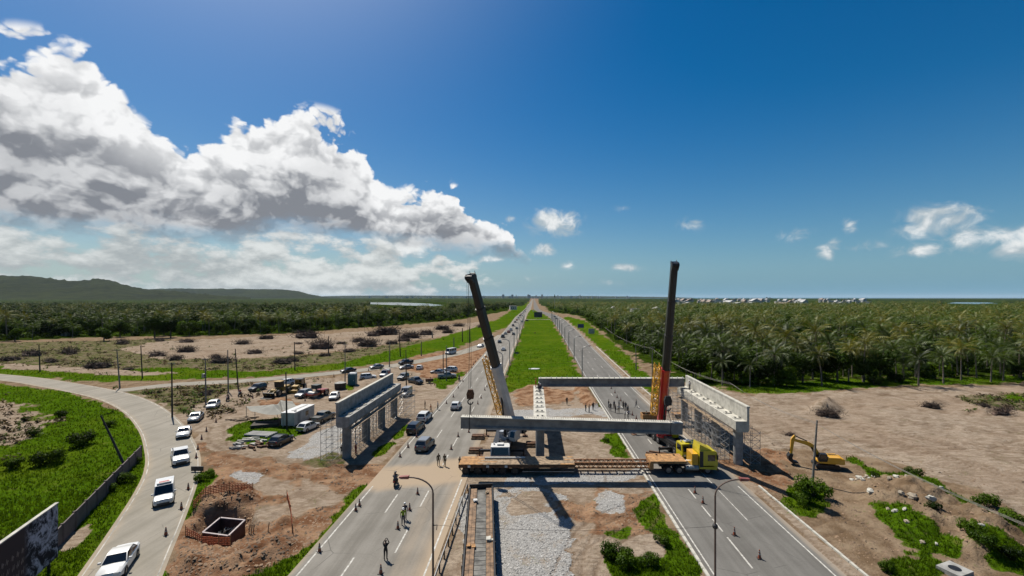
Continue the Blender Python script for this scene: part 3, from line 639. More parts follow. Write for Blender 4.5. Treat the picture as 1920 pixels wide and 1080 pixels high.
# side road edge lines
for E, nm in ((SIDE_E[0], 1), (SIDE_E[1], -1)):
    mb = MB(); C = SIDE_C
    for i in range(40, len(E) - 1):
        a, b = E[i].lerp(C[i], 0.10), E[i + 1].lerp(C[i + 1], 0.10); c, d = E[i + 1].lerp(C[i + 1], 0.135), E[i].lerp(C[i], 0.135)
        mb.quad((a.x, a.y, .021), (b.x, b.y, .021), (c.x, c.y, .021), (d.x, d.y, .021))
    tag(mb.obj('edge_line', pm('worn_road_paint', (0.46, 0.44, 0.39), .85, 0, .25, .5)), kind='structure')
# kerbs
def kerb(xf, d0, d1, w, h, mat, step=1.0, rng=random.Random(4)):
    """a run of kerb stones, each one a piece"""
    root = link('kerb', None); tag(root, 'pale concrete kerb along the carriageway', kind='structure')
    me = MB().box(-w / 2, w / 2, 0, step - 0.03, -0.1, h).mesh('kerb_stone_%g_%g' % (w, step), mat)
    d = d0
    while d < d1:
        o = link('kerb_stone', me, root, (float(xf(d)) + rng.uniform(-.02, .02), d, rng.uniform(-0.02, 0.01)), rng.uniform(-.012, .012)); d += step
kerb(lambda d: interp(d, RR_L) - 0.12, 26, 110, 0.28, 0.15, M_concl, 1.0)
kerb(lambda d: 27.45 + 0 * d, 26, 52, 0.22, 0.16, M_concl, 1.0)
kerb(lambda d: interp(d, RR_R) + 1.7, 96, 200, 0.25, 0.15, M_concl, 2.0)
# ------------------------------------------------------------------ bridge bents
def scaffold(name, label, x0, x1, d0, d1, h, nx, nd, nz, parent=None, brace=True):
    t = thing(name, label, 'scaffold', (x0, d0, 0)); rr = 0.032
    xs = np.linspace(0, x1 - x0, nx); ds = np.linspace(0, d1 - d0, nd); zs = np.linspace(0.3, h, nz)
    for x in xs:
        for d in ds: rod('standard', (x, d, -0.15), (x, d, h + 0.35), rr, M_galv, t)
    for z in zs:
        for x in xs: rod('ledger', (x, 0, z), (x, d1 - d0, z), rr * .8, M_galv, t)
        for d in ds: rod('transom', (0, d, z), (x1 - x0, d, z), rr * .8, M_galv, t)
    if brace:
        for k in range(nd - 1):
            for j in range(nz - 1): rod('brace', (xs[0], ds[k], zs[j]), (xs[0], ds[k + 1], zs[j + 1]), rr * .7, M_galv, t)
        for d in (ds[0], ds[-1]):
            for j in range(nz - 1): rod('brace', (xs[0], d, zs[j]), (xs[-1], d, zs[j + 1]), rr * .7, M_galv, t)
    return t
def bent(name, label, xc, d0, d1, side, cols, capmat, colmat, padd):
    """side: -1 back wall on the left, +1 on the right, 0 none"""
    t = thing(name, label, 'bridge pier', (xc, d0, 0)); L = d1 - d0
    mb = MB(); mb.prism([(-0.92, 5.0), (-0.72, 4.70), (0.72, 4.70), (0.92, 5.0), (0.92, 6.2), (-0.92, 6.2)], 0, L); mb.obj('cap_beam', capmat, t)
    if side:
        x = side * 0.92; a, b = sorted((x, x - side * 0.32))
        w = MB(); w.box(a, b, -0.003, L + 0.003, 6.05, 8.0); bw = w.obj('back_wall', capmat, t)
        a, b = sorted((x + side * 0.12, x - side * 0.36)); MB().box(a, b, -0.006, L + 0.006, 8.003, 8.22).obj('coping', M_concl, bw)
    for d in cols:
        c = MB(); c.cyl((0, d - d0, -0.3), (0, d - d0, 4.71), 0.62, 0.62, 20); c.obj('column', colmat, t, 40)
    for d in padd:
        p = MB(); p.box(-0.62 if side >= 0 else -0.35, 0.35 if side > 0 else 0.62, d - d0 - .42, d - d0 + .42, 6.19, 6.31); pd = p.obj('plinth', M_concl, t)
        for u in (-.22, .22):
            q = MB(); q.box(-.02 + u * 1.5 - .1, -.02 + u * 1.5 + .14, d - d0 - .16, d - d0 + .16, 6.305, 6.39); q.obj('bearing_pad', M_dark, pd)
    return t
padR = [59.4 + 2.73 * k for k in range(8)]
bentR = bent('bridge_bent', 'pale concrete pier with back wall beside the yellow truck', 28.4, 57.9, 81.3, 1, (59.2, 66.4, 73.5, 80.2), M_concl, M_conc, padR)
bentL = bent('bridge_bent', 'grey concrete pier with back wall by the parked cars', -26.85, 60.0, 83.6, -1, (61.4, 68.5, 75.5, 82.3), M_conc, M_concd, [61.5 + 2.73 * k for k in range(8)])  # columns get the darker concrete so their shaded side is in the colour
bentM = bent('bridge_bent', 'white topped narrow pier on the median under both girders', 0.95, 59.0, 81.6, 0, (60.6, 67.2, 74.2, 80.7), M_concl, M_concd, [60.2 + 2.73 * k for k in range(8)])
# timber walkway brackets hanging along the cap soffits
for b_, xa, xb, d0, d1, lab in ((bentR, -1.55, -0.95, 0.6, 22.8, 1), (bentL, 0.95, 1.75, -0.4, 23.0, 1)):
    n = 9; seg = (d1 - d0) / n
    for k in range(n):
        m = MB(); m.box(xa, xb, d0 + k * seg, d0 + (k + 1) * seg - 0.08, 4.55 + (k % 2) * .03, 4.63 + (k % 2) * .03); m.obj('walkway_plank', M_wood, b_)
for k in range(9):
    rod('guard_post', (-1.5, 1 + k * 2.6, 4.55), (-1.5, 1 + k * 2.6, 5.7), 0.025, M_galv, bentR)
rod('guard_rail', (-1.5, 1, 5.65), (-1.5, 21.8, 5.65), 0.025, M_galv, bentR); rod('guard_rail', (-1.5, 1, 5.15), (-1.5, 21.8, 5.15), 0.025, M_galv, bentR)
scaffold('scaffold_tower', 'grey tube scaffold under the near half of the pale pier', 25.9, 27.5, 59.9, 65.6, 4.3, 2, 5, 5)
scaffold('scaffold_tower', 'grey tube scaffold under the middle of the pale pier', 25.9, 27.5, 67.0, 72.7, 4.3, 2, 5, 5)
scaffold('scaffold_tower', 'grey tube stair scaffold at the far end of the pale pier', 25.0, 27.5, 74.2, 81.0, 6.0, 2, 4, 6)
scaffold('scaffold_tower', 'rusty looking scaffold on the sand side of the pale pier', 29.8, 31.1, 58.5, 62.8, 4.4, 2, 3, 5)
scaffold('scaffold_tower', 'grey tube scaffold on the gravel side of the left pier', -29.7, -28.0, 59.6, 62.7, 5.0, 2, 3, 5)
scaffold('scaffold_tower', 'tube scaffold between the first two columns of the left pier', -27.4, -26.2, 62.9, 67.4, 4.3, 2, 4, 5)
scaffold('scaffold_tower', 'tube scaffold between the middle columns of the left pier', -27.4, -26.2, 69.9, 74.3, 4.3, 2, 4, 5)
scaffold('scaffold_tower', 'tube scaffold standing at the far end of the left pier', -25.9, -23.6, 79.7, 85.0, 4.6, 3, 3, 5)
scaffold('scaffold_tower', 'tube scaffold by the last column of the left pier', -27.4, -26.2, 77.0, 81.0, 4.3, 2, 4, 5)
scaffold('scaffold_tower', 'tube scaffold on the compound side of the left pier', -29.6, -28.1, 65.5, 76.5, 4.3, 2, 7, 5)
scaffold('scaffold_tower', 'tube scaffold on the far sand side of the pale pier', 29.6, 30.9, 66, 78, 4.3, 2, 7, 5)
# ------------------------------------------------------------------ girders
def girder(name, label, a, b, H, rebar):
    a, b = Vector(a), Vector(b); L = (b - a).length; F = frame_to(a, b)
    t = thing(name, label, 'girder', a); F0 = F.copy(); F0.translation = (0, 0, 0)
    prof = [(-.60, 0), (-.60, -.13), (-.34, -.22), (-.11, -.32), (-.11, -H + .42), (-.33, -H + .22), (-.33, -H), (.33, -H), (.33, -H + .22), (.11, -H + .42), (.11, -.32), (.34, -.22), (.60, -.13), (.60, 0)]
    mb = MB(); ends = [(0, 1), (1.6, 1), (2.4, 0), (L - 2.4, 0), (L - 1.6, 1), (L, 1)]          # the web thickens into end blocks
    secs = []
    for x, blk in ends:
        s = []
        for (yy, zz) in prof:
            if blk and abs(yy) < .3 and abs(abs(yy) - .11) < .01: yy = math.copysign(.325, yy)
            s.append((x, yy, zz))
        secs.append(s)
    n = len(prof); vs = [p for s in secs for p in s]; fs = []
    for k in range(len(secs) - 1):
        for i in range(n): fs.append((k * n + i, k * n + (i + 1) % n, (k + 1) * n + (i + 1) % n, (k + 1) * n + i))
    fs += [tuple(range(n)), tuple(range((len(secs) - 1) * n, len(secs) * n))[::-1]]
    mb.add(vs, fs, F0); mb.obj('girder_body', M_concd, t)
    mt = MB(); mt.box(0.02, L - .02, -.56, .56, 0.0, 0.035, F0); mt.obj('top_slab', M_concl, t)
    if rebar == 'posts':
        for k in range(28):
            x = 0.4 + k * (L - .8) / 27; m = MB(); m.box(x - .045, x + .045, -.5, -.41, .02, .34, F0); m.obj('anchor_post', M_white, t)
    else:
        for k in range(96):
            x = 0.5 + k * (L - 1) / 95; m = bpy.data.meshes.get('stirrup') or MB().box(-.012, .012, -.13, -.105, 0, .12).box(-.012, .012, .105, .13, 0, .12).box(-.012, .012, -.13, .13, .12, .145).mesh('stirrup', M_rust)
            o = link('stirrup', m, t); o.matrix_local = F0 @ Matrix.Translation((x, 0, .03))
    return t, F
girder('concrete_girder', 'long grey girder hanging from the two cranes above the trailer', (-9.45, 56.0, 7.45), (19.35, 55.5, 6.80), 1.55, 'loops')
girder('concrete_girder', 'long grey girder already resting on the piers farther back', (0.98, 79.6, 8.0), (28.1, 79.6, 8.0), 1.58, 'posts')
# ------------------------------------------------------------------ mobile cranes
def wheel_mesh(key, r, w, mat_r=None):
    me = bpy.data.meshes.get(key)
    if me: return me
    n = 16; m = MB(); prof = [(r * .62, -w / 2), (r * .93, -w / 2), (r, -w * .36), (r, w * .36), (r * .93, w / 2), (r * .62, w / 2)]
    vs = []; fs = []
    for k in range(n):
        a = 2 * math.pi * k / n
        for (q, yy) in prof: vs.append((q * math.cos(a), yy, q * math.sin(a)))
    p = len(prof)
    for k in range(n):
        for j in range(p - 1): fs.append((k * p + j, ((k + 1) % n) * p + j, ((k + 1) % n) * p + j + 1, k * p + j + 1))
    m.add(vs, fs); return m.mesh(key, M_black, 40)
def rim_mesh(key, r, w):
    me = bpy.data.meshes.get(key)
    if me: return me
    m = MB(); m.cyl((0, -w / 2 * .8, 0), (0, w / 2 * .8, 0), r * .63, r * .63, 14); m.cyl((0, -w / 2 * .9, 0), (0, w / 2 * .9, 0), r * .22, r * .22, 8)
    return m.mesh(key, M_rim)
def wheel(parent, x, y, r, w, key):
    o = link('wheel', wheel_mesh(key + '_tyre', r, w), parent, (x, y, r)); link('rim', rim_mesh(key + '_rim', r, w), o); return o
def dkw(o):
    for c in o.children:
        if c.data.materials[0] is not M_dark: c.data.materials[0] = M_dark
    return o
def lattice(p0, p1, w, h, up, mat, name, parent, nbay=9, taper=0.55):
    F = frame_to(p0, p1, up); L = (Vector(p1) - Vector(p0)).length; mb = MB(); r = 0.095
    def c(k, i):
        u = k / nbay; s = 1 - (1 - taper) * max(0, u - .6) / .4
        return F @ Vector((L * u, (w / 2 if i in (0, 1) else -w / 2) * s, (h / 2 if i in (0, 3) else -h / 2) * s))
    for k in range(nbay):
        for i in range(4):
            mb.cyl(c(k, i), c(k + 1, i), r, r, 5); j = (i + 1) % 4
            mb.cyl(c(k, i), c(k + 1, j) if k % 2 else c(k, j), r * .6, r * .6, 4); mb.cyl(c(k, j), c(k + 1, i), r * .6, r * .6, 4)
    return mb.obj(name, mat, parent)
def crane(name, label, pivot, tip, carrier_c, heading, mats, hook_z, seclens, offs_jib, load_xy):
    """telescopic truck crane: pivot = boom foot, tip = boom head; carrier axis at 'heading' from +y"""
    t = thing(name, label, 'crane', (carrier_c[0], carrier_c[1], 0)); base = Vector((carrier_c[0], carrier_c[1], 0))
    m_car, m_base, m_top, m_jib, m_sup = mats
    C = link('carrier', None, t); C.rotation_euler = (0, 0, heading)
    C = None
    Rz = Matrix.Rotation(heading, 4, 'Z')                                  # carrier local: x forward(front cab), y left
    ch = MB(); ch.box(-6.6, 5.0, -1.25, 1.25, 0.85, 1.35, Rz).box(-6.5, 4.2, -1.36, 1.36, 1.35, 1.5, Rz).box(1.2, 4.6, -1.3, -.5, 1.5, 1.85, Rz).box(1.2, 4.6, .5, 1.3, 1.5, 1.85, Rz)
    chassis = ch.obj('carrier_chassis', m_car[1], t)
    cab = MB(); cab.prism([(4.95, .55), (6.55, .55), (6.75, 1.25), (6.45, 2.35), (5.1, 2.45), (4.95, 2.2)], -1.3, 1.3, Rz); cb = cab.obj('driver_cab', m_car[0], t)
    ws = MB(); ws.slab(Rz @ Vector((6.74, -1.18, 1.32)), Rz @ Vector((6.74, 1.18, 1.32)), Rz @ Vector((6.475, 1.12, 2.24)), Rz @ Vector((6.475, -1.12, 2.24)), .02); ws.obj('windscreen', M_glass, cb)
    for sgn in (-1, 1):
        a = MB(); a.slab(Rz @ Vector((5.2, sgn * 1.303, 1.4)), Rz @ Vector((6.45, sgn * 1.303, 1.4)), Rz @ Vector((6.28, sgn * 1.303, 2.2)), Rz @ Vector((5.25, sgn * 1.303, 2.2)), .012 * -sgn); a.obj('side_window', M_glass, cb)
        h = MB(); h.box(6.7, 6.76, sgn * .95 - .16, sgn * .95 + .16, .75, .95, Rz); h.obj('headlight', M_lampw, cb)
    rf = MB(); rf.box(5.3, 6.0, -.45, .45, 2.45, 2.6, Rz).cyl(Rz @ Vector((5.6, -.9, 2.4)), Rz @ Vector((5.6, -.9, 2.65)), .1, .1, 8); rf.obj('roof_hatch', M_white, cb)
    for k, x in enumerate((4.3, 2.6, -.9, -2.4, -4.6)):
        for sgn in (-1, 1):
            w = wheel(t, 0, 0, 0.62, 0.42, 'crane_wheel'); p = Rz @ Vector((x, sgn * 1.12, .62)); w.location = p; w.rotation_euler = (0, 0, heading)
    for x in (3.6, -5.6):
        for sgn in (-1, 1):
            o = MB(); o.box(x - .16, x + .16, sgn * 1.2 if sgn > 0 else -3.3, 3.3 if sgn > 0 else -1.2, .72, 1.02, Rz); arm = o.obj('outrigger', M_dark, t)
            j = MB(); j.cyl(Rz @ Vector((x, sgn * 3.2, .12)), Rz @ Vector((x, sgn * 3.2, 1.15)), .1, .1, 8).box(x - .4, x + .4, sgn * 3.2 - .4, sgn * 3.2 + .4, .04, .12, Rz); j.obj('outrigger_foot', M_rust, arm)
    # superstructure faces the boom direction
    pv = Vector(pivot) - base; tp = Vector(tip) - base; d = tp - pv; hd = math.atan2(d.y, d.x); Rs = Matrix.Translation((pv.x, pv.y, 0)) @ Matrix.Rotation(hd, 4, 'Z')
    s = MB(); s.cyl(Rs @ Vector((1.4, 0, 1.48)), Rs @ Vector((1.4, 0, 1.75)), 1.0, 1.0, 18).box(-1.4, 2.2, -1.05, -.42, 1.75, 2.75, Rs).box(-1.4, 2.2, .42, 1.05, 1.75, 2.75, Rs).box(-1.4, 2.4, -.42, .42, 1.75, 2.05, Rs)
    s.prism([(-.6, 2.05), (.5, 2.05), (.35, pv.z + .25), (-.35, pv.z + .35)], -.78, -.5, Rs).prism([(-.6, 2.05), (.5, 2.05), (.35, pv.z + .25), (-.35, pv.z + .35)], .5, .78, Rs); sup = s.obj('turntable', m_sup, t)
    cw = MB(); cw.box(-2.6, -1.42, -1.35, 1.35, 1.6, 2.5, Rs).box(-2.5, -1.5, -1.2, 1.2, 2.52, 2.95, Rs); cw.obj('counterweight', M_dark, t)
    oc = MB(); oc.prism([(1.0, 1.75), (2.75, 1.75), (2.95, 2.4), (2.6, 3.2), (1.1, 3.25)], 1.1, 1.95, Rs); ocb = oc.obj('operator_cab', m_car[0], t)
    og = MB(); og.slab(Rs @ Vector((2.95, 1.15, 2.35)), Rs @ Vector((2.95, 1.9, 2.35)), Rs @ Vector((2.63, 1.88, 3.12)), Rs @ Vector((2.63, 1.17, 3.12)), .02); og.obj('windscreen', M_glass, ocb)
    wn = MB(); wn.cyl(Rs @ Vector((-1.0, -.42, 2.4)), Rs @ Vector((-1.0, .42, 2.4)), .34, .34, 12); wn.obj('hoist_drum', M_rust, t)
    # boom
    F = frame_to(pv, tp, (0, 0, 1)); L = d.length; x0 = 0.0; boom = None; prev = None
    for k, (ln, w, h, mt) in enumerate(seclens):
        mb = MB(); a = x0 - (0.9 if k == 0 else 0.6); bb = x0 + ln
        sec = [(-w / 2, h / 2), (w / 2, h / 2), (w / 2, -h * .22), (w * .28, -h / 2), (-w * .28, -h / 2), (-w / 2, -h * .22)]
        n = 6; mb.add([(a, yy, zz) for yy, zz in sec] + [(bb, yy, zz) for yy, zz in sec], [(i, (i + 1) % n, n + (i + 1) % n, n + i) for i in range(n)] + [tuple(range(n))[::-1], tuple(range(n, 2 * n))], F)
        o = mb.obj('boom_section', mt, t)
        c = MB(); e = 1.07
        c.add([(bb - .32, yy * e, zz * e) for yy, zz in sec] + [(bb + .05, yy * e, zz * e) for yy, zz in sec], [(i, (i + 1) % n, n + (i + 1) % n, n + i) for i in range(n)] + [tuple(range(n))[::-1], tuple(range(n, 2 * n))], F); c.obj('boom_collar', M_boomb if mt is not m_base else mt, o)
        x0 = bb
    hw = seclens[-1][1]
    hd_ = MB(); e_ = .62
    for sg in (-1, 1): hd_.prism([(L - .9, -.45), (L - .1, -.85), (L + .3, -.45), (L + .05, .4), (L - .7, .4)], *sorted((sg * hw * .30, sg * hw * .52)), F)
    hd_.cyl(F @ Vector((L - .05, -hw * .55, -.5)), F @ Vector((L - .05, hw * .55, -.5)), .26, .26, 12)
    head = hd_.obj('boom_head', M_dark, t)
    an = MB(); an.box(L - .6, L + .12, -hw * .42, hw * .42, .42, .56, F).cyl(F @ Vector((L - .1, -.4, .5)), F @ Vector((L + .35, -.4, .55)), .04, .04, 6).cyl(F @ Vector((L - .1, .35, .55)), F @ Vector((L + .4, .35, .6)), .07, .04, 6); an.obj('sheave_bracket', M_concl, head)
    lc = MB(); lp0 = F @ Vector((seclens[0][0] * .55, 0, -.55)); lp1 = Rs @ Vector((2.0, 0, 1.9)); mid = lp1.lerp(lp0, .52); lc.cyl(lp1, mid, .2, .2, 10).cyl(mid, lp0, .13, .13, 10); lc.obj('luffing_cylinder', M_dark, t)
    # stowed lattice jib alongside the base section
    ja, jb, side = offs_jib; lattice(F @ Vector((ja, side, .1)), F @ Vector((jb, side, .1)), .85, 1.1, (0, 0, 1), m_jib, 'lattice_jib', t, 11, .8)
    # ropes and hook block
    hp = F @ Vector((L - .05, 0, -.7)); lx = Vector((load_xy[0], load_xy[1], 0)) - base; hb = Vector((lx.x, lx.y, hook_z))
    for k, (dx, dy) in enumerate(((-.2, 0), (.2, 0), (0, -.15), (0, .15))):
        rod('hoist_rope', hp + Vector((dx, dy, 0)), hb + Vector((dx, dy, .7)), .018, M_dark, t)
    rod('return_rope', F @ Vector((L, 0, seclens[-1][2] * .5 + .25)), F @ Vector((-.6, 0, seclens[0][2] * .5 + .35)), .02, M_dark, t)
    hk = MB(); hk.prism([(-.42, -.45), (.42, -.45), (.5, .2), (.3, .75), (-.3, .75), (-.5, .2)], -.2, .2, Matrix.Translation(hb)); hbk = hk.obj('hook_block', M_rust if m_base is M_boomw else M_dark, t)
    q = MB(); pts = [hb + Vector((.34 * math.cos(a), 0, -.85 + .34 * math.sin(a))) for a in np.linspace(1.6, 6.3, 9)]; q.tube(pts, .085, 6).cyl(hb + Vector((0, 0, -.55)), hb + Vector((0, 0, -.4)), .09, .09, 6); q.obj('hook', M_dark, hbk)
    return t, base, hb
cr1, b1, h1 = crane('mobile_crane', 'white truck crane with black telescopic boom and yellow lattice jib', (-3.35, 66.2, 3.0), (-8.15, 55.6, 25.9), (-4.6, 65.4), R(-90),
    ((M_white, M_dark), M_boomw, M_boomb, M_yel, M_boomw), 12.4 - 2.2, [(11.4, 1.24, 1.36, M_boomw), (4.8, 1.10, 1.22, M_boomb), (4.6, 1.02, 1.12, M_boomb), (4.75, .94, 1.04, M_boomb), ], (2.6, 12.8, -1.25), (-8.25, 55.9))
cr2, b2, h2 = crane('mobile_crane', 'yellow truck crane with red and black boom beside the pale pier', (20.3, 67.6, 2.9), (19.55, 59.0, 27.7), (21.0, 66.6), R(-80),
    ((M_yelb, M_dark), M_red, M_boomb, M_yel, M_red), 9.3, [(9.8, 1.2, 1.3, M_red), (5.6, 1.08, 1.2, M_boomb), (5.4, .98, 1.08, M_boomb), (5.6, .9, 1.0, M_boomb)], (2.0, 10.6, -1.3), (17.7, 56.1))
# slings from the hooks round the girder ends
for (hx, hd, hz, gx, gz, lab) in ((-8.25, 55.9, 9.0, -8.3, 7.4, 'steel sling holding the left end of the hanging girder'), (17.7, 56.1, 8.1, 17.7, 6.85, 'steel sling holding the right end of the hanging girder')):
    t = thing('lifting_sling', lab, 'sling', (hx, hd, hz)); g0 = 55.96 if gx < 0 else 55.5
    for s in (-1, 1):
        rod('sling_leg', (0, 0, 0.3), (gx - hx, g0 + s * .66 - hd, gz - hz), .04, M_dark, t); rod('sling_leg', (gx - hx, g0 + s * .66 - hd, gz - hz), (gx - hx, g0 + s * .38 - hd, gz - 1.62 - hz), .04, M_dark, t)
    rod('sling_leg', (gx - hx, g0 - .38 - hd, gz - 1.62 - hz), (gx - hx, g0 + .38 - hd, gz - 1.62 - hz), .04, M_dark, t)
# timber mats under the outriggers of the white crane
for (px, py, lab) in ((892, 848, 'timber mat pile by the left front outrigger of the white crane'), (998, 836, 'timber mat pile by the right front outrigger of the white crane'), (896, 822, 'timber mat pile behind the girder left of the white crane')):
    x, d = G(px, py); t = thing('timber_mat', lab, 'timber mat', (x, d, 0))
    for k in range(4): m = MB(); m.box(-1.0 + k * .5, -.54 + k * .5, -.75, .75, 0, .34); m.obj('timber', M_wood, t)
    for k in range(2): m = MB(); m.box(-.95, .95, -.6 + k * .7, -.15 + k * .7, .345, .6); m.obj('timber', M_rust, t)
# ------------------------------------------------------------------ extendable trailer and tractor
D0, D1 = 55.2, 58.1; yc = (D0 + D1) / 2
tr = thing('low_loader_trailer', 'long extendable girder trailer with timber deck and rusty sides', 'trailer', (-9.7, yc, 0)); o_ = -9.7
m = MB(); m.box(0, 15.1, -1.42, 1.42, .95, 1.32); m.obj('deck_frame', M_rust, tr)
rp = random.Random(7)
for k in range(8):
    w = 2.8 / 8; x = 0.02
    while x < 15.0:
        ln = min(rp.uniform(2.2, 5.0), 15.08 - x); mm = MB(); mm.box(x, x + ln - .03, -1.4 + k * w, -1.4 + (k + 1) * w - .03, 1.325, 1.40 + rp.uniform(0, .02)); mm.obj('deck_plank', M_woodo if (x < 2.0 or x > 13) else M_wood, tr); x += ln
for x in (0.9, 2.5, 4.1, 5.7, 7.3):
    for s in (-1, 1):
        for q in (0, .36): dkw(wheel(tr, x, s * (1.2 - q), .48, .3, 'trailer_wheel'))
for (x0, x1) in ((1.5, 2.0), (3.1, 3.6), (4.7, 5.2)): mm = MB(); mm.box(x0, x1, -1.36, 1.36, .5, .93); mm.obj('axle_box', M_dark, tr)
for s in (-1, 1):
    mm = MB(); mm.box(8.3, 15.0, s * 1.36 - .05, s * 1.36 + .05, .42, .5); mm.obj('side_guard', M_galv, tr)
    mm = MB()
    for k in range(16): x = 15.1 + k * .62; mm.bar((x, s * .55, .72), (x + .31, s * .55, 1.2), .07, .07).bar((x + .31, s * .55, 1.2), (x + .62, s * .55, .72), .07, .07)
    mm.box(15.1, 25.2, s * .55 - .09, s * .55 + .09, 1.18, 1.36).box(15.1, 25.2, s * .55 - .09, s * .55 + .09, .55, .72); mm.obj('extension_truss', pm('orange_rust', (.30, .13, .045), .8, 0, .25, 3), tr)
mm = MB()
for k in range(11): mm.box(15.3 + k * .95, 15.45 + k * .95, -.5, .5, 1.2, 1.33)
mm.obj('extension_crossbars', M_rust, tr)
mm = MB(); mm.box(24.9, 29.6, -1.42, 1.42, 1.5, 1.72).box(24.9, 25.4, -1.0, 1.0, .55, 1.5); mm.obj('gooseneck_deck', M_woodo, tr)
for k in range(5): q = MB(); q.box(24.95 + k * .93, 25.84 + k * .93, -1.4, 1.4, 1.722, 1.78); q.obj('deck_plank', M_woodo, tr)
for (x, y) in ((26.3, .9), (28.6, .8)): q = MB(); q.cyl((x, y, 1.78), (x, y, 1.9), .14, .14, 8); q.obj('lashing_ring', M_rust, tr)
for k in range(3): q = MB(); q.box(1.2 + k * 2.4, 1.55 + k * 2.4, -1.45, -1.43, .98, 1.28); q.obj('tail_plate', M_white, tr)
mm = MB(); mm.box(3.2, 8.6, .35, .8, 1.42, 1.6); mm.obj('load_bolster', M_galv, tr)
tk = thing('tractor_truck', 'bright yellow tractor unit coupled to the girder trailer', 'truck', (16.6, yc, 0))
q = MB(); q.box(0, 6.6, -.45, .45, .75, 1.05).box(.3, 2.8, -.6, .6, 1.05, 1.2); q.obj('chassis', M_dark, tk)
q = MB(); cabp = [(5.0, .75), (7.25, .6), (7.4, 1.4), (7.25, 2.9), (6.9, 3.05), (5.0, 3.1)]
q.prism(cabp, -1.22, 1.22); cabo = q.obj('cab', M_yelb, tk)
q = MB(); q.prism([(5.0, 3.1), (6.75, 3.06), (5.1, 3.85)], -1.1, 1.1); q.obj('roof_deflector', M_yelb, cabo)
q = MB(); q.slab((7.34, -1.08, 1.75), (7.34, 1.08, 1.75), (7.27, 1.05, 2.72), (7.27, -1.05, 2.72), .1); q.obj('windscreen', M_glass, cabo)
for s in (-1, 1):
    q = MB(); q.box(6.05, 7.05, s * 1.215 - .01, s * 1.215 + .012, 1.75, 2.55); dr = q.obj('side_window', M_glass, cabo)
    q = MB(); q.box(5.02, 5.5, s * 1.2 - .03, s * 1.2 + .04, .95, 3.0); q.obj('side_fairing', M_plast, cabo)
    q = MB(); q.box(7.2, 7.35, s * 1.35 - .12, s * 1.35 + .12, 2.0, 2.6); q.obj('mirror', M_plast, cabo)
    q = MB(); q.box(7.38, 7.44, s * .85 - .22, s * .85 + .22, .8, 1.05); q.obj('headlight', M_lampw, cabo)
    q = MB(); q.cyl((3.2, s * .95, .8), (4.9, s * .95, .8), .36, .36, 14); q.obj('fuel_tank', M_galv, tk)
    for x in (1.0, 2.4, 6.1):
        wheel(tk, x, s * 1.02, .52, .34, 'truck_wheel')
        if x < 5: wheel(tk, x, s * .68, .52, .3, 'truck_wheel2')
    q = MB(); q.box(5.4, 6.9, s * 1.1 - .12, s * 1.1 + .12, 1.0, 1.15); q.obj('wheel_arch', M_plast, tk)
q = MB(); q.box(7.35, 7.5, -1.2, 1.2, .38, .72); q.obj('bumper', M_plast, cabo)
q = MB(); q.box(4.1, 4.9, -1.0, 1.0, 1.05, 2.6); q.obj('equipment_rack', M_yel, tk)
# ------------------------------------------------------------------ excavator on the sand
ex, ed = G(1548, 876); ER = Matrix.Rotation(R(180 - 14), 4, 'Z')
exc = thing('excavator', 'yellow tracked excavator with folded boom standing on bare sand', 'excavator', (ex, ed, 0), R(180 - 14)); exc.scale = (.68,) * 3
for s in (-1, 1):
    q = MB(); q.prism([(-2.0, .1), (-1.7, .0), (1.7, 0), (2.0, .1), (2.15, .5), (1.9, .85), (-1.9, .85), (-2.15, .5)], s * 1.15 - .3, s * 1.15 + .3); trk_ = q.obj('track', M_dark, exc)
    for k in range(22): qq = MB(); qq.box(-1.95 + k * .18, -1.85 + k * .18, s * 1.15 - .31, s * 1.15 + .31, .853, .90); qq.obj('track_shoe', M_rust, trk_)
q = MB(); q.box(-1.4, 1.4, -.8, .8, .45, .95).cyl((0, 0, .95), (0, 0, 1.15), .8, .8, 16); q.obj('undercarriage', M_dark, exc)
q = MB(); q.prism([(-2.6, 1.15), (1.6, 1.15), (1.6, 1.45), (.2, 1.5), (.0, 2.35), (-2.1, 2.45), (-2.65, 2.1)], -1.35, 1.35); ub = q.obj('upper_body', M_yel, exc)
q = MB(); q.prism([(-2.9, 1.2), (-2.45, 1.15), (-2.45, 2.3), (-2.8, 2.2)], -1.3, 1.3); q.obj('counterweight', M_yel, exc)
for k in range(5): q = MB(); q.box(-2.0 + k * .3, -1.82 + k * .3, -.9, -.2, 2.44, 2.48); q.obj('engine_grille', M_dark, ub)
q = MB(); q.prism([(.1, 1.5), (1.55, 1.45), (1.65, 2.1), (1.35, 2.95), (.15, 2.95)], .35, 1.3); ck = q.obj('operator_cab', M_dark, exc)
q = MB(); q.slab((.25, 1.302, 1.95), (1.5, 1.302, 1.95), (1.28, 1.302, 2.8), (.25, 1.302, 2.8), -.012); q.obj('side_window', M_glass, ck)
def armseg(name, pts, w, hs, mat, parent):
    q = MB()
    for (a, b), (h0, h1) in zip(zip(pts, pts[1:]), zip(hs, hs[1:])):
        a, b = Vector((a[0], 0, a[1])), Vector((b[0], 0, b[1])); n = Vector((-(b - a).z, 0, (b - a).x)).normalized()
        P4 = [a - n * h0 / 2, b - n * h1 / 2, b + n * h1 / 2, a + n * h0 / 2]; q.add([p + Vector((0, -w / 2, 0)) for p in P4] + [p + Vector((0, w / 2, 0)) for p in P4], [(0, 1, 2, 3), (7, 6, 5, 4), (0, 4, 5, 1), (1, 5, 6, 2), (2, 6, 7, 3), (3, 7, 4, 0)])
    return q.obj(name, mat, parent)
bo = armseg('boom', [(.9, 1.7), (2.3, 4.0), (3.2, 4.5), (5.9, 5.1)], .5, [.55, .8, .75, .45], M_yel, exc)
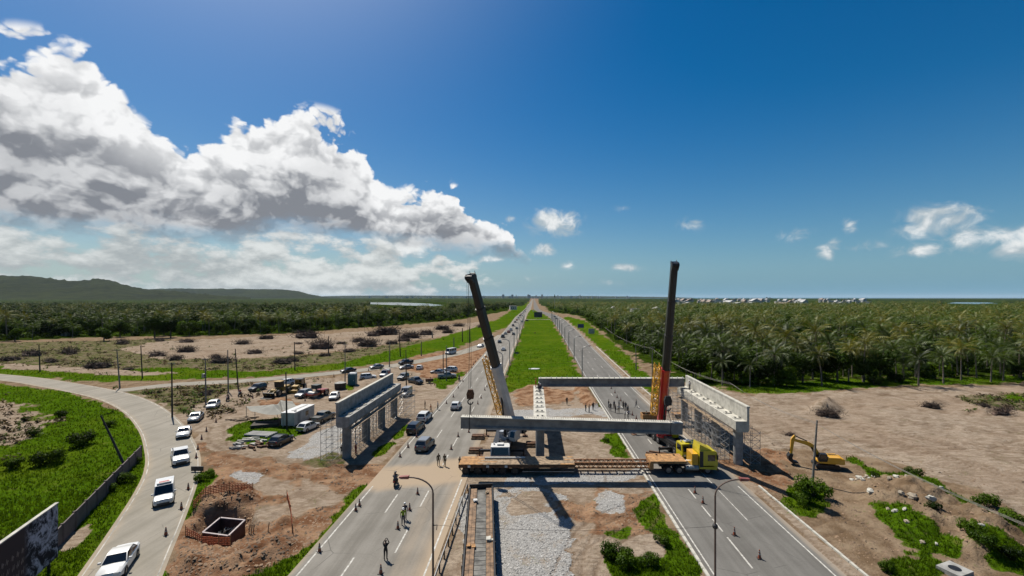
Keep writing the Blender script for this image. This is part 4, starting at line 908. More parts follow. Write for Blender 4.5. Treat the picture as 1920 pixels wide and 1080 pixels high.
armseg('dipper_arm', [(5.5, 5.9), (5.9, 5.1), (6.2, 2.2)], .42, [.3, .65, .35], M_yel, exc)
q = MB(); q.cyl((3.3, 0, 4.95), (5.5, 0, 5.85), .11, .11, 8).cyl((1.4, -.35, 1.7), (2.6, -.35, 3.9), .12, .12, 8).cyl((1.4, .35, 1.7), (2.6, .35, 3.9), .12, .12, 8).cyl((5.75, 0, 5.4), (6.45, 0, 2.7), .09, .09, 8); q.obj('hydraulic_cylinder', M_dark, bo)
q = MB(); q.prism([(5.9, 2.2), (6.5, 2.3), (6.9, 1.7), (6.7, .9), (6.0, .35), (5.2, .45), (5.0, .7), (5.9, .9), (6.1, 1.5)], -.6, .6); bk = q.obj('bucket', M_dark, exc)
for k in range(5): q = MB(); q.box(4.85, 5.2, -.58 + k * .27, -.48 + k * .27, .45, .55); q.obj('bucket_tooth', M_galv, bk)
# ------------------------------------------------------------------ steel form trough on the median
a0 = Vector((-5.95, 48.6, 0)); a1 = Vector((-3.9, 30.0, 0)); ax = (a1 - a0).normalized(); Tm = frame_to(a0, a1); L = (a1 - a0).length
tf = thing('steel_form', 'long rusty girder form with timber walkways lying on the gravel', 'steel form', a0); F0 = Tm.copy(); F0.translation = (0, 0, 0)
for s in (-1, 1):
    q = MB(); q.box(0, L, s * 1.25 - .06, s * 1.25 + .06, 0, 1.55, F0); q.obj('side_wall', M_dark, tf)
    for k in range(12): q = MB(); q.box(.3 + k * 1.55, .42 + k * 1.55, s * 1.36 - .05, s * 1.36 + .05, 0, 1.5, F0); q.obj('stiffener', M_dark, tf)
q = MB(); q.box(-.12, .0, -1.31, 1.31, 0, 1.75, F0); q.obj('end_plate', M_dark, tf)
q = MB(); q.box(.01, L, -.42, .55, .9, 1.22, F0); q.obj('form_bed', pm('form_steel_grey', (0.15, 0.145, 0.13), 0.6, 0.2, 0.3, 1.2), tf)
rp = random.Random(3)
for (ya, yb) in ((-1.18, -.8), (-.8, -.44), (.57, .9), (.9, 1.18)):
    x = .05
    while x < L:
        ln = min(rp.uniform(2.4, 4.2), L - x); q = MB(); q.box(x, x + ln - .03, ya + .01, yb - .01, 1.28 + rp.uniform(0, .03), 1.36, F0); q.obj('walkway_plank', pm('site_plank', (0.27, 0.17, 0.10), .85, 0, .25, 2.0, .2, 20), tf); x += ln
for k in range(16): q = MB(); q.box(6.5 + k * .62, 6.55 + k * .62, -.40, .53, 1.222, 1.245, F0); q.obj('form_rib', MATS['form_steel_grey'], tf)
for (u, v, c, lab) in ((3.0, -.6, M_white, 'white sacks dropped on the near walkway of the steel form'), (1.2, .7, M_wood, 'small heap of timber offcuts at the head of the steel form'), (10.5, .95, M_concl, 'pale block lying on the edge of the steel form'), (11.2, -.8, M_woodo, 'orange timber scrap on the near edge of the steel form')):
    q = MB(); r = random.Random(int(u * 10))
    for k in range(4): q.box(u + r.uniform(-.3, .3), u + r.uniform(.35, .6), v - r.uniform(.05, .22), v + r.uniform(.05, .22), 1.37 + k * .05, 1.43 + k * .05, Tm @ Matrix.Rotation(r.uniform(-.03, .03), 4, 'Z'))
    tag(q.obj('debris_pile', c), lab, 'debris')
# ------------------------------------------------------------------ guard rail at the median edge of the left road
gr = thing('guard_rail', 'grey steel guard rail along the median edge of the busy carriageway', 'guard rail', (-7.85, 30, 0))
for k in range(12):
    q = MB(); q.box(-.05, .05, k * 1.9 - .05, k * 1.9 + .05, -.1, .72); q.obj('post', M_dark, gr)
q = MB(); q.box(-.06, -.02, -2, 21, .48, .58).box(-.12, -.06, -2, 21, .56, .66).box(-.06, -.02, -2, 21, .66, .76); q.obj('rail_beam', M_galv, gr)
gr = thing('guard_rail', 'thin pale guard rail beside the far green median', 'guard rail', (-7.85, 92, 0))
for k in range(36):
    q = bpy.data.meshes.get('gr_post') or MB().box(-.05, .05, -.05, .05, -.1, .72).mesh('gr_post', M_dark); link('post', q, gr, (0, k * 5, 0))
q = MB(); q.box(-.06, -.02, 0, 180, .48, .76); q.obj('rail_beam', M_galv, gr)
# ------------------------------------------------------------------ boundary wall on the left
w0 = Vector((*G(119, 1016), 0)); w1 = Vector((*G(264, 860), 0)); w0 = w0 + (w0 - w1) * .35; n = 12
wl = thing('boundary_wall', 'dull purple brown panel wall in the grass beside the side road', 'wall', w0); M_wall = pm('wall_brown', (0.13, 0.095, 0.09), .85, 0, .12, .8)
for k in range(n):
    a = (w1 - w0) * (k / n); b = (w1 - w0) * ((k + 1) / n); q = MB(); q.bar(a + Vector((0, 0, .88)), b * .99 + a * .01 + Vector((0, 0, .88)), .12, 1.78); q.obj('wall_panel', M_wall, wl)
    q = MB(); q.box(b.x - .1, b.x + .1, b.y - .1, b.y + .1, -.1, 1.86); q.obj('wall_post', M_wall, wl)
# ------------------------------------------------------------------ billboard in the corner
def billboard_mat():
    m = bpy.data.materials.new('billboard_print'); m.use_nodes = True; t = NT(m.node_tree); b = t.n['Principled BSDF']
    O = t.node('ShaderNodeTexCoord').outputs['Object']; sp = t.node('ShaderNodeSeparateXYZ'); t.l.new(O, sp.inputs[0]); u, v = sp.outputs[0], sp.outputs[2]
    n1 = t.noise(O, .7, 5, .6, dist=1.5).outputs[0]; n2 = t.noise(O, 2.2, 4, .6, dist=2.0).outputs[0]
    pic = t.mix(t.sstep(t.m('ADD', t.m('MULTIPLY', n1, .7), t.m('MULTIPLY', n2, .3)), .43, .57), (0.020, 0.020, 0.024), (0.30, 0.31, 0.36))
    col = t.mix(t.sstep(t.m('ADD', u, t.m('MULTIPLY', n1, 1.6)), 4.1, 5.0), pic, (0.050, 0.038, 0.038))
    t.l.new(col, b.inputs['Base Color']); b.inputs['Roughness'].default_value = .9; b.inputs['Specular IOR Level'].default_value = .05; return m
bA = AT(106, 36.0, 0); bB = Vector((-35.2, 24.4, 0)); Lb = (bB - bA).length; Fb = frame_to(bA, bB); hb_ = math.atan2((bB - bA).y, (bB - bA).x)
bb = thing('billboard', 'dark roadside billboard with black and white picture and faint script', 'billboard', bA, hb_)
q = MB(); q.box(0, Lb, -.09, .09, 1.15, 5.62); pn = q.obj('panel', billboard_mat(), bb)
q = MB(); q.box(-.06, Lb, -.13, .13, 5.62, 5.70); q.obj('top_frame', M_concl, bb)
for x in (.4, 4, 8, Lb - .5): q = MB(); q.cyl((x, -.3, -.2), (x, -.3, 5.4), .11, .11, 8); q.obj('leg', M_dark, bb)
M_script = pm('faded_script_paint', (0.16, 0.12, 0.12), .6); r = random.Random(12)
for li, z in enumerate((3.95, 3.15, 2.4)):                         # faint, unreadable handwriting strokes
    x = 4.15
    q = MB()
    while x < 6.3:
        pts = [(x + .06 * k, .10, z + .20 * math.sin(2.4 * k + li) * (1 if k % 3 else 1.6)) for k in range(6)]
        for a, b in zip(pts, pts[1:]): q.bar(a, b, .012, .05)
        x += r.uniform(.42, .6)
    q.obj('script_line', M_script, pn)
# ------------------------------------------------------------------ utility poles, wires and street lamps
def pole(name, label, base, top, r, mat, arm=0.0, cat='utility pole', box=False, arms=1):
    b = Vector(base); t = thing(name, label, cat, b); tp = Vector(top) - b
    q = MB(); q.cyl((0, 0, -.3), tp, r * 1.25, r * .75, 8); q.obj('shaft', mat, t, 40)
    for k in range(arms if arm else 0):
        z = tp.z - .25 - k * .7; c = tp * (z / tp.z); q = MB(); q.box(c.x - arm / 2, c.x + arm / 2, c.y - .06, c.y + .06, z - .06, z + .06); a = q.obj('crossarm', M_poled, t)
        for s in (-1, -.5, .5, 1): i = MB(); i.cyl((c.x + s * arm * .46, c.y, z + .06), (c.x + s * arm * .46, c.y, z + .24), .05, .04, 6); i.obj('insulator', M_concl, a)
    if box: q = MB(); c = tp * .62; q.box(c.x - .6, c.x - .12, c.y - .3, c.y + .3, c.z - .5, c.z + .4); q.obj('transformer', M_galv, t)
    return t
POLES = [  # top px, base px, colour, crossarm, label
    ((73, 646), (75, 697), 0, 0, 'dark leaning pole in the scrub at the far left edge'), ((219, 655), (225, 728), 1, 1.4, 'pole at the fork of the side road and the ramp'),
    ((264, 648), (267, 709), 0, 0, 'thin dark pole behind the ramp by a brush heap'), ((322, 680), (323, 782), 0, 1.2, 'tall dark pole where the dirt track meets the side road'),
    ((385, 672), (386, 757), 1, 1.2, 'pale pole with transformer by the white hatchback'), ((427, 656), (428, 735), 1, 0, 'pole behind the two motorcycles'),
    ((441, 654), (447, 730), 0, 0, 'leaning dark pole next to the motorcycles'), ((552, 641), (553, 694), 0, 0, 'thin dark pole behind the ramp above the wheel loader'),
    ((647, 645), (647, 720), 1, 1.0, 'pole standing by the blue portable toilet'), ((616, 630), (616, 665), 0, 0, 'distant thin pole on the cleared land'),
    ((536, 698), (538, 806), 0, 0, 'tall black pole in front of the white site container'), ((731, 640), (730, 688), 1, 0, 'pole at the edge of the ramp behind the silver sedan'),
    ((748, 618), (751, 669), 0, 1.6, 'double pole on the grass beyond the ramp'), ((761, 656), (762, 727), 0, 0, 'black pole beside the black pickup'),
    ((831, 657), (831, 706), 0, 0, 'thin dark pole left of the pair near the verge'), ((837, 648), (837, 714), 1, 0, 'pale pole right of the pair near the verge'),
    ((867, 615), (867, 641), 0, 0, 'small far pole behind the crane rope'), ((880, 612), (881, 643), 0, 0, 'small far pole right behind the crane rope'),
    ((851, 632), (851, 652), 1, 0, 'short far pole beyond the white van'), ((810, 622), (811, 634), 1, 0, 'tiny distant pole on the cleared land edge'), ((790, 640), (790, 668), 1, 0, 'thin pole on the verge between the ramp and the grass'),
    ((189, 779), (241, 884), 0, 0, 'dark pole leaning over the boundary wall'), ((1532, 788), (1523, 906), 1, 0, 'pale pole in front of the yellow excavator'),
    ((1192, 648), (1193, 694), 1, 0, 'thin pole on the green verge before the palms'), ((1223, 650), (1223, 706), 1, 1.0, 'pale pole carrying the wires beside the red boom'),
    ((1287, 680), (1287, 708), 1, 0, 'pole behind the corner of the pale pier')]
for (tp, bs, c, arm, lab) in POLES:
    x, d = G(*bs); z = HC - (tp[1] - HY) * d / FP; xt = (tp[0] - CX) * d / FP
    pole('utility_pole', lab, (x, d, 0), (xt, d, z), max(.13, .0011 * d), (M_poled, M_pole)[c], arm * max(1, d / 90), box='transformer' in lab, arms=2 if 'double' in lab else 1)
wp = [Vector((35.2, 210, 8.6)), Vector((34.9, 125, 8.3)), Vector((35.3, 76, 7.9)), Vector((35.0, 53, 7.7)), Vector((35.2, 20, 8.0))]
for k in range(3):
    q = MB()
    for a, b in zip(wp, wp[1:]):
        pts = [a.lerp(b, u) + Vector((-.35 + k * .35, 0, -k * .22 - (1.5 if b.y > 25 else 1.6) * 4 * u * (1 - u) * min(1, (a - b).length / 50))) for u in np.linspace(0, 1, 13)]; q.tube(pts, .016, 4)
    tag(q.obj('overhead_wire', M_pole), ['upper', 'middle', 'lowest'][k] + ' grey overhead wire sagging along the sand side of the road', 'wire')
def lamp(label, x, d, side, h=8.8, arm=1.9):
    t = thing('street_lamp', label, 'street lamp', (x, d, 0)); r = .075 if d < 60 else .075 + d * .0004
    q = MB(); q.cyl((0, 0, 0), (0, 0, h - 1.2), r * 1.2, r, 8); q.box(-.16, .16, -.16, .16, -.05, .12); q.obj('post', M_galv if d > 60 else pm('lamp_post_brown', (.2, .14, .11), .6, .3), t, 40)
    q = MB(); pts = [Vector((side * arm * (1 - math.cos(a)), 0, h - 1.2 + 1.25 * math.sin(a))) for a in np.linspace(0, math.pi / 2, 9)]; q.tube(pts, r * .8, 7); am = q.obj('arm', M_galv if d > 60 else MATS['lamp_post_brown'], t, 40)
    e = pts[-1]; q = MB(); q.prism([(0, -.10), (side * .75, -.04), (side * .75, .08), (0, .14)], -.14, .14, Matrix.Translation(e)); hd = q.obj('lamp_head', pm('lamp_head_red', (.3, .09, .07), .5), t)
    q = MB(); q.box(*sorted((e.x + side * .1, e.x + side * .65)), -.1, .1, e.z - .115, e.z - .085); q.obj('lens', M_lampw, hd)
    return t
l1 = lamp('brown street lamp arching over the busy carriageway in the foreground', -7.9, 33.6, -1)
q = MB(); q.cyl((.0, -.1, 5.1), (.35, -.1, 5.15), .03, .03, 6).cyl((.35, -.1, 5.15), (.3, -.1, 4.75), .03, .03, 6); q.obj('bracket', M_dark, l1)
l2 = lamp('street lamp with cable cluster beside the empty carriageway in the foreground', 14.15, 33.2, 1)
q = MB(); q.ball((0, 0, 5.2), .22, n=8, m=6); q.obj('cable_cluster', M_dark, l2)
q = MB(); pts = [Vector((0, 0, 5.2)).lerp(Vector((-22.0, .4, 5.1)), u) + Vector((0, 0, -1.6 * u * (1 - u))) for u in np.linspace(0, 1, 25)]; q.tube(pts, .012, 4); tag(q.obj('overhead_wire', M_dark, None, False, (14.15, 33.2, 0)), 'thin dark wire strung between the two foreground street lamps', 'wire')
for k in range(11):
    d = 125 + 31 * k; lamp(ORD[k] + ' far street lamp from the girder along the empty carriageway', float(interp(d, RR_L)) - .5, d, 1)
for k in range(9):
    d = 112 + 33 * k; lamp(ORD[k] + ' far street lamp from the crane along the busy carriageway', float(interp(d, LR_R)) + .35, d, -1)
# ------------------------------------------------------------------ traffic cones
def cone_proto():
    t = thing('traffic_cone', 'cone', 'traffic cone')
    q = MB(); q.box(-.2, .2, -.2, .2, 0, .05); q.obj('base', M_plast, t); q = MB(); q.cyl((0, 0, .05), (0, 0, .82), .155, .035, 10); q.obj('body', M_cone, t, 40)
    q = MB(); q.cyl((0, 0, .36), (0, 0, .5), .113, .094, 10, False).cyl((0, 0, .6), (0, 0, .7), .079, .063, 10, False); q.obj('reflective_band', M_conew, t); return t
CP = cone_proto(); _first = [True]
def cone(x, d, label, group):
    o = CP if _first[0] else copy_tree(CP); _first[0] = False
    o.location = (x, d, .026); o['label'] = label; o['group'] = group; o.rotation_euler = (0, 0, (x * 7.3 + d) % 1.5); o.scale = (.98,) * 3
rows = [('nearest the camera in the lane line cones of the busy carriageway', [(714, 1076), (746, 992), (768, 957), (783, 927)]), ('from the camera on the left edge of the busy carriageway', [(599, 1035), (667, 958), (674, 949), (750, 857), (765, 839), (781, 820), (796, 802)]),
        ('from the trailer in the line across to the girder', [(846, 843), (859, 819), (879, 811), (896, 758), (902, 747), (909, 732), (913, 726), (918, 712)]), ('from the shadow along the lane line of the empty carriageway', [(1303, 925), (1318, 944), (1377, 1004), (1424, 1048)]),
        ('among the people on the empty carriageway', [(1146, 729), (1153, 737), (1157, 746), (1164, 752), (1186, 779), (1193, 786)]), ('on the busy road beyond the hook block', [(850, 745), (859, 728), (868, 716), (837, 757), (874, 700), (885, 690), (888, 684), (892, 679), (896, 674), (900, 669)]),
        ('along the dirt edge of the side road', [(353, 918), (340, 955), (311, 1004), (368, 859), (371, 843), (378, 824), (387, 809), (405, 792)]), ('along the dirt track by the motorcycles', [(437, 770), (461, 752), (474, 747), (572, 752), (597, 713), (626, 706), (691, 695)])]
for wh, pts in rows:
    for k, p in enumerate(pts): cone(*G(*p), (ORD[k] + ' orange cone ' + wh).replace('first orange cone nearest', 'orange cone nearest'), 'orange traffic cones')
# ------------------------------------------------------------------ site compound on the left
cx, cd = G(552, 801); ct = thing('site_container', 'white site office container beside the parked pickup', 'container', (cx, cd, 0), R(-4)); M_cont = pm('container_white', (.62, .61, .57), .55, 0, .1, 1.0)
q = MB(); q.box(-2.45, 0, 0, 6.1, .25, 2.45); q.obj('body', M_cont, ct); q = MB(); q.box(-2.5, .05, -.05, 6.15, 2.452, 2.55); rf = q.obj('roof', M_white, ct)
q = MB(); q.box(-1.35, -1.0, 1.2, 5.6, 2.552, 2.62); q.obj('roof_rib', M_galv, rf); q = MB(); q.cyl((-.5, 1.0, 2.55), (-.5, 1.0, 2.75), .22, .22, 10); q.obj('roof_vent', M_galv, rf)
q = MB(); q.box(.0, .012, 3.3, 4.2, 1.1, 1.95); wd = q.obj('window', M_glass, ct); q = MB(); q.box(.0, .03, 3.24, 4.26, 1.03, 1.1); q.obj('sill', M_white, wd)
q = MB(); q.box(0, .014, .9, 1.75, .3, 2.2); q.obj('door', M_conc, ct)
for k in range(14): q = MB(); q.box(-2.3 + k * .165, -2.22 + k * .165, -.02, 0, .3, 2.4); q.obj('corrugation', M_cont, ct)
for (x, y) in ((-2.2, .3), (-.2, .3), (-2.2, 5.8), (-.2, 5.8)): q = MB(); q.box(x - .15, x + .15, y - .15, y + .15, -.05, .25); q.obj('foot_block', M_conc, ct)
M_tarp = pm('grey_tarpaulin', (.25, .245, .21), .8, 0, .12, .5)
def canopy(label, corners, peak, posts):
    c0 = Vector((*G(*corners[0], 2.4), 0)); t = thing('shade_canopy', label, 'canopy', c0); P4 = [Vector((*G(*c, 2.4), 2.4)) - c0 for c in corners]; pk = Vector((*G(*peak, 3.1), 3.1)) - c0
    nn = 7; q = MB(); vs = []; fs = []; N = len(P4)
    for i in range(N):
        a, b = P4[i], P4[(i + 1) % N]; o = len(vs)
        for u in range(nn + 1):
            for v in range(nn + 1):
                e = a.lerp(b, v / nn); p = e.lerp(pk, u / nn); p.z -= .35 * math.sin(math.pi * v / nn) * (1 - u / nn) + .3 * (u / nn) * (1 - u / nn); vs.append(p)
        for u in range(nn):
            for v in range(nn): fs.append((o + u * (nn + 1) + v, o + u * (nn + 1) + v + 1, o + (u + 1) * (nn + 1) + v + 1, o + (u + 1) * (nn + 1) + v))
    q.add(vs, fs); q.obj('canvas', M_tarp, t, True)
    for p in P4: rod('post', (p.x, p.y, -.1), p, .05, M_galv, t)
    return t
canopy('grey shade canopy pitched left of the white container', [(478, 772), (531, 776), (527, 757), (462, 762)], (512, 758), 4)
canopy('smaller grey canopy stretched behind the white container', [(531, 770), (562, 762), (548, 752), (520, 758)], (526, 750), 4)
x, d = G(500, 798); st = thing('timber_stack', 'dark stack of boards in the shade of the canopy', 'timber', (x, d, 0), R(20))
for k in range(6):
    for j in range(3): q = MB(); q.box(-2.2, 2.2, -1.4 + k * .46, -1.0 + k * .46, j * .2, j * .2 + .18); q.obj('board', M_poled, st)
x, d = G(489, 816); st = thing('pipe_stack', 'grey stack of pipes on the grass behind the black hatchback', 'pipes', (x, d, 0), R(-8))
for k in range(5): q = MB(); q.cyl((-2.3, k * .42 - .8, .2), (2.3, k * .42 - .8, .2), .19, .19, 10); q.obj('pipe', M_conc, st)
r = random.Random(2)
for i, (px, py, n, lab) in enumerate(((468, 828, 9, 'pale rubble and board scraps left of the black hatchback'), (450, 838, 8, 'broken blocks at the corner of the dirt track'), (440, 788, 6, 'long pale boards lying on the bare ground'), (478, 838, 10, 'brown scrap heap in front of the black hatchback'))):
    x, d = G(px, py); q = MB()
    for k in range(n * 2):
        u, v = r.uniform(-2, 2), r.uniform(-1.2, 1.2); ln = r.uniform(.3, 1.4) * (2 if 'boards' in lab else 1); q.box(u, u + ln, v, v + r.uniform(.12, .35), r.uniform(0, .1), r.uniform(.15, .4), Matrix.Translation((x, d, 0)) @ Matrix.Rotation(r.uniform(-.6, .6), 4, 'Z'))
    tag(q.obj('rubble_heap', (M_concl, M_conc, M_wood, M_rust)[i]), lab, 'rubble')
x, d = G(661, 722); pt = thing('portable_toilet', 'blue green portable toilet beside a pale pole', 'toilet', (x, d, 0), R(8)); M_teal = pm('teal_plastic', (.03, .15, .19), .5)
q = MB(); q.box(-.95, .95, -.95, .95, .12, 3.05); q.obj('cabin', M_teal, pt); q = MB(); q.box(-.9, .9, -.9, .9, 3.05, 3.3, None, .75); q.obj('roof', M_white, pt); q = MB(); q.box(-.65, .65, -1.0, -.96, .2, 2.8); dd = q.obj('door', M_teal, pt); q = MB(); q.box(.45, .55, -1.04, -1.0, 1.2, 1.5); q.obj('handle', M_white, dd); q = MB(); q.box(-1, 1, -1, 1, 0, .12); q.obj('skid', M_dark, pt)
x, d = G(638, 729.5); tkk = thing('water_tank', 'squat dark water tank near the portable toilet', 'tank', (x, d, 0)); q = MB(); q.cyl((0, 0, .1), (0, 0, 1.6), 1.3, 1.35, 18); q.obj('vessel', M_poled, tkk, 40); q = MB(); q.cyl((0, 0, 1.6), (0, 0, 1.85), 1.35, .5, 18); q.obj('lid', M_conc, tkk, 40)
# ------------------------------------------------------------------ concrete pit box and orange mesh
cs = [Vector((*G(413, 970.5, .05), 0)), Vector((*G(459, 975, .05), 0)), Vector((*G(428, 1004.5, .05), 0)), Vector((*G(380, 998, .05), 0))]; c0 = sum(cs, Vector()) / 4
pb = thing('pit_box', 'open red brown formwork box with pale rim in the earth pit', 'formwork', c0); M_form = pm('red_formwork', (.12, .05, .04), .8, 0, .2, 2)
for i in range(4):
    a, b = cs[i] - c0, cs[(i + 1) % 4] - c0; q = MB(); q.bar(a + Vector((0, 0, -.75)), b + Vector((0, 0, -.75)), .10, 1.5); q.obj('side_panel', M_form, pb); q = MB(); q.bar(a + Vector((0, 0, .04)), b + Vector((0, 0, .04)), .16, .08); q.obj('rim', pm('rim_pale', (.5, .43, .42), .8), pb)
q = MB(); rr_ = random.Random(5)
for k in range(30): a = Vector((rr_.uniform(-.8, .8), rr_.uniform(-.8, .8), rr_.uniform(-1.2, -.7))); q.cyl(a, a + Vector((rr_.uniform(-.5, .5), rr_.uniform(-.5, .5), rr_.uniform(.0, .5))), .03, .03, 4)
q.obj('rebar_cage', M_galv, pb)
M_mesh = pm('orange_mesh', (.62, .15, .05), .8, 0, .25, 6)
def meshfence(label, pts, h):
    P3 = [Vector((*G(*p), 0)) for p in pts]; t = thing('mesh_fence', label, 'mesh fence', P3[0]); q = MB(); n = 0
    for a, b in zip(P3, P3[1:]):
        L = (b - a).length; m = max(4, int(L / .25)); za, zb = zat(a.x, a.y), zat(b.x, b.y)
        for k in range(m + 1): p = a.lerp(b, k / m) - P3[0]; z = za + (zb - za) * k / m; sag = .18 * math.sin(k * .9) ; q.cyl((p.x, p.y, z), (p.x, p.y, z + h - sag * .4), .03, .03, 4)
        for j in range(5):
            for k in range(m): p0 = a.lerp(b, k / m) - P3[0]; p1 = a.lerp(b, (k + 1) / m) - P3[0]; z = za + (zb - za) * k / m; q.bar((p0.x, p0.y, z + .1 + j * (h - .15) / 4), (p1.x, p1.y, z + .1 + j * (h - .15) / 4 + .02), .02, .09)
    q.obj('netting', M_mesh, t)
    for p in P3: z = zat(p.x, p.y); rod('stake', (p.x - P3[0].x, p.y - P3[0].y, z - .3), (p.x - P3[0].x, p.y - P3[0].y, z + h + .2), .035, M_woodo, t)
meshfence('orange safety netting on the mound behind the pit', [(362, 962), (385, 946), (430, 940), (474, 930)], .9)
meshfence('orange safety netting in front of the pit box', [(348, 1004), (378, 1012), (410, 1024), (432, 1024)], .8)
meshfence('orange safety netting at the right of the mound by the red stakes', [(538, 935), (545, 965), (548, 1002)], .7)
for i, (px, py) in enumerate(((466, 1000), (470, 1001), (474, 1000), (502, 998), (362, 990))): x, d = G(px, py); z = zat(x, d); tag(rod('stake', (x, d, z - .2), (x + .15, d, z + .95), .04, M_wood), ORD[i] + ' pale timber stake from the pit box going right', 'stake')
# ------------------------------------------------------------------ signs
def sign(label, x, d, w, z0, z1, mat, posts=2, back=M_galv, rz=0):
    t = thing('road_sign', label, 'sign', (x, d, 0), rz); q = MB(); q.box(-w / 2, w / 2, -.05, .05, z0, z1); q.obj('board', mat, t)
    q = MB(); q.box(-w / 2 + .15, w / 2 - .15, -.062, -.052, z0 + .12, z0 + .3); q.obj('border_stripe', back, t)
    for k in range(posts): u = (k + .5) / posts * w - w / 2; q = MB(); q.cyl((u, .12, -.2), (u, .12, z1 - .1), .09, .09, 6); q.obj('post', M_galv, t)
    return t
M_blue = pm('sign_blue', (.02, .05, .22), .5); M_signd = pm('sign_back_grey', (.05, .06, .075), .6)
x, d = G(1009, 599); sign('dark blue grey sign board on the far median', x, d, 8.5, 2.2, 7.8, M_signd, 2)
x, d = G(1089, 620); sign('blue sign board before the palm edge', x, d, 4.2, 1.9, 4.6, M_blue, 2)
x, d = G(1109, 627); sign('blank white board on the green verge', x, d, 3.8, .4, 3.6, M_concl, 2)
x, d = G(969, 666); sign('small dark sign beside the far guard rail', x, d, 1.5, .5, 1.3, M_signd, 1)
x, d = G(370, 885); sign('low black sign at the corner of the side road', x, d, 1.6, .15, .75, M_plast, 2, M_plast)
x, d = G(988, 603); sign('small dark sign near the left edge of the far median', x, d, 3.0, .4, 1.6, M_signd, 1)
# white tarpaulin sheet on the grass and a drain cover
x, d = G(1003, 692); q = MB(); r = random.Random(1); P8 = [(x + 1.9 * math.cos(a) * r.uniform(.8, 1.2), d + 1.0 * math.sin(a) * r.uniform(.7, 1.2), .12 + r.uniform(0, .1)) for a in np.linspace(0, 2 * math.pi, 11)[:-1]]; q.add([(x, d, .32)] + P8, [(0, i + 1, (i + 1) % 10 + 1) for i in range(10)]); q.add([(p[0], p[1], 0) for p in P8] + P8, [(i, (i + 1) % 10, 10 + (i + 1) % 10, 10 + i) for i in range(10)]); tag(q.obj('white_sheet', M_white), 'white sheet lying on the green median', 'sheet')
x, d = G(1790, 1074); dc = thing('drain_chamber', 'square concrete drain chamber in the lower right corner', 'drain', (x, d, 0), R(20)); q = MB(); q.box(-.95, .95, -.8, .8, -.2, .38); q.obj('slab', M_conc, dc); q = MB(); q.cyl((0, 0, .38), (0, 0, .41), .42, .42, 18); q.obj('cover', M_dark, dc)
# planks, mats and bars lying by the yellow truck
for i, (px, py, a, ln, lab) in enumerate(((1246, 852, -24, 4.4, 'rusty beam lying beside the gooseneck deck'), (1234, 858, -38, 3.6, 'second rusty beam lying across the first'), (1262, 848, -18, 3.2, 'short brown beam near the crane wheels'))):
    x, d = G(px, py); q = MB(); q.box(-ln / 2, ln / 2, -.13, .13, .03 + i * .2, .22 + i * .2); q.box(-ln / 2, ln / 2, -.18, .18, .22 + i * .2, .25 + i * .2); tag(q.obj('steel_beam', M_rust, None, False, (x, d, 0), R(a)), lab, 'beam')
x, d = G(1221, 786); sk = thing('skip_box', 'orange steel box standing beside the red boom', 'skip', (x, d, 0)); 
for (a, b, c_, e) in ((-1.8, 1.8, -1.0, -.9), (-1.8, 1.8, .9, 1.0), (-1.8, -1.7, -.9, .9), (1.7, 1.8, -.9, .9)): q = MB(); q.box(a, b, c_, e, 0, 1.1); q.obj('side_panel', M_woodo, sk)
q = MB(); q.box(-1.7, 1.7, -.9, .9, .05, .2); q.obj('floor', M_rust, sk)
x, d = G(1276, 782); sk = thing('timber_crate', 'orange timber crate right of the red boom', 'crate', (x, d, 0), .1)
for k in range(5): q = MB(); q.box(-1.5, 1.5, -.8 + k * .33, -.52 + k * .33, .7, .8); q.obj('slat', M_woodo, sk)
q = MB(); q.box(-1.4, 1.4, -.7, .7, 0, .7); q.obj('body', M_wood, sk)
# ------------------------------------------------------------------ cars (x forward, y left)
CARS = {
    'hatch': dict(L=4.0, W=1.74, H=1.50, hood=.92, belt=.98, wf=1.0, wt=.35, rt=-1.35, rb=-1.85, wb=2.5, tail=.98, r=.31, gc=.2),
    'sedan': dict(L=4.5, W=1.78, H=1.46, hood=.92, belt=.96, wf=.95, wt=.30, rt=-1.0, rb=-1.6, wb=2.65, tail=1.02, r=.32, gc=.2),
    'suv': dict(L=4.4, W=1.86, H=1.70, hood=1.06, belt=1.12, wf=1.05, wt=.45, rt=-1.65, rb=-2.1, wb=2.65, tail=1.12, r=.36, gc=.25),
    'pickup': dict(L=5.2, W=1.90, H=1.80, hood=1.14, belt=1.18, wf=1.3, wt=.75, rt=-.75, rb=-.95, wb=3.1, tail=1.12, r=.38, gc=.3),
    'van': dict(L=5.4, W=2.0, H=2.45, hood=1.2, belt=1.35, wf=2.15, wt=1.55, rt=-2.55, rb=-2.65, wb=3.4, tail=1.35, r=.36, gc=.25),
    'smallvan': dict(L=4.4, W=1.78, H=1.95, hood=1.05, belt=1.1, wf=1.15, wt=.55, rt=-2.0, rb=-2.12, wb=2.7, tail=1.1, r=.32, gc=.22)}
PROTO = {}
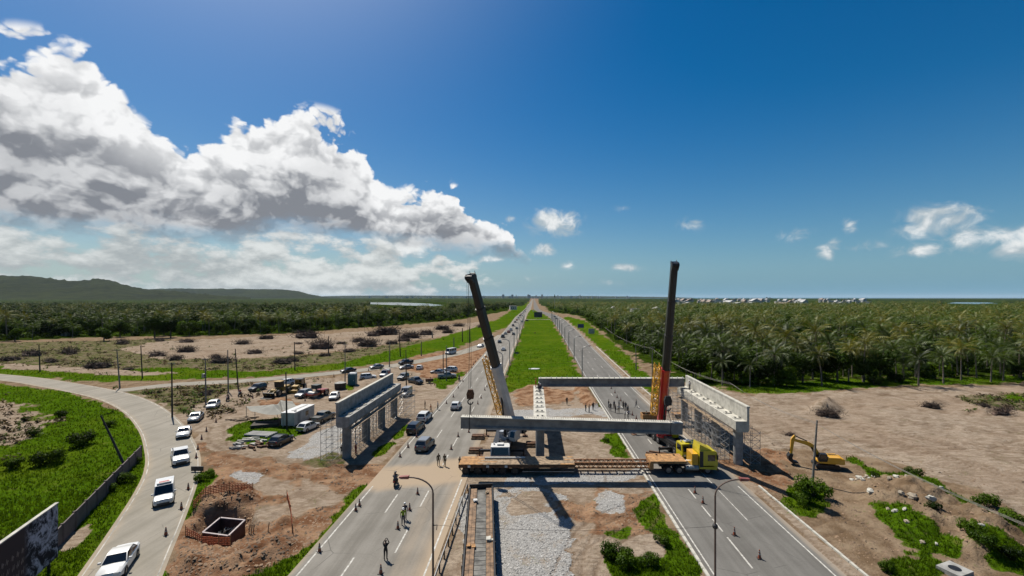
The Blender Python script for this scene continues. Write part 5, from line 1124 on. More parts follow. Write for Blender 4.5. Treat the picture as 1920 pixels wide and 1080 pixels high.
def car_proto(kind, paintm, far=False, glass2=True):
    key = (kind, paintm.name, far)
    if key in PROTO: return PROTO[key]
    p = CARS[kind]; L, W, H = p['L'], p['W'], p['H']; h = L / 2; w = W / 2; parts = []
    # lower body: lofted sections front to back
    st = [(h, .38, .62 * p['hood'], .80), (h - .10, .30, .80 * p['hood'], .92), (h - .45, .24, .93 * p['hood'], .985), (p['wf'] + .05, p['gc'], p['hood'], 1.0), (0, p['gc'], p['belt'], 1.0), (p['rb'] + .2, p['gc'], p['belt'], 1.0), (-h + .35, .26, p['tail'], .985), (-h + .08, .32, p['tail'] * .97, .93), (-h, .42, p['tail'] * .82, .84)]
    vs = []; fs = []
    for (x, z0, z1, k) in st:
        ww = w * k; zm = z0 + (z1 - z0) * .45; zs = z0 + (z1 - z0) * .82
        prof = [(ww * .86, z0), (ww * .99, z0 + .08), (ww, zm), (ww * .975, zs), (ww * .84, z1), (0, z1 + .035)]
        vs += [(x, y, z) for y, z in prof] + [(x, -y, z) for y, z in reversed(prof[:-1])]
    n = 11
    for i in range(len(st) - 1):
        for j in range(n): fs.append((i * n + j, i * n + (j + 1) % n, (i + 1) * n + (j + 1) % n, (i + 1) * n + j))
    fs += [tuple(range(n)), tuple(range((len(st) - 1) * n, len(st) * n))[::-1]]
    b = MB(); b.add(vs, fs); bl = p['belt'] - .02; ti = w * .80
    gx = [(p['wf'], bl, w * .93), (p['wt'], H - .045, ti * .95), ((p['wt'] + p['rt']) / 2, H, ti * .96), (p['rt'], H - .05, ti * .94), (p['rb'], bl, w * .93)]
    if kind in ('van', 'smallvan'): gx = [(p['wf'], bl, w * .96), (p['wt'], H - .05, w * .88), (0, H, w * .9), (p['rt'], H - .03, w * .9), (p['rb'], bl, w * .97)]
    # greenhouse
    A = gx; v = []; f = []
    base = [(A[0][0], A[0][2]), (A[0][0] * .5 + A[4][0] * .5, A[0][2] * 1.03), (A[4][0], A[4][2])]
    g = [(A[0][0], A[0][2], bl), (A[4][0], A[4][2], bl), (A[1][0], A[1][2], A[1][1]), (A[2][0], A[2][2], A[2][1]), (A[3][0], A[3][2], A[3][1])]
    top = [(x, y, z) for x, y, z in g] + [(x, -y, z) for x, y, z in g]
    f = [(0, 1, 4, 3, 2), (5, 7, 8, 9, 6), (0, 2, 7, 5), (1, 6, 9, 4), (2, 3, 8, 7), (3, 4, 9, 8)]
    b.add(top, f)
    if kind == 'pickup':
        b2 = MB(); b2.box(-h + .12, p['rb'] - .08, -w + .14, w - .14, p['belt'] + .001, p['belt'] + .012); parts.append(('load_bed', b2.mesh('load_bed', M_plast)))
        b3 = MB(); b3.box(-h + .05, p['rb'] - .04, w - .13, w - .02, p['belt'] - .02, p['belt'] + .1).box(-h + .05, p['rb'] - .04, -w + .02, -w + .13, p['belt'] - .02, p['belt'] + .1).box(-h + .02, -h + .12, -w + .02, w - .02, p['belt'] - .1, p['belt'] + .1); parts.append(('bed_rail', b3.mesh('bed_rail', paintm)))
    parts.insert(0, ('body', b.mesh('car_body', paintm, 35)))
    def lerp3(a, c, t): return tuple(a[i] + (c[i] - a[i]) * t for i in range(3))
    def win(a, c, d, e, in0=.07, in1=.10, off=.008):
        a, c, d, e = map(Vector, (a, c, d, e)); cen = (a + c + d + e) / 4; nrm = (c - a).cross(e - a).normalized()
        if nrm.dot(cen - Vector((cen.x * .3, 0, .8))) < 0: nrm = -nrm
        q = [a.lerp(cen, in1) + nrm * off, c.lerp(cen, in1) + nrm * off, d.lerp(cen, in1) + nrm * off, e.lerp(cen, in1) + nrm * off]
        m = MB(); m.add(q, [(0, 1, 2, 3)]); return m
    parts.append(('windscreen', win(top[0], top[5], top[7], top[2], in1=.08).mesh('windscreen', M_glass)))
    parts.append(('rear_window', win(top[1], top[6], top[9], top[4], in1=.15).mesh('rear_window', M_glass)))
    van = kind in ('van', 'smallvan')
    for s in (0, 5):
        m = MB(); a, e = top[s], top[s + 1]; tf, tm, tr_ = top[s + 2], top[s + 3], top[s + 4]; mid = lerp3(a, e, .48)
        spl = [(a, mid, tm, tf), (mid, e, tr_, tm)] if not van else [(a, lerp3(a, e, .26), lerp3(tf, tr_, .2), tf)] + ([(lerp3(a, e, .3 + .23 * k), lerp3(a, e, .5 + .23 * k), lerp3(tf, tr_, .45 + .22 * k), lerp3(tf, tr_, .24 + .22 * k)) for k in range(3)] if kind == 'van' else [])
        for k, (q0, q1, q2, q3) in enumerate(spl): parts.append(('side_window', win(q0, q1, q2, q3, in1=.13).mesh('side_window', M_glass)))
    if not far:
        for s in (-1, 1):
            m = MB(); m.box(h - .14, h - .02, s * w * .60 - .17, s * w * .60 + .17, p['hood'] * .66, p['hood'] * .80); parts.append(('headlight', m.mesh('headlight', M_lampw)))
            m = MB(); m.box(-h + .0, -h + .10, s * w * .72 - .11, s * w * .72 + .11, p['tail'] * .68, p['tail'] * .9); parts.append(('tail_light', m.mesh('tail_light', M_lampr)))
            m = MB(); m.box(p['wf'] - .35, p['wf'] - .2, s * (w + .08) - .1, s * (w + .08) + .1, p['belt'] + .0, p['belt'] + .14); parts.append(('door_mirror', m.mesh('door_mirror', paintm)))
            m = MB(); m.box(-.42, -.25, s * (w + .005) - .012, s * (w + .005) + .012, p['belt'] - .17, p['belt'] - .13).box(.62, .79, s * (w + .005) - .012, s * (w + .005) + .012, p['belt'] - .17, p['belt'] - .13); parts.append(('door_handle', m.mesh('door_handle', M_plast)))
        m = MB(); m.box(h - .05, h + .02, -w * .6, w * .6, .3, .5 * p['hood']); parts.append(('grille', m.mesh('grille', M_plast)))
        m = MB(); m.box(-h - .03, -h + .05, -w * .75, w * .75, .33, .5); parts.append(('rear_bumper', m.mesh('rear_bumper', M_plast)))
        m = MB(); m.box(-h - .045, -h - .03, -.2, .2, .36, .48); parts.append(('number_plate', m.mesh('number_plate', M_plate)))
    root = thing('car', 'x', 'car')
    for nme, me in parts: link(nme, me, root)
    for x in (p['wb'] / 2, -p['wb'] / 2):
        for s in (-1, 1):
            m = bpy.data.meshes.get('arch_%g' % p['r']) or MB().cyl((0, -.02, 0), (0, .02, 0), p['r'] * 1.16, p['r'] * 1.16, 16).mesh('arch_%g' % p['r'], M_black)
            link('wheel_arch', m, root, (x, s * (w - .012), p['r'] + .02))
            o = link('wheel', wheel_mesh('car_tyre_%g' % p['r'], p['r'], .21), root, (x, s * (w - .07), p['r'])); link('rim', rim_mesh('car_rim_%g' % p['r'], p['r'], .21), o)
    PROTO[key] = root; root['_used'] = 0; return root
def car(kind, pmat, px, py, head, label, far=False, group=None, name='car', cat='car', at=None):
    """head: direction of travel in degrees from +x"""
    pr = car_proto(kind, pmat, far); o = copy_tree(pr) if pr['_used'] else pr
    pr['_used'] = 1
    x, d = at or G(px, py); o.name = name; o.location = (x, d, .03); o.rotation_euler = (0, 0, R(head)); o['label'] = label; o['category'] = cat
    if group: o['group'] = group
    elif 'group' in o: del o['group']
    return o
Pw = paint('car_white', (.74, .74, .72)); Psv = paint('car_silver', (.36, .365, .37), .45); Pbk = paint('car_black', (.012, .012, .014)); Pgy = paint('car_grey', (.12, .125, .13), .4); Pgd = paint('car_gold_grey', (.2, .19, .16), .4); Prd = paint('car_red', (.3, .02, .015)); Pbl = paint('car_dark_blue', (.015, .02, .04))
def along(C, px, py):
    p = Vector((*G(px, py), 0)); i = min(range(1, len(C) - 1), key=lambda k: (C[k] - p).length); t = C[i + 1] - C[i - 1]; return math.degrees(math.atan2(t.y, t.x))
# queue on the side road, driving towards the camera
car('sedan', Pw, 222, 1066, along(SIDE_C, 222, 1066) - 4, 'white sedan nearest the camera at the bottom of the side road')
amb = car('smallvan', Pw, 308, 938, along(SIDE_C, 308, 938) + 6, 'white van with a red roof sign on the side road', name='van', cat='van')
q = MB(); q.box(-.35, .35, -.62, .62, 1.96, 2.12); sg = q.obj('roof_sign', M_white, amb); q = MB(); q.box(-.2, .2, -.45, .45, 2.121, 2.13); q.obj('sign_lettering', pm('sign_red', (.4, .02, .03), .5), sg)
car('pickup', Pw, 338, 864, along(SIDE_C, 330, 864) + 2, 'white pickup third from the camera on the side road', name='pickup', cat='pickup')
car('sedan', Pw, 345, 817, -56, 'white sedan entering the side road behind the pickup')
car('sedan', Psv, 367, 788, -64, 'silver sedan at the mouth of the dirt track')
car('hatch', Pw, 400, 764, -68, 'white hatchback on the dirt track in front of the motorcycles')
car('suv', Pbk, 483, 732, -98, 'black SUV following the motorcycles on the dirt track')
# parked on the compound
car('hatch', Pbk, 527, 832, 84, 'black hatchback parked nearest the camera in the compound')
pc = car('hatch', Pw, 578, 806, 78, 'white hatchback with yellow green tailgate parked by the container')
q = MB(); q.box(-2.012, -2.0, -.72, .72, .55, .95); q.obj('tailgate_livery', pm('livery_green', (.35, .42, .03), .4), pc)
car('pickup', Pgd, 606, 789, 80, 'dusty grey pickup parked behind the container', name='pickup', cat='pickup')
car('suv', Pw, 535, 723, -110, 'white SUV parked behind the wheel loader')
car('suv', Psv, 569, 744, -95, 'silver SUV parked left of the red roller')
car('hatch', Pw, 627, 748, -78, 'white hatchback facing the camera right of the red roller')
car('suv', Pw, 690, 711, 24, 'white SUV parked right of the portable toilet')
car('sedan', Pbk, 653, 698, -135, 'black sedan on the ramp above the portable toilet')
v = car('smallvan', Pw, 722, 706, -95, 'white van with red side panel behind the left pier', name='van', cat='van')
q = MB(); q.box(-1.6, .1, .905, .915, .7, 1.5); q.obj('side_livery', pm('livery_red', (.4, .1, .09), .4), v)
car('sedan', Psv, 706, 691, -133, 'silver sedan on the ramp above the white SUV')
car('sedan', Psv, 762, 692, -150, 'silver sedan parked in front of the black pickup on the ramp')
car('pickup', Pbk, 761, 683, -128, 'black pickup on the ramp behind a silver sedan', name='pickup', cat='pickup')
car('hatch', Pw, 787, 693, 95, 'white hatchback seen from behind near the ramp')
car('pickup', Pbk, 779, 719, -42, 'large black pickup parked right of the black pole', name='pickup', cat='pickup')
car('suv', Pgy, 756, 711, -100, 'dark grey SUV half hidden behind the black pole')
car('smallvan', Psv, 761, 742, -95, 'grey van tucked behind the far end of the left pier', name='van', cat='van')
car('suv', Pw, 844, 697, 165, 'white SUV parked farthest back by the verge poles')
car('sedan', Psv, 821, 701, 170, 'silver sedan parked left of the verge poles')
car('pickup', Psv, 838, 709, 20, 'silver pickup parked between the verge poles and grass', name='pickup', cat='pickup')
car('van', Pw, 845, 664, -117, 'white passenger van driving down the ramp', name='van', cat='van')
car('sedan', Pw, 901, 651, -112, 'white car just turning onto the ramp')
# cars driving away on the busy carriageway
car('hatch', Pw, 855, 766, 90, 'white hatchback alone on the carriageway beside the hook rope')
car('suv', Pw, 796, 788, 86, 'white SUV ahead of the black SUV on the carriageway')
car('suv', Pbk, 779, 809, 85, 'black SUV following close behind a white SUV')
car('suv', Pgy, 797, 841, 84, 'dark grey SUV with pale roof last in the driving file')
g_ = [o for o in bpy.data.objects if o.name.startswith('car') and o.get('label', '').startswith('dark grey SUV with pale')][0]
q = MB(); q.box(-1.5, .4, -.66, .66, 1.69, 1.715); q.obj('roof_panel', Psv, g_)
# far queue
r = random.Random(8); cols = [Pw, Psv, Pbk, Pgy, Pw, Prd, Pbl, Psv]; kinds = ['hatch', 'sedan', 'suv', 'hatch', 'suv', 'pickup']
FAR = [(944, 657), (937, 643), (943, 633), (948, 627), (954, 624), (958, 620), (962, 611), (963, 628), (966, 605), (969, 601), (972, 597), (969, 617), (979, 604), (975, 593), (977, 590), (980, 588), (979, 593), (982, 586), (984, 583), (986, 581), (985, 585), (988, 579), (987, 577), (990, 576), (991, 574), (993, 572), (990, 572), (994, 570)]
for k, (px, py) in enumerate(FAR):
    car(kinds[r.randrange(6)], cols[(k * 3 + k // 4) % 8], px, py, 90 + r.uniform(-2, 2), ORD[k] + ' car from the crane in the far queue on the busy carriageway', True, 'cars queueing on the far carriageway')
for k, (px, py, s) in enumerate(((1040, 594.5, 250), (1043, 598, 250), (1000, 584, 90))): car(kinds[k], cols[k + 2], px, py, s, ['farther', 'nearer', 'median side'][k] + ' small car at the distant bend of the empty carriageway', True)
# ------------------------------------------------------------------ loader, backhoe and roller
def machine(name, label, cat, px, py, head, sc=1.0):
    x, d = G(px, py); t = thing(name, label, cat, (x, d, 0), R(head)); t.scale = (sc,) * 3; return t
M_oy = pm('worn_yellow', (.42, .25, .04), .6, 0, .25, 2)
t = machine('wheel_loader', 'worn yellow wheel loader with bucket towards the camera', 'loader', 522, 741, -98)
q = MB(); q.prism([(-3.0, .9), (-.3, .9), (-.3, 1.9), (-2.6, 2.0), (-3.0, 1.7)], -1.0, 1.0); q.obj('engine_body', M_oy, t); q = MB(); q.box(-.2, 1.9, -.55, .55, .8, 1.6); q.obj('front_frame', M_oy, t)
q = MB(); q.prism([(-1.0, 1.95), (.35, 1.9), (.45, 3.1), (-.9, 3.2)], -.75, .75); cb = q.obj('cab', M_dark, t); q = MB(); q.box(-1.05, .6, -.85, .85, 3.2, 3.3); q.obj('cab_roof', M_oy, cb)
for s in (-1, 1):
    q = MB(); q.bar((.9, s * .6, 1.6), (3.2, s * .6, .7), .18, .35); q.obj('lift_arm', M_oy, t)
    for x_ in (-2.0, 1.2): w = wheel(t, x_, s * 1.15, .78, .55, 'loader_wheel')
q = MB(); q.prism([(2.9, .25), (3.3, 1.2), (3.1, 1.25), (2.8, .6), (2.9, .1), (4.0, .05), (4.0, .12)], -1.4, 1.4); q.obj('bucket', M_dark, t)
t = machine('backhoe_loader', 'worn yellow backhoe standing beside the wheel loader', 'backhoe', 560, 732, -85)
q = MB(); q.prism([(.2, .8), (2.4, .8), (2.4, 1.5), (.2, 1.7)], -.65, .65); q.obj('bonnet', M_oy, t); q = MB(); q.box(-1.5, .3, -.8, .8, .8, 1.3); q.obj('rear_frame', M_oy, t)
q = MB(); q.prism([(-1.3, 1.3), (.2, 1.3), (.3, 2.7), (-1.2, 2.75)], -.8, .8); cb = q.obj('cab', M_glass, t); q = MB(); q.box(-1.35, .45, -.9, .9, 2.75, 2.87); q.obj('cab_roof', M_dark, cb)
for s in (-1, 1):
    wheel(t, -1.0, s * 1.0, .72, .45, 'backhoe_wheel'); wheel(t, 1.9, s * .95, .48, .35, 'backhoe_wheel_front'); q = MB(); q.bar((.6, s * .75, 1.5), (3.1, s * .75, .5), .12, .25); q.obj('loader_arm', M_oy, t)
q = MB(); q.box(3.0, 3.8, -1.15, 1.15, .1, .75); q.obj('front_bucket', M_oy, t); q = MB(); q.bar((-1.6, 0, 1.0), (-2.9, 0, 2.6), .3, .35).bar((-2.9, 0, 2.6), (-3.3, 0, 1.2), .25, .28); q.obj('backhoe_arm', M_oy, t); q = MB(); q.prism([(-3.7, .5), (-3.1, .4), (-2.9, 1.1), (-3.4, 1.2)], -.35, .35); q.obj('rear_bucket', M_dark, t)
t = machine('road_roller', 'red road roller with dark canopy in the compound', 'roller', 596, 743, -110); M_rr = paint('roller_red', (.36, .03, .015))
q = MB(); q.prism([(-2.5, .7), (-.2, .7), (-.2, 1.5), (-2.3, 1.45)], -.95, .95); q.obj('engine_body', M_rr, t); q = MB(); q.box(-.3, 1.0, -.7, .7, .7, 1.2); q.obj('platform', M_dark, t)
q = MB(); q.box(.3, 2.5, -1.05, -.9, .6, 1.0).box(.3, 2.5, .9, 1.05, .6, 1.0).box(2.35, 2.5, -1.05, 1.05, .6, 1.0); q.obj('drum_frame', M_rr, t); q = MB(); q.cyl((1.5, -.88, .72), (1.5, .88, .72), .72, .72, 20); q.obj('drum', M_galv, t)
for s in (-1, 1):
    wheel(t, -1.5, s * .95, .68, .5, 'roller_wheel')
    for x_ in (-.2, .95): rod('canopy_post', (x_, s * .65, 1.2), (x_, s * .65, 2.7), .05, M_dark, t)
q = MB(); q.box(-.4, 1.2, -.85, .85, 2.7, 2.82).box(-.35, 1.15, -.8, .8, 1.9, 2.69); q.obj('canopy', pm('canopy_dark', (.02, .035, .035), .6), t)
# small generator cart by the black pickup
t = machine('generator_cart', 'small brown generator cart on the grass edge right of the black pickup', 'generator', 805, 718, 20)
q = MB(); q.box(-1.0, 1.0, -.5, .5, .4, 1.2); q.obj('housing', M_rust, t); q = MB(); q.cyl((.3, 0, 1.2), (.3, 0, 1.6), .07, .07, 8); q.obj('exhaust', M_dark, t); q = MB(); q.bar((1.0, 0, .5), (2.0, 0, .4), .08, .08); q.obj('drawbar', M_dark, t)
for s in (-1, 1): wheel(t, 0, s * .55, .33, .16, 'cart_wheel')
# ------------------------------------------------------------------ people (z up, facing +x), grown on a skeleton with a Skin modifier
def skel(pose):
    V = {}; E = []
    def v(n, p, r, m): V[n] = (p, r, m)
    def e(*ns):
        for a, b in zip(ns, ns[1:]): E.append((a, b))
    sit = pose == 'ride'; hz = .88 if not sit else .82
    v('pelvis', (0, 0, hz + .05), .135, 1); v('waist', (.0, 0, hz + .22), .125, 0); v('chest', (.02 if not sit else .08, 0, hz + .43), .155, 0); v('neck0', (.01 if not sit else .11, 0, hz + .585), .065, 2); v('neck1', (.02 if not sit else .13, 0, hz + .64), .056, 2)
    hx = .03 if not sit else .15
    v('head0', (hx + .01, 0, hz + .70), .088, 2); v('head1', (hx, 0, hz + .78), .098, 3); v('head2', (hx - .01, 0, hz + .83), .07, 3); v('nose', (hx + .115, 0, hz + .735), .016, 2)
    e('pelvis', 'waist', 'chest', 'neck0', 'neck1', 'head0', 'head1', 'head2'); e('head0', 'nose')
    for s, n in ((1, 'l'), (-1, 'r')):
        stp = {'walk': .22, 'stand': .03, 'arms': .02, 'ride': 0, 'lean': .05}[pose] * s
        v('sh' + n, (V['chest'][0][0], s * .19, hz + .50), .072, 0)
        if pose == 'arms': el, wr = (.14, s * .26, hz + .52), (.20, s * .10, hz + .78)
        elif pose == 'ride': el, wr = (.30, s * .27, hz + .30), (.52, s * .30, hz + .28)
        elif pose == 'walk': el, wr = (-stp * .4, s * .25, hz + .24), (-stp * .4 + .12, s * .25, hz + .02)
        elif pose == 'lean': el, wr = (.10, s * .28, hz + .24), (.24, s * .12, hz + .28)
        else: el, wr = (-.02, s * .25, hz + .22), (.06, s * .26, hz - .02)
        v('el' + n, el, .048, 0); v('wr' + n, wr, .034, 2); d = (Vector(wr) - Vector(el)).normalized(); hp = Vector(wr) + d * .07; v('ha' + n, tuple(hp), .040, 2)
        e('chest', 'sh' + n, 'el' + n, 'wr' + n, 'ha' + n)
        sidev = Vector((0, 1, 0)).cross(d).normalized() if abs(d.y) < .9 else Vector((1, 0, 0))
        for k, ln in enumerate((.065, .08, .075, .06)): q = hp + sidev * (.021 * (k - 1.5)) + d * ln - Vector((0, s * .015, 0)); v('f%d%s' % (k, n), tuple(q), .0095, 2); e('ha' + n, 'f%d%s' % (k, n))
        q = Vector(wr) + d * .05 + sidev * .055; v('th' + n, tuple(q), .011, 2); e('ha' + n, 'th' + n)
        v('hip' + n, (0, s * .10, hz), .098, 1)
        if sit: kn, an, to = (.36, s * .22, hz - .12), (.20, s * .22, .36), (.36, s * .22, .32)
        else: kn, an, to = (stp * .6 + .03, s * .11, .48), (stp * 1.1 - .02, s * .115, .085), (stp * 1.1 + .17, s * .14, .045)
        v('kn' + n, kn, .068, 1); v('an' + n, an, .045, 1); v('to' + n, to, .042, 4); e('pelvis', 'hip' + n, 'kn' + n, 'an' + n, 'to' + n)
    return V, E
BODY = {}
def body_mesh(pose):
    if pose in BODY: return BODY[pose]
    V, E = skel(pose); names = list(V); idx = {n: i for i, n in enumerate(names)}
    me = bpy.data.meshes.new('skeleton'); me.from_pydata([V[n][0] for n in names], [(idx[a], idx[b]) for a, b in E], [])
    o = bpy.data.objects.new('skeleton_tmp', me); COL.objects.link(o); md = o.modifiers.new('skin', 'SKIN'); md.use_smooth_shade = True
    for i, n in enumerate(names):
        r = V[n][1]; rx, ry = r, r
        if n in ('waist', 'chest', 'pelvis'): rx, ry = r * 1.2, r * .82
        me.skin_vertices[0].data[i].radius = (rx, ry); me.skin_vertices[0].data[i].use_root = (n == 'pelvis')
    ss = o.modifiers.new('sub', 'SUBSURF'); ss.levels = 1; ss.render_levels = 1
    dg = bpy.context.evaluated_depsgraph_get(); dg.update(); ev = o.evaluated_get(dg); out = bpy.data.meshes.new_from_object(ev)
    bpy.data.objects.remove(o); seg = [(np.array(V[a][0]), np.array(V[b][0]), V[a][2], V[b][2], a, b) for a, b in E]; mi = []
    for f in out.polygons:
        c = np.array(f.center); best = None
        for (p, q, ma, mb, a, b) in seg:
            d = q - p; t = float(np.clip(np.dot(c - p, d) / (np.dot(d, d) + 1e-9), 0, 1)); dist = float(np.linalg.norm(c - p - d * t))
            if best is None or dist < best[0]: best = (dist, ma if t < .5 else mb, a, b, t)
        m = best[1]
        hz = V['head1'][0]
        if c[2] > V['neck1'][0][2]: m = 3 if (c[2] > hz[2] + .035 or (c[0] < hz[0] - .02 and c[2] > hz[2] - .07)) else 2
        mi.append(m)
    for k in range(5): out.materials.append(None)
    out.polygons.foreach_set('material_index', mi); out.polygons.foreach_set('use_smooth', [True] * len(mi)); BODY[pose] = out; return out
CL = {k: pm('cloth_' + k, c, .9, 0, .12, 6) for k, c in dict(black=(.014, .014, .016), navy=(.02, .028, .06), khaki=(.115, .095, .055), white=(.62, .61, .58), orange=(.5, .12, .02), red=(.38, .04, .03), lime=(.36, .46, .03), grey=(.14, .14, .145), jeans=(.05, .07, .12), tan=(.3, .24, .16)).items()}
SKIN = [pm('skin_a', (.26, .14, .085), .6, 0, .05, 8), pm('skin_b', (.14, .075, .045), .6, 0, .05, 8)]; HAIR = pm('dark_hair', (.012, .010, .009), .7); SHOE = pm('work_boots', (.04, .03, .022), .7)
def helmet(parent, pose, mat):
    hz = (.88 if pose != 'ride' else .82) + .79; hx = .03 if pose != 'ride' else .15; q = MB(); q.ball((hx, 0, hz), .128, 1.08, .95, .85, 10, 6).box(hx + .05, hx + .2, -.09, .09, hz - .02, hz + .01); return q.obj('helmet', mat, parent, 40)
def person(x, d, z, face, pose, shirt, trousers, label, hat=None, group=None, sk=0, sc=1.0, hair=None):
    me = body_mesh(pose); t = thing('person', label, 'person', (x, d, z), R(face), group); t.scale = (sc,) * 3
    b = link('body', me, t)
    for i, m in enumerate((CL[shirt], CL[trousers], SKIN[sk], HAIR, SHOE)): b.material_slots[i].link = 'OBJECT'; b.material_slots[i].material = m
    if hat: helmet(t, pose, hat)
    return t
Hw, Ho, Hy = M_white, CL['orange'], M_yel
def P_(px, py, *a, z=.03, **k): x, d = G(px, py, z); return person(x, d, z, *a, **k)
P_(723, 1050, 92, 'arms', 'black', 'black', 'person in black filming with raised arms on the near carriageway', sc=1.02)
P_(756, 984, -70, 'stand', 'lime', 'navy', 'person in lime vest and white helmet beside lane cones', hat=Hw)
P_(759, 974, 110, 'stand', 'navy', 'navy', 'person in dark clothes and white helmet behind the lime vest', hat=Hw)
P_(822, 873, -60, 'stand', 'khaki', 'khaki', 'person in khaki uniform left of a pair near the trailer', sk=1); P_(834, 874, -110, 'stand', 'khaki', 'khaki', 'person in khaki uniform right of a pair near the trailer')
P_(862, 880, 60, 'lean', 'khaki', 'black', 'person in dark khaki standing at the tail of the trailer', sk=1)
P_(797, 766, 200, 'stand', 'black', 'black', 'person in black on the dirt by the left pier'); P_(808, 773, 200, 'walk', 'orange', 'tan', 'person in orange shirt at the roadside by the left pier'); P_(821, 768, 180, 'stand', 'white', 'black', 'person in pale shirt on the road edge by the left pier')
P_(667, 852, 0, 'stand', 'red', 'red', 'person in red in the shade under the left pier', hat=Hw); P_(641, 856, -80, 'stand', 'black', 'black', 'person in black beside the first column of the left pier')
P_(1063, 759, -80, 'stand', 'black', 'black', 'person in black alone on the bare median', sk=1)
for k, (px, py, sh, tr_) in enumerate(((1098, 772, 'black', 'grey'), (1104.5, 773, 'grey', 'jeans'), (1112, 769, 'black', 'black'))): P_(px, py, 20 - 40 * k, 'stand', sh, tr_, ['left', 'middle', 'right'][k] + ' person of three standing on the gravel median', sk=k % 2)
crowd = [(1141, 764, 'black', 'jeans', 'back left'), (1144.5, 771, 'black', 'grey', 'front left'), (1151.5, 766, 'navy', 'black', 'middle left'), (1154, 774, 'black', 'black', 'front middle'), (1160, 774, 'white', 'tan', 'pale shirted'), (1160.5, 765, 'grey', 'jeans', 'grey shirted'), (1168.5, 767, 'black', 'black', 'middle right'), (1173, 769, 'navy', 'black', 'navy shirted'), (1172, 785, 'white', 'black', 'white shirted front'), (1178, 785, 'white', 'navy', 'white shirted front right'), (1177, 775, 'grey', 'black', 'grey shirted right')]
for k, (px, py, sh, tr_, w) in enumerate(crowd): P_(px, py, (k * 67) % 360, 'stand' if k % 3 else 'lean', sh, tr_, w + ' person in the crowd on the empty carriageway', group='crowd on the empty carriageway', sk=k % 2)
P_(1193, 764, 160, 'walk', 'grey', 'jeans', 'person in grey standing right of the crowd'); P_(1228, 764, 190, 'stand', 'black', 'grey', 'person in black by the road edge right of the crowd'); P_(1212, 787, 20, 'walk', 'khaki', 'khaki', 'person in brown at the end of the orange box')
P_(1293, 731, 200, 'stand', 'white', 'grey', 'person in white shirt on the far end of the pale pier', hat=Hw, z=6.21); P_(1297, 729, 170, 'lean', 'grey', 'jeans', 'person in grey behind another on the far end of the pale pier', hat=Hw, z=6.21)
P_(1004.5, 727, 0, 'stand', 'orange', 'orange', 'person in orange at the girder end on the middle pier', hat=Ho, z=6.21); P_(1010, 735, 60, 'stand', 'black', 'black', 'person in black on the middle pier', hat=Hw, z=6.21); P_(1013, 738, 90, 'lean', 'navy', 'jeans', 'person in navy bending over the middle pier', hat=Hw, z=6.21)
# ------------------------------------------------------------------ motorcycles with riders
def motorbike(px, py, head, label, col):
    x, d = G(px, py); t = thing('motorcycle', label, 'motorcycle', (x, d, .03), R(head))
    for xx in (-.65, .65): o = link('wheel', wheel_mesh('moto_tyre', .31, .11), t, (xx, 0, .31)); link('rim', rim_mesh('moto_rim', .31, .1), o)
    q = MB(); q.prism([(-.45, .32), (.25, .3), (.35, .62), (-.3, .62)], -.13, .13); q.obj('engine', M_dark, t); q = MB(); q.prism([(-.1, .66), (.38, .7), (.42, .88), (.05, .95)], -.14, .14); q.obj('fuel_tank', col, t)
    q = MB(); q.prism([(-.85, .74), (-.05, .68), (-.05, .8), (-.8, .9)], -.13, .13); q.obj('seat', M_black, t); q = MB(); q.bar((.68, -.07, .31), (.42, -.07, 1.0), .05, .05).bar((.68, .07, .31), (.42, .07, 1.0), .05, .05); q.obj('fork', M_galv, t)
    q = MB(); q.bar((.4, -.34, 1.06), (.42, .34, 1.06), .035, .035); q.obj('handlebar', M_dark, t); q = MB(); q.ball((.58, 0, .9), .1, n=8, m=6); q.obj('headlight', M_lampw, t); q = MB(); q.box(-.95, -.8, -.06, .06, .7, .8); q.obj('tail_light', M_lampr, t); q = MB(); q.cyl((-.8, -.16, .35), (.1, -.16, .3), .05, .05, 6); q.obj('exhaust', M_galv, t)
    return x, d
for k, (px, py, hd, bl, rl, col, sh) in enumerate(((742, 910, 95, 'black motorcycle on the near busy carriageway', 'rider in black on the near motorcycle', Pbk, 'black'), (427, 752, -75, 'motorcycle leading down the dirt track', 'rider on the leading motorcycle of the dirt track', Prd, 'navy'), (450, 743, -82, 'motorcycle following on the dirt track', 'rider on the following motorcycle of the dirt track', Pbk, 'red'), (861, 714, 90, 'motorcycle riding on the road edge beyond the grass', 'rider on the motorcycle beyond the grass patch', Pbk, 'black'))):
    x, d = motorbike(px, py, hd, bl, col); ch = Vector((math.cos(R(hd)), math.sin(R(hd)))); person(x - ch.x * .18, d - ch.y * .18, .05, hd, 'ride', sh, 'jeans', rl, hat=Pbk)
    if k == 0: person(x - ch.x * .58, d - ch.y * .58, .10, hd, 'ride', 'grey', 'black', 'pillion passenger on the near motorcycle', hat=M_dark)
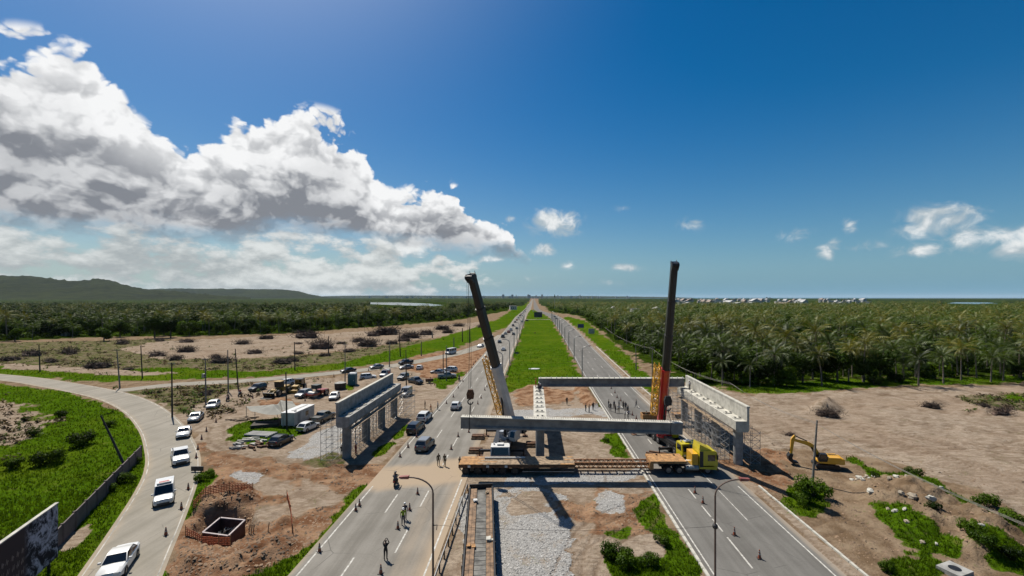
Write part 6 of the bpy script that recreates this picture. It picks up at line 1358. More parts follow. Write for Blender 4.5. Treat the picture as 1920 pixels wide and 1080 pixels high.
# ------------------------------------------------------------------ vegetation
M_frond = leafm('palm_frond', (0.056, 0.088, 0.005), (0.004, 0.010, 0.001), .26, .35, .024)
M_frond2 = leafm('palm_frond_yellowing', (0.125, 0.118, 0.012), (0.010, 0.020, 0.002), .28, .4, .028)
M_leaf = leafm('broad_leaf', (0.042, 0.074, 0.004), (0.005, 0.013, 0.001), .25, .45)
M_leafd = leafm('dark_leaf', (0.022, 0.042, 0.003), (0.004, 0.010, 0.001), .22, .45)
M_leafb = leafm('bright_leaf', (0.070, 0.122, 0.005), (0.018, 0.040, 0.002), .3, .6)
M_trunkp = pm('palm_trunk', (.24, .20, .155), .9, 0, .2, 1.5, .3, 6); M_bark = pm('tree_bark', (.10, .08, .06), .9, 0, .2, 2)
def palm_crown(seed, nf, nl, Lf, lod=0):
    r = random.Random(seed); vs = []; fs = []
    for k in range(nf):
        a = k * 2.39996 + r.uniform(-.2, .2); u = k / nf; e0 = math.radians(78 - 105 * u ** .85 + r.uniform(-8, 8)); L = Lf * (.78 + .3 * math.sin(math.pi * min(1, u + .25))) * r.uniform(.88, 1.1)
        dr = math.radians(62 + 40 * u) * r.uniform(.8, 1.2); n = 8 if lod == 0 else (4 if lod == 1 else 2); p = Vector((0, 0, 0)); pts = [p.copy()]; ca, sa = math.cos(a), math.sin(a); tw = r.uniform(-.35, .35)
        for j in range(n): e = e0 - dr * ((j + .5) / n) ** 1.3; p = p + Vector((ca * math.cos(e), sa * math.cos(e), math.sin(e))) * (L / n); pts.append(p.copy())
        side = Vector((-sa, ca, 0)); side = (side + Vector((0, 0, tw))).normalized()
        def at(t):
            i = min(int(t * n), n - 1); return pts[i].lerp(pts[i + 1], t * n - i), (pts[i + 1] - pts[i]).normalized()
        if lod == 0:
            for j in range(n):
                w0 = .045 * (1 - j / n) + .012; w1 = .045 * (1 - (j + 1) / n) + .012; o = len(vs); vs += [pts[j] - side * w0, pts[j] + side * w0, pts[j + 1] + side * w1, pts[j + 1] - side * w1]; fs.append((o, o + 1, o + 2, o + 3))
        for j in range(nl):
            t = .12 + .86 * (j + .5) / nl; c, d = at(t); ll = (.34 + .8 * math.sin(math.pi * min(1, t * 1.02)) ** .7) * .9 * Lf / 4.6; wd = (.10 if lod == 0 else .86 * L / nl * (.5 if lod == 1 else .62))
            if lod == 0: wd = L * .86 / nl * .62
            for s in (-1, 1):
                out = (side * s * .72 + d * .62 + Vector((0, 0, -.30 - .35 * u + r.uniform(-.12, .12)))).normalized(); o = len(vs); b0 = c - d * wd * .5; b1 = c + d * wd * .5; tip = c + out * ll * r.uniform(.85, 1.1); vs += [b0, b1, tip]; fs.append((o, o + 1, o + 2))
    return vs, fs
def palm_trunk(seed, h, n=7, ns=5):
    r = random.Random(seed); lx, ly = r.uniform(-.07, .07) * h, r.uniform(-.07, .07) * h; m = MB(); pts = [Vector((lx * t ** 1.6, ly * t ** 1.6, h * t)) for t in np.linspace(0, 1, ns + 1)]
    vs = []; fs = []
    for i, p in enumerate(pts):
        rr = (.24 if i == 0 else .17 - .05 * i / ns)
        for k in range(n): a = 2 * math.pi * k / n; vs.append((p.x + rr * math.cos(a), p.y + rr * math.sin(a), p.z - (.2 if i == 0 else 0)))
    for i in range(ns):
        for k in range(n): fs.append((i * n + k, i * n + (k + 1) % n, (i + 1) * n + (k + 1) % n, (i + 1) * n + k))
    return vs, fs, pts[-1]
def raw_mesh(name, vs, fs, mat, smooth=False):
    me = bpy.data.meshes.new(name); me.from_pydata([tuple(v) for v in vs], [], fs); me.materials.append(mat)
    if smooth: me.polygons.foreach_set('use_smooth', [True] * len(me.polygons))
    me.update(); return me
PALM = []
for k in range(7):
    h = (6.6, 7.6, 8.6, 6.0, 8.0, 9.4, 7.2)[k]; tv, tf, tip = palm_trunk(k, h); cv, cf = palm_crown(k + 20, 26, 13, (4.3, 4.6, 4.8, 4.2, 4.5, 4.7, 4.4)[k], 0)
    q = MB()
    rc = random.Random(k)
    for j in range(7): a = j * .9; q.ball((.28 * math.cos(a), .28 * math.sin(a), -.25), .16, n=6, m=4)
    PALM.append((raw_mesh('palm_trunk', tv, tf, M_trunkp, True), raw_mesh('palm_crown', cv, cf, (M_frond, M_frond, M_frond2, M_frond, M_frond, M_frond2, M_frond)[k]), tip, h, q.mesh('coconuts', M_wood)))
def leaf_cloud(seed, lumps, n, size, squash=1.0):
    """leaf-sized faces spread through the shells of several lumps"""
    r = random.Random(seed); vs = []; fs = []
    tot = sum(l[3] ** 2 for l in lumps)
    for (x, y, z, rad) in lumps:
        for k in range(int(n * rad ** 2 / tot)):
            d = Vector((r.gauss(0, 1), r.gauss(0, 1), r.gauss(0, 1))).normalized(); rr = rad * r.uniform(.62, 1.06); c = Vector((x, y, z)) + Vector((d.x, d.y, d.z * squash)) * rr
            nrm = (d + Vector((r.uniform(-.7, .7), r.uniform(-.7, .7), r.uniform(-.2, .9)))).normalized(); t = nrm.orthogonal().normalized(); b = nrm.cross(t); a = r.uniform(0, 6.28); t, b = t * math.cos(a) + b * math.sin(a), b * math.cos(a) - t * math.sin(a)
            s = size * r.uniform(.6, 1.35); o = len(vs); vs += [c - t * s, c + b * s * .55, c + t * s, c - b * s * .55]; fs.append((o, o + 1, o + 2, o + 3))
    return vs, fs
def tree_lumps(seed, w, h, n):
    r = random.Random(seed); out = [(0, 0, h * .62, w * .42)]
    for k in range(n): a = k * 2.4 + r.uniform(-.3, .3); q = r.uniform(.35, .72) * w * .72; out.append((q * math.cos(a), q * math.sin(a), h * r.uniform(.34, .86), w * r.uniform(.20, .34)))
    return out
TREE = []
for k, (w, h, mt) in enumerate(((5.0, 7.5, M_leaf), (6.0, 8.5, M_leafd), (4.2, 6.0, M_leafb), (6.5, 7.0, M_leaf), (5.0, 9.0, M_leafd))):
    lv, lf = leaf_cloud(k, tree_lumps(k + 3, w, h, 9), 1500, .34); q = MB(); rr = random.Random(k); q.cyl((0, 0, -.3), (0, 0, h * .45), .26, .17, 7)
    for j in range(6): a = j * 1.1; q.cyl((0, 0, h * .35), (w * .4 * math.cos(a), w * .4 * math.sin(a), h * rr.uniform(.5, .8)), .11, .04, 5)
    TREE.append((q.mesh('tree_trunk', M_bark), raw_mesh('tree_crown', lv, lf, mt), h))
SHRUB = []
for k in range(4):
    r = random.Random(k); lv, lf = leaf_cloud(k + 40, [(r.uniform(-.6, .6), r.uniform(-.6, .6), r.uniform(.3, .8), r.uniform(.25, .5)) for _ in range(10)], 1500, .075); q = MB()
    for j in range(5): a = j * 1.3; q.cyl((0, 0, -.1), (.5 * math.cos(a), .5 * math.sin(a), .8), .03, .015, 4)
    SHRUB.append((q.mesh('shrub_stem', M_bark), raw_mesh('shrub_leaves', lv, lf, (M_leafb, M_leaf, M_leafb, M_leaf)[k])))
rng = random.Random(11)
def palm(x, d, k, sc, label, group, rz):
    t = thing('palm_tree', label, 'palm tree', (x, d, -.05), rz, group); t.scale = (sc,) * 3; tm, cm, tip, h, nm = PALM[k]; link('trunk', tm, t); c = link('crown', cm, t, tip); link('coconuts', nm, c); return t
def tree(x, d, k, sc, label, group, rz, name='broadleaf_tree', cat='tree'):
    t = thing(name, label, cat, (x, d, -.05), rz, group); t.scale = (sc, sc, sc * rng.uniform(.85, 1.1)); link('trunk', TREE[k][0], t); link('crown', TREE[k][1], t); return t
def shrub(x, d, k, sc, label, z=None):
    t = thing('shrub', label, 'shrub', (x, d, zat(x, d) if z is None else z), rng.uniform(0, 6)); t.scale = (sc,) * 3; link('stem', SHRUB[k][0], t); link('foliage', SHRUB[k][1], t); return t
FR = [z for z in ZONES if z[0] == 'forest']; FRp, FLp = FR[0][1], FR[1][1]
# front-row palms standing free at the sand edge
front = [(1334, 712), (1354, 718), (1377, 712), (1406, 726), (1464, 716), (1541, 724), (1591, 716), (1681, 708), (1717, 708), (1722, 723), (1762, 706), (1769, 719), (1786, 700), (1802, 713), (1815, 703), (1831, 708), (1858, 716), (1881, 714), (1911, 708), (1940, 712), (1497, 708), (1630, 706), (1655, 700)]
for i, (px, py) in enumerate(front):
    x, d = G(px, py); palm(x, d, (i * 3 + 1) % 7, rng.uniform(.92, 1.12), ORD[i] + ' palm from the left in the front row at the sand edge' if i < 20 else ORD[i - 20] + ' palm standing just behind the front row gaps', 'front row palms', rng.uniform(0, 6))
def scatter(poly, d0, d1, cell, smin, smax, seed, inset=2.0, ex=None):
    r = np.random.RandomState(seed); out = []; D = d0
    while D < d1:
        c = cell * (1 + max(0, D - 250) / 900.0); x0, x1 = smin * D, smax * D; n = int((x1 - x0) / c)
        if n > 0:
            xs = x0 + (np.arange(n) + r.uniform(-.42, .42, n) + .5) * c; ds = D + r.uniform(-.45, .45, n) * c; out.append(np.stack([xs, ds], 1))
        D += c
    P2 = np.concatenate(out); k = sdist(P2[:, 0], P2[:, 1], poly) > inset; P2 = P2[k]
    if ex is not None: P2 = P2[~ex(P2[:, 0], P2[:, 1])]
    if cell > 7: P2 = P2[(fbm(P2[:, 0] * .035, P2[:, 1] * .022, 91, 3) < .62) | (r.uniform(size=len(P2)) < .25)]      # clearings
    return P2
def town_ex(X, Y): s = X / Y; return ((s > .30) & (s < .80) & (Y > 1150)) | ((s > .955) & (s < 1.1) & (Y > 800)) | (road_sd(X, Y) > -9)
def left_ex(X, Y): s = X / Y; return ((s > -.385) & (s < -.2) & (Y > 760)) | (road_sd(X, Y) > -9)
PR = scatter(FRp, 105, 1300, 7.3, .03, 1.32, 1, 3.0, town_ex); PL = scatter(FLp, 170, 1300, 8.4, -1.4, -.015, 2, 3.0, left_ex)
kr = rng
def split(P2, pp, seed):
    r = np.random.RandomState(seed); isp = r.uniform(size=len(P2)) < pp; return P2[isp], P2[~isp]
PRp, PRt = split(PR, .80, 5); PLp, PLt = split(PL, .55, 6)
def nearest(P2, n): o = np.argsort(np.hypot(P2[:, 0], P2[:, 1])); return P2[o[:n]], P2[o[n:]]
def inview(P2): s = P2[:, 0] / P2[:, 1]; return (s > -1.26) & (s < 1.16)
def pick(P2, n): v = inview(P2); a, b = nearest(P2[v], n); return a, np.concatenate([b, P2[~v]])
a, PRp = pick(PRp, 205)
for i, (x, d) in enumerate(a): palm(x, d, rng.randrange(7), rng.uniform(.68, 1.3), 'tall palm in the dense grove beyond the sand', 'palms of the right grove', rng.uniform(0, 6))
a, PLp = pick(PLp, 70)
for (x, d) in a: palm(x, d, rng.randrange(7), rng.uniform(.85, 1.45), 'palm rising from the wood beyond the cleared land', 'palms of the left wood', rng.uniform(0, 6))
a, PRt = pick(PRt, 60)
for (x, d) in a: tree(x, d, rng.randrange(5), rng.uniform(.55, .95), 'leafy tree low among the palms of the grove', 'leafy trees among the right palms', rng.uniform(0, 6))
a, PLt = pick(PLt, 90)
for (x, d) in a: tree(x, d, rng.randrange(5), rng.uniform(.75, 1.35), 'leafy tree in the wood beyond the cleared land', 'leafy trees of the left wood', rng.uniform(0, 6))
for i, (px, py, k, s, lab) in enumerate(((28, 640, 2, 1.1, 'rounded bright green tree at the far left wood edge'), (195, 640, 2, 1.3, 'bright green tree left of the dark thicket'), (225, 632, 0, 1.3, 'green tree right beside the bright one'), (290, 634, 1, 1.5, 'dark thicket tree at the wood edge'), (320, 633, 4, 1.4, 'second dark thicket tree at the wood edge'), (355, 630, 3, 1.3, 'broad green tree right of the dark thicket'),
        (1475, 724, 2, .95, 'bright leafy tree in front of the palm row'), (1440, 722, 1, .9, 'dark leafy tree beside the first front palms'), (1505, 718, 1, 1.1, 'dark leafy tree right of the bright one'), (1570, 716, 1, 1.15, 'dark leafy tree between two front palms'), (1620, 716, 4, 1.0, 'dark rounded tree before the palm grove'), (1650, 712, 1, 1.1, 'dark tree with pale palm stems around it'), (1540, 712, 4, 1.1, 'tall dark tree behind a front palm'), (1300, 712, 1, 1.0, 'dark tree just behind the pale pier'), (1350, 714, 4, 1.05, 'dark tree near the first front palm'), (1390, 718, 1, 1.0, 'dark tree between the first two front palms'))):
    x, d = G(px, py); tree(x, d, k, s, lab, 'edge trees', rng.uniform(0, 6))
# the rest of the woods as one mass each
def inst(parts, name, label, mats):
    """parts: list of (verts Nx3, tris Mx3, matidx, positions(x,y), scales, rots)"""
    AV, AF, AM = [], [], []; off = 0
    for (v, f, mi, P2, sc, rt) in parts:
        v = np.asarray(v, float); f = np.asarray(f, int); n = len(P2)
        if n == 0: continue
        c, s = np.cos(rt), np.sin(rt); X = (v[None, :, 0] * c[:, None] - v[None, :, 1] * s[:, None]) * sc[:, None] + P2[:, 0:1]; Y = (v[None, :, 0] * s[:, None] + v[None, :, 1] * c[:, None]) * sc[:, None] + P2[:, 1:2]; Z = v[None, :, 2] * sc[:, None] + np.zeros((n, 1))
        AV.append(np.stack([X, Y, Z], -1).reshape(-1, 3)); AF.append((f[None] + (np.arange(n) * len(v))[:, None, None]).reshape(-1, 3) + off); AM.append(np.full(n * len(f), mi)); off += n * len(v)
    V = np.concatenate(AV); F = np.concatenate(AF); Mi = np.concatenate(AM); me = bpy.data.meshes.new(name)
    me.vertices.add(len(V)); me.vertices.foreach_set('co', V.ravel()); me.loops.add(F.size); me.loops.foreach_set('vertex_index', F.ravel().astype(np.int32)); me.polygons.add(len(F)); me.polygons.foreach_set('loop_start', np.arange(0, F.size, 3)); me.polygons.foreach_set('loop_total', np.full(len(F), 3))
    for m in mats: me.materials.append(m)
    me.polygons.foreach_set('material_index', Mi.astype(np.int32)); me.update(calc_edges=True); return tag(link(name, me), label, kind='stuff')
def tri(fs):
    o = []
    for f in fs:
        for k in range(1, len(f) - 1): o.append((f[0], f[k], f[k + 1]))
    return o
def palm_lod(seed, h, nf, nl, L, lod, ns=2):
    tv, tf, tip = palm_trunk(seed, h, 4, ns); cv, cf = palm_crown(seed, nf, nl, L, lod); return ([tuple(v) for v in tv], tri(tf)), ([tuple(v + tip) for v in cv], tri(cf))
def tree_lod(seed, w, h, n, size):
    v, f = leaf_cloud(seed, tree_lumps(seed, w, h, 6), n, size); return [tuple(p) for p in v], tri(f)
def mass(name, label, Pp, Pt, seed):
    r = np.random.RandomState(seed); parts = []; mats = [M_frond, M_trunkp, M_leaf, M_leafd, M_frond2]
    for lo, hi, nf, nl, lod, tn, ts in ((0, 330, 18, 8, 1, 260, .62), (330, 640, 13, 5, 1, 130, .85), (640, 1400, 9, 3, 2, 60, 1.2)):
        def sub(P2): d = P2[:, 1]; return P2[(d >= lo) & (d < hi)]
        Q = sub(Pp); g = r.randint(0, 4, len(Q))
        for k in range(4):
            (tv, tf), (cv, cf) = palm_lod(seed + k, (6.6, 8.2, 7.4, 9.0)[k], nf, nl, 4.7, lod, 3 if lo == 0 else 1); q = Q[g == k]; sc = r.uniform(.66, 1.3, len(q)); rt = r.uniform(0, 6.28, len(q))
            parts.append((cv, cf, 4 if k == 3 else 0, q, sc, rt))
            if lo < 300: parts.append((tv, tf, 1, q, sc, rt))
        Q = sub(Pt); g = r.randint(0, 3, len(Q))
        for k in range(3): v, f = tree_lod(seed + 30 + k, 6.0, (7.0, 8.5, 6.0)[k], tn, ts); q = Q[g == k]; parts.append((v, f, 2 + (k % 2), q, r.uniform(.75, 1.3, len(q)), r.uniform(0, 6.28, len(q))))
    return inst(parts, name, label, mats)
mass('palm_grove', 'dense far mass of palms on the right', PRp, PRt, 100); mass('left_wood', 'dense far wood of palms and leafy trees on the left', PLp, PLt, 200)
# low undergrowth between the trunks
U1 = scatter(FRp, 108, 700, 6.0, .05, 1.3, 7, 4.0, town_ex); U2 = scatter(FLp, 180, 600, 7.0, -1.4, -.02, 8, 2.5, left_ex)
UU = np.concatenate([U1, U2]); r_ = np.random.RandomState(3); UU = UU[r_.uniform(size=len(UU)) < .8]; g = r_.randint(0, 3, len(UU)); parts = []
for k in range(3): v, f = leaf_cloud(k + 70, [(0, 0, 1.0, 1.3), (1.2, .6, .8, 1.0), (-1.0, .9, .9, 1.1), (.2, -1.2, 1.3, 1.1)], 150, .42); q = UU[g == k]; parts.append(([tuple(p) for p in v], tri(f), k, q, r_.uniform(.6, 1.5, len(q)), r_.uniform(0, 6, len(q))))
inst(parts, 'undergrowth', 'low bushes filling the shade under the trees', [M_leafd, M_leaf, M_leafb])
# shrubs that can be told apart
for (px, py, k, s, lab) in ((152, 836, 3, 2.0, 'large dark shrub in the grass left of the boundary wall'), (88, 872, 3, 1.9, 'dark upright shrub left of the wall'), (62, 818, 1, 1.0, 'small shrub at the edge of the bare patch'), (118, 782, 1, 1.2, 'shrub on the grassy bank below the road bend'), (236, 905, 2, 1.1, 'shrub at the foot of the leaning pole'), (200, 925, 2, .9, 'low shrub against the boundary wall'), (252, 870, 2, .9, 'shrub at the end of the boundary wall'), (20, 880, 1, 1.3, 'shrub in the tall grass at the left edge'), (45, 790, 1, .8, 'small dark shrub beside the bare patch'), (205, 800, 1, 1.0, 'shrub near the outer curve of the side road'),
        (1524, 930, 2, 1.9, 'bushy green shrub at the foot of the pale pole'), (1505, 945, 2, 1.2, 'low shrub left of the pale pole'), (1708, 897, 1, 1.3, 'grey green shrub beside the rubble'), (1848, 950, 2, 1.3, 'green shrub on the crest of the mound'), (1893, 982, 2, 1.3, 'green shrub at the right end of the mound'), (1822, 1022, 2, 1.0, 'green shrub low on the right bank'), (1842, 1044, 2, 1.1, 'second green shrub low on the right bank'), (1890, 1056, 1, 1.0, 'dark shrub at the lower right edge'), (1664, 1068, 2, .8, 'small shrub near the lower right kerb'), (1752, 975, 1, .8, 'dry shrub in the middle of the right bank'), (1642, 905, 1, .6, 'tiny shrub by the pale rubble'),
        (1152, 1045, 2, 1.2, 'bright shrub at the left of the near median grass'), (1175, 1060, 2, 1.2, 'bright shrub in the near median grass'), (1215, 1062, 2, 1.0, 'shrub beside the kerb in the near median grass'), (1240, 1020, 2, .8, 'narrow shrub along the near median kerb'), (1680, 716, 3, 2.2, 'dark low bush before the front palms'), (1460, 722, 2, 2.4, 'bright bush under the front palms'), (1640, 722, 1, 2.2, 'bush at the sand edge in the palm shade'),
        (378, 902, 2, .9, 'shrub behind the low black sign'), (395, 893, 2, .8, 'shrub at the corner of the pit area'), (1136, 828, 2, .6, 'grass clump under the hanging girder')):
    x, d = G(px, py); shrub(x, d, k, s, lab)
# grass blades over the green zones near the camera
def blades():
    r = np.random.RandomState(4); n = 210000; u = r.uniform(0, 1, n); D = 1 / (1 / 30.0 + u * (1 / 190.0 - 1 / 30.0)); s = r.uniform(-1.28, 1.2, n); X = s * D; W = zone_weights(X, D); rs = road_sd(X, D); keep = (W['grass'] * (.15 + .55 * fbm(X * .6, D * .6, 77) + .9 * fbm(X * .16, D * .16, 78)) > r.uniform(.3, 1.15, n)) & (rs < -.15); X, D = X[keep], D[keep]; Z = height(X, D)[0]
    V = []; F = []; k = len(X); hgt = r.uniform(.07, .24, k) * (1 + D / 110); wd = hgt * r.uniform(.22, .4, k); base = np.stack([X, D, Z], 1); al = []
    for j in range(3):
        a = r.uniform(0, 6.28, k); lean = r.uniform(.1, .7, k) * hgt; d = np.stack([np.cos(a), np.sin(a), 0 * a], 1); e = np.stack([-np.sin(a), np.cos(a), 0 * a], 1); o = base + d * (r.uniform(-.15, .15, k))[:, None]
        al.append(np.stack([o - e * wd[:, None] * .5, o + e * wd[:, None] * .5, o + d * lean[:, None] + np.array([0, 0, 1]) * hgt[:, None]], 1))
    T = np.concatenate(al).reshape(-1, 3); me = bpy.data.meshes.new('grass'); m = len(T) // 3; me.vertices.add(len(T)); me.vertices.foreach_set('co', T.ravel()); me.loops.add(len(T)); me.loops.foreach_set('vertex_index', np.arange(len(T), dtype=np.int32)); me.polygons.add(m); me.polygons.foreach_set('loop_start', np.arange(0, len(T), 3)); me.polygons.foreach_set('loop_total', np.full(m, 3)); me.materials.append(leafm('grass_blade', (0.075, 0.130, 0.004), (0.024, 0.050, 0.002), .3, .25)); me.update(calc_edges=True)
    tag(link('grass', me), 'rough green grass on the verges and median', kind='stuff')
blades()
# dry weeds and low scrub over the cleared land
def weeds():
    r = np.random.RandomState(44); n = 26000; u = r.uniform(0, 1, n); D = 1 / (1 / 60.0 + u * (1 / 330.0 - 1 / 60.0)); X = r.uniform(-1.3, 1.2, n) * D; W = zone_weights(X, D); m = W['scrub'] * 1.0 + W['sand'] * .42 * (X < -20) + W['grass'] * .25; keep = (m * (.1 + 1.5 * fbm(X * .08, D * .08, 61)) > r.uniform(.25, 1.1, n)) & (road_sd(X, D) < -1.5) & ~((X > -60) & (X < -8) & (D < 112)); X, D = X[keep], D[keep]; g = r.randint(0, 3, len(X)); parts = []
    for k in range(3): v, f = leaf_cloud(k + 90, [(0, 0, .15, .4), (.4, .2, .1, .3), (-.3, .3, .12, .35)], 22, .17); parts.append(([tuple(p) for p in v], tri(f), k, np.stack([X, D], 1)[g == k], r.uniform(.6, 1.9, (g == k).sum()), r.uniform(0, 6, (g == k).sum())))
    inst(parts, 'weeds', 'dry weeds and low scrub on the cleared land', [leafm('dry_weed', (.13, .095, .05), (.05, .04, .022), .2, .3), leafm('green_weed', (.07, .11, .014), (.03, .05, .01), .2, .3), leafm('brown_weed', (.085, .06, .04), (.035, .026, .018), .2, .3)])
weeds()
# stones of the gravel bed
def stones():
    r = np.random.RandomState(9); n = 26000; u = r.uniform(0, 1, n); D = 1 / (1 / 33.0 + u * (1 / 90.0 - 1 / 33.0)); X = r.uniform(-40, 16, n); W = zone_weights(X, D); keep = W['gravel'] > r.uniform(.3, 1, n); X, D = X[keep], D[keep]; k = len(X); Z = height(X, D)[0]; s = r.uniform(.04, .11, k)
    v = np.array([(1, 0, 0), (-1, 0, 0), (0, 1, 0), (0, -1, 0), (0, 0, .8), (0, 0, -.6)], float); f = np.array([(0, 2, 4), (2, 1, 4), (1, 3, 4), (3, 0, 4)])
    o = inst([(v, f, 0, np.stack([X, D], 1), s, r.uniform(0, 6, k))], 'gravel', 'loose pale stones on the gravel beds', [pm('gravel_stone', (.46, .45, .43), .9, 0, .3, 3)]); 
    co = np.zeros(len(o.data.vertices) * 3); o.data.vertices.foreach_get('co', co); co = co.reshape(-1, 3); co[:, 2] += np.repeat(Z, 6) + .02; o.data.vertices.foreach_set('co', co.ravel())
stones()
# clods over the churned earth
def clods():
    r = np.random.RandomState(19); n = 85000; u = r.uniform(0, 1, n); D = 1 / (1 / 32.0 + u * (1 / 130.0 - 1 / 32.0)); X = r.uniform(-1.1, 1.2, n) * D; W = zone_weights(X, D); keep = ((W['red'] * .9 + W['sand'] * np.where(X > 31, .36, .2) + W['scrub'] * .3 + (1 - sum(W[k] for k in ZN)) * .5) * (.3 + fbm(X * .4, D * .4, 5)) > r.uniform(.25, 1.2, n)) & (road_sd(X, D) < -.4); X, D = X[keep], D[keep]; k = len(X); Z = height(X, D)[0]; s = r.uniform(.04, .17, k) * r.uniform(.4, 1.4, k)
    v = np.array([(1, .2, 0), (-.8, -.3, 0), (.2, 1, .1), (-.1, -1, 0), (.1, 0, .75), (0, 0, -.6)], float); f = np.array([(0, 2, 4), (2, 1, 4), (1, 3, 4), (3, 0, 4)])
    o = inst([(v, f, 0, np.stack([X, D], 1), s, r.uniform(0, 6, k))], 'dirt_clods', 'loose earth clods scattered over the bare ground', [pm('earth_clod', (.24, .16, .10), .95, 0, .35, .4)]); co = np.zeros(len(o.data.vertices) * 3); o.data.vertices.foreach_get('co', co); co = co.reshape(-1, 3); co[:, 2] += np.repeat(Z, 6); o.data.vertices.foreach_set('co', co.ravel())
clods()
# brush heaps on the cleared land
BR = []
for k in range(4):
    r = random.Random(k + 5); q = MB()
    q.ball((0, 0, .05), .8, 1.6, .7, .5, 12, 7, None, .38, r).ball((.6, .1, .1), .45, 1.3, .8, .7, 9, 6, None, .38, r).ball((-.7, -.1, .05), .4, 1.3, .8, .7, 9, 6, None, .38, r)
    for j in range(330): a = Vector((r.gauss(0, .8), r.gauss(0, .4), r.uniform(.0, .5))); b = a + Vector((r.uniform(-.6, .6), r.uniform(-.4, .4), r.uniform(-.1, .45))); q.cyl(a, b, .02, .008, 3, False)
    BR.append(q.mesh('brush_heap', (pm('dry_brush', (.11, .075, .055), .95, 0, .3, 2.0), pm('dry_brush_red', (.135, .088, .066), .95, 0, .3, 2.0))[k % 2]))
HEAPS = ((185, 690, 48), (240, 694, 20), (130, 664, 40), (60, 668, 44), (20, 676, 36), (295, 668, 38), (415, 680, 46), (405, 672, 26), (530, 682, 40), (548, 678, 28), (455, 646, 30), (575, 634, 46), (500, 636, 28), (602, 654, 50), (690, 650, 46), (672, 641, 26), (725, 628, 50), (700, 630, 30), (770, 634, 44), (758, 640, 28), (830, 618, 30), (905, 614, 24), (860, 612, 26), (350, 642, 30), (300, 640, 26), (230, 645, 30), (1552, 780, 44), (1878, 776, 46), (1746, 764, 34), (1480, 815, 24), (1845, 768, 24), (478, 663, 30), (610, 668, 24), (655, 660, 26), (330, 676, 30), (800, 628, 30), (735, 646, 26), (560, 664, 20), (350, 660, 34), (95, 680, 30), (640, 645, 20), (560, 645, 18), (840, 625, 24), (395, 735, 20), (385, 741, 26))
BORD = [ordinal(sorted([h[0] for h in HEAPS if (h[0] > 1000) == (q_[0] > 1000)]).index(q_[0])) for q_ in HEAPS]
for i, (px, py, w) in enumerate(HEAPS):
    x, d = G(px, py); s = w * d / FP / 3.2; t = link('brush_heap', BR[i % 4], None, (x, d, zat(x, d) - .05), rng.uniform(-.4, .4)); t.scale = (s, s, s * rng.uniform(1.1, 1.7)); tag(t, ('wide' if w > 38 else 'small') + ' dark brush heap, ' + BORD[i] + (' from the left on the palm side sand' if px > 1000 else ' from the left beyond the ramp'), 'brush heap', 'brush heaps right' if px > 1000 else 'brush heaps left')
# rocks on the right bank
RK = []
for k in range(4): r = random.Random(k + 30); q = MB(); q.ball((0, 0, .2), .5, r.uniform(.8, 1.2), r.uniform(.6, 1), r.uniform(.5, .8), 7, 5, None, .3, r); RK.append(q.mesh('rock', (M_concl, pm('pale_rock', (.44, .37, .28), .9, 0, .2, 2))[k % 2]))
rocks = [(1633, 936, 1.0), (1711, 955, 1.25), (1744, 962, 1.1), (1690, 950, .7), (1678, 972, .8), (1666, 965, .6), (1697, 978, .6), (1668, 918, .6), (1681, 915, .7), (1700, 918, .6), (1764, 935, .6), (1748, 928, .5), (1612, 899, .8), (1620, 905, .8), (1630, 908, .7), (1607, 906, .6), (1640, 900, .6), (1625, 896, .7), (1617, 914, .7), (1646, 906, .5), (1598, 902, .6), (1730, 1020, .6), (1756, 1026, .5), (1700, 990, .5), (1838, 1014, .6)]
for i, (px, py, s) in enumerate(rocks): x, d = G(px, py); t = link('rock', RK[i % 4], None, (x, d, zat(x, d) - .05), rng.uniform(0, 6)); t.scale = (s,) * 3; tag(t, 'pale broken rock on the brown bank, ' + ordinal(sorted(q_[0] for q_ in rocks).index(px)) + ' from the left', 'rock', 'rocks on the right bank')
# ------------------------------------------------------------------ far distance
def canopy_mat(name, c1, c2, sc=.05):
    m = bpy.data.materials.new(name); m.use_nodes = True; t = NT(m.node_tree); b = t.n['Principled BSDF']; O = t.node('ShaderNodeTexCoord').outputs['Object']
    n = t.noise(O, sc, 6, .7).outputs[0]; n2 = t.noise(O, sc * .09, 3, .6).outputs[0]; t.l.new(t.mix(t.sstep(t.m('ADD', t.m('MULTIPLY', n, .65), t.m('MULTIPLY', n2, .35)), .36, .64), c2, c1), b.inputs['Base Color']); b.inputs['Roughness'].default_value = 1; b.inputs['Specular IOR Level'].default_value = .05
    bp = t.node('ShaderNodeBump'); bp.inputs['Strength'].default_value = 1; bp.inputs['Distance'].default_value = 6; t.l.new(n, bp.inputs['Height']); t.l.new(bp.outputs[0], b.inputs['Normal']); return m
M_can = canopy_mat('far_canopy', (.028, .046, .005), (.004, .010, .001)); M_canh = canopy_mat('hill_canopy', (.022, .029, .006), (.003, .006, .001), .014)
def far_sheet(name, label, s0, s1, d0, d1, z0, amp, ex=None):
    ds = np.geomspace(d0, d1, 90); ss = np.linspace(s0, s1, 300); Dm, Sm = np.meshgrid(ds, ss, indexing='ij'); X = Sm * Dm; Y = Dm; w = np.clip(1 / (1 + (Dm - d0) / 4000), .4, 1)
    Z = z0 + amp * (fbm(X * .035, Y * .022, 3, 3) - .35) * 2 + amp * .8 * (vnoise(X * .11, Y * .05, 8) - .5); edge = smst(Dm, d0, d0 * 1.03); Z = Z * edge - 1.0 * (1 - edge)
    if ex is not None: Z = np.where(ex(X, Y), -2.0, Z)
    me = grid_mesh(name, X, Y, Z); me.materials.append(M_can); return tag(link(name, me), label, kind='stuff')
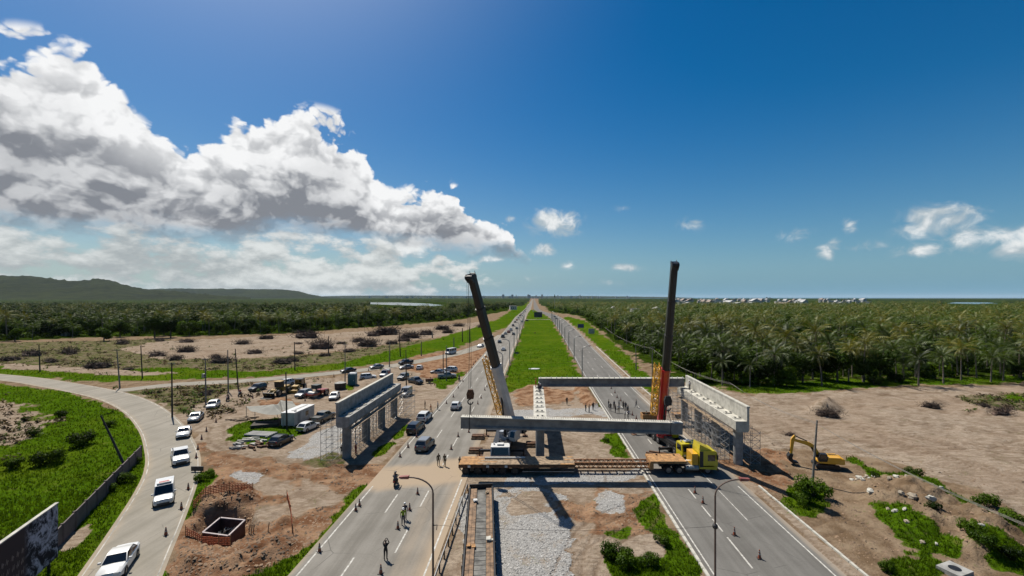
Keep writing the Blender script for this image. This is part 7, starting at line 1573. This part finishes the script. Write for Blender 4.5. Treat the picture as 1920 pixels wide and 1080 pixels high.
far_sheet('far_forest', 'far green treetops stretching to the horizon on the right', .012, 1.4, 1150, 6500, 7.5, 3.2, lambda X, Y: ((X / Y > .30) & (X / Y < .80) & (Y < 3000)) | ((X / Y > .955) & (X / Y < 1.1) & (Y < 2300)) | (road_sd(X, Y) > -14))
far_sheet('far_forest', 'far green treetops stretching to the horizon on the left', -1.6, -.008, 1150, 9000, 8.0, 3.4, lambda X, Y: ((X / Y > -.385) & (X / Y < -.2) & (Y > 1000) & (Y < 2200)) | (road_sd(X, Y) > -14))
M_water = pm('lagoon_water', (.14, .16, .16), .12, 0, .1, .01); M_sea = pm('sea_water', (.035, .085, .11), .25, 0, .1, .001)
q = MB(); q.add([(-.385 * 1500, 1500, .1), (-.30 * 1250, 1250, .1), (-.23 * 1150, 1150, .1), (-.21 * 1300, 1300, .1), (-.25 * 1700, 1700, .1), (-.33 * 2150, 2150, .1), (-.384 * 2100, 2100, .1)], [tuple(range(7))]); tag(q.obj('lagoon_water', M_water), 'pale strip of lagoon water in the left wood', kind='structure')
q = MB(); q.add([(.97 * 1700, 1700, .1), (1.04 * 1500, 1500, .1), (1.09 * 1750, 1750, .1), (1.06 * 2100, 2100, .1), (.99 * 2200, 2200, .1)], [tuple(range(5))]); tag(q.obj('lagoon_water', M_water), 'pale strip of water behind the right grove', kind='structure')
q = MB(); q.add([(.24 * 6300, 6300, .4), (2.2 * 6300, 6300, .4), (2.2 * 80000, 80000, .4), (.10 * 80000, 80000, .4)], [(0, 1, 2, 3)]); tag(q.obj('sea', M_sea), 'thin blue sea at the horizon on the right', kind='structure')
def hills(name, label, crest, dc, df, db, rough):
    cs = [((p[0] - CX) / FP, HC + (HY - p[1]) * dc / FP) for p in crest]; ss = np.linspace(cs[0][0], cs[-1][0], 260); ts = np.linspace(0, 1, 40); Tm_, Sm = np.meshgrid(ts, ss, indexing='ij'); Dm = df + (db - df) * Tm_; H = np.interp(Sm, [c[0] for c in cs], [c[1] for c in cs]); tc = (dc - df) / (db - df)
    k = np.where(Tm_ < tc, smst(Tm_, 0, tc), 1 - .3 * smst(Tm_, tc, 1)); X = Sm * Dm; Y = Dm; Z = H * k + rough * (fbm(X * .006, Y * .006, 4, 5) - .5) * k + rough * .35 * (vnoise(X * .03, Y * .03, 5) - .5) * k - 1
    me = grid_mesh(name, X, Y, Z); me.materials.append(M_canh); return tag(link(name, me), label, kind='structure')
hills('hills', 'wooded ridge rising at the far left', [(-900, 505), (-500, 508), (-200, 512), (-40, 517), (0, 517), (60, 519), (100, 524), (140, 528), (165, 527), (190, 526), (215, 531), (245, 539), (275, 543), (330, 548), (420, 556), (470, 559)], 4200, 2600, 5600, 60)
hills('hills', 'flat topped blue plateau behind the ridge', [(150, 556), (230, 546), (270, 542.5), (330, 541), (400, 541.5), (470, 542), (530, 543), (560, 546), (578, 551), (600, 556), (640, 559)], 8200, 6600, 9600, 30)
hills('hills', 'very low hazy rise along the horizon', [(560, 557), (640, 554.5), (760, 554), (900, 555), (1000, 555.5), (1100, 555), (1250, 557), (1300, 558.5)], 16000, 13000, 18000, 20)
# distant city towers and the nearer low town
r = random.Random(21); M_city = [pm('city_%d' % k, c, .8, 0, .1, .02) for k, c in enumerate(((.42, .42, .40), (.30, .32, .34), (.5, .48, .44)))]
CITY = []
for k in range(3):
    w = (22, 30, 17)[k]; rt = MB(); rt.box(-w / 2, w / 2, -w / 2, w / 2, 0, 1); a = rt.mesh('tower_wall', M_city[k]); b = MB().box(-w * .3, w * .3, -w * .3, w * .3, 1, 1.08).mesh('tower_roof', M_city[1]); CITY.append((a, b))
for k in range(95):
    px = r.choice([r.uniform(640, 900), r.uniform(880, 1010), r.uniform(960, 1130), r.uniform(700, 1240)]); d = r.uniform(9000, 12500); h = 20 + (r.uniform(5, 45) + (30 if 930 < px < 1090 and r.random() < .5 else 0)); t = thing('city_tower', 'hazy tower block of the distant skyline', 'building', ((px - CX) / FP * d, d, 0), r.uniform(-.3, .3), 'towers of the distant city'); t.scale = (r.uniform(.8, 2.2), 1, h); a, b = CITY[k % 3]; link('wall', a, t); link('roof', b, t)
HM = []
for k, (wc, rc) in enumerate((((.66, .65, .62), (.45, .43, .40)), ((.6, .56, .5), (.36, .28, .23)), ((.7, .7, .68), (.55, .55, .55)))):
    mw = pm('town_wall_%d' % k, wc, .8, 0, .1, .2); mr = pm('town_roof_%d' % k, rc, .8, 0, .15, .2); a = MB().box(-6, 6, -5, 5, 0, 5).mesh('house_wall', mw); q = MB()
    if k == 0: q.box(-6.2, 6.2, -5.2, 5.2, 5.001, 5.7)
    else: q.prism([(-6.6, 5.001), (6.6, 5.001), (0, 7.8)], -5.4, 5.4)
    w = MB()
    for x in (-3.5, 0, 3.5): w.box(x - .8, x + .8, -5.06, -5.0, 1.6, 3.6)
    HM.append((a, q.mesh('house_roof', mr), w.mesh('house_window', M_glass)))
for k in range(150):
    s = r.uniform(.305, .79); s = s if r.random() < .6 else r.uniform(.33, .55); d = r.uniform(1180, 2900); t = thing('town_house', 'small pale house of the far town behind the palms', 'house', (s * d, d, 0), r.uniform(-.6, .6), 'houses of the far town'); f = r.uniform(.8, 2.2); t.scale = (f, f, r.uniform(1.2, 2.6)); a, b, c = HM[k % 3]; link('wall', a, t); link('roof', b, t); link('window', c, t)
for i, (px, py, d, k, f, lab) in enumerate(((1190, 575, 560, 0, .8, 'low pale roofed building among the right palms'), (1150, 574, 620, 2, .7, 'white building deep in the right grove'), (1230, 574, 580, 2, .75, 'second white building deep in the right grove'), (118, 622, 260, 1, .8, 'red roofed hut at the left wood edge'), (962, 577, 700, 0, .9, 'small white kiosk by the far verge'))):
    t = thing('house', lab, 'house', ((px - CX) / FP * d, d, 0 if d < 400 else 3), .2); t.scale = (f, f, f * (1 if d < 400 else 1.3)); a, b, c = HM[k]; link('wall', a, t); link('roof', b, t); link('window', c, t)
t = thing('telecom_mast', 'slim mast with dark leafy top above the far palms', 'mast', ((1040 - CX) / FP * 900, 900, 0)); q = MB(); q.cyl((0, 0, 0), (0, 0, 24), .7, .45, 8); q.obj('pole', M_concl, t); v, f = leaf_cloud(3, [(0, 0, 25, 1.3), (0, 0, 27, 1.1), (0, 0, 29, .7)], 260, .5); link('mast_head', raw_mesh('mast_head', v, f, M_leafd), t)
t = thing('ship', 'tiny dark ship on the sea horizon', 'ship', (.552 * 9500, 9500, 0), 0); q = MB(); q.prism([(-75, 4), (-68, 0), (66, 0), (80, 12), (-75, 12)], -12, 12); q.obj('hull', M_dark, t); q = MB(); q.box(-60, -35, -10, 10, 12, 34).box(5, 9, -3, 3, 12, 40).box(30, 34, -3, 3, 12, 36); q.obj('superstructure', M_dark, t)
# ------------------------------------------------------------------ haze
HAZE = 1.25e-5
q = MB(); q.box(-70000, 70000, -3000, 70000, -4, 335); hzo = q.mesh('haze', [])
m = bpy.data.materials.new('haze_air'); m.use_nodes = True; t = NT(m.node_tree); t.n.remove(t.n['Principled BSDF']); pv = t.node('ShaderNodeVolumePrincipled'); pv.inputs['Color'].default_value = (.62, .80, .95, 1); pv.inputs['Density'].default_value = HAZE; pv.inputs['Anisotropy'].default_value = 0.0; t.l.new(pv.outputs[0], t.n['Material Output'].inputs['Volume'])
hzo.materials.clear(); hzo.materials.append(m); tag(link('haze', hzo), 'pale air haze over the whole scene', kind='stuff')
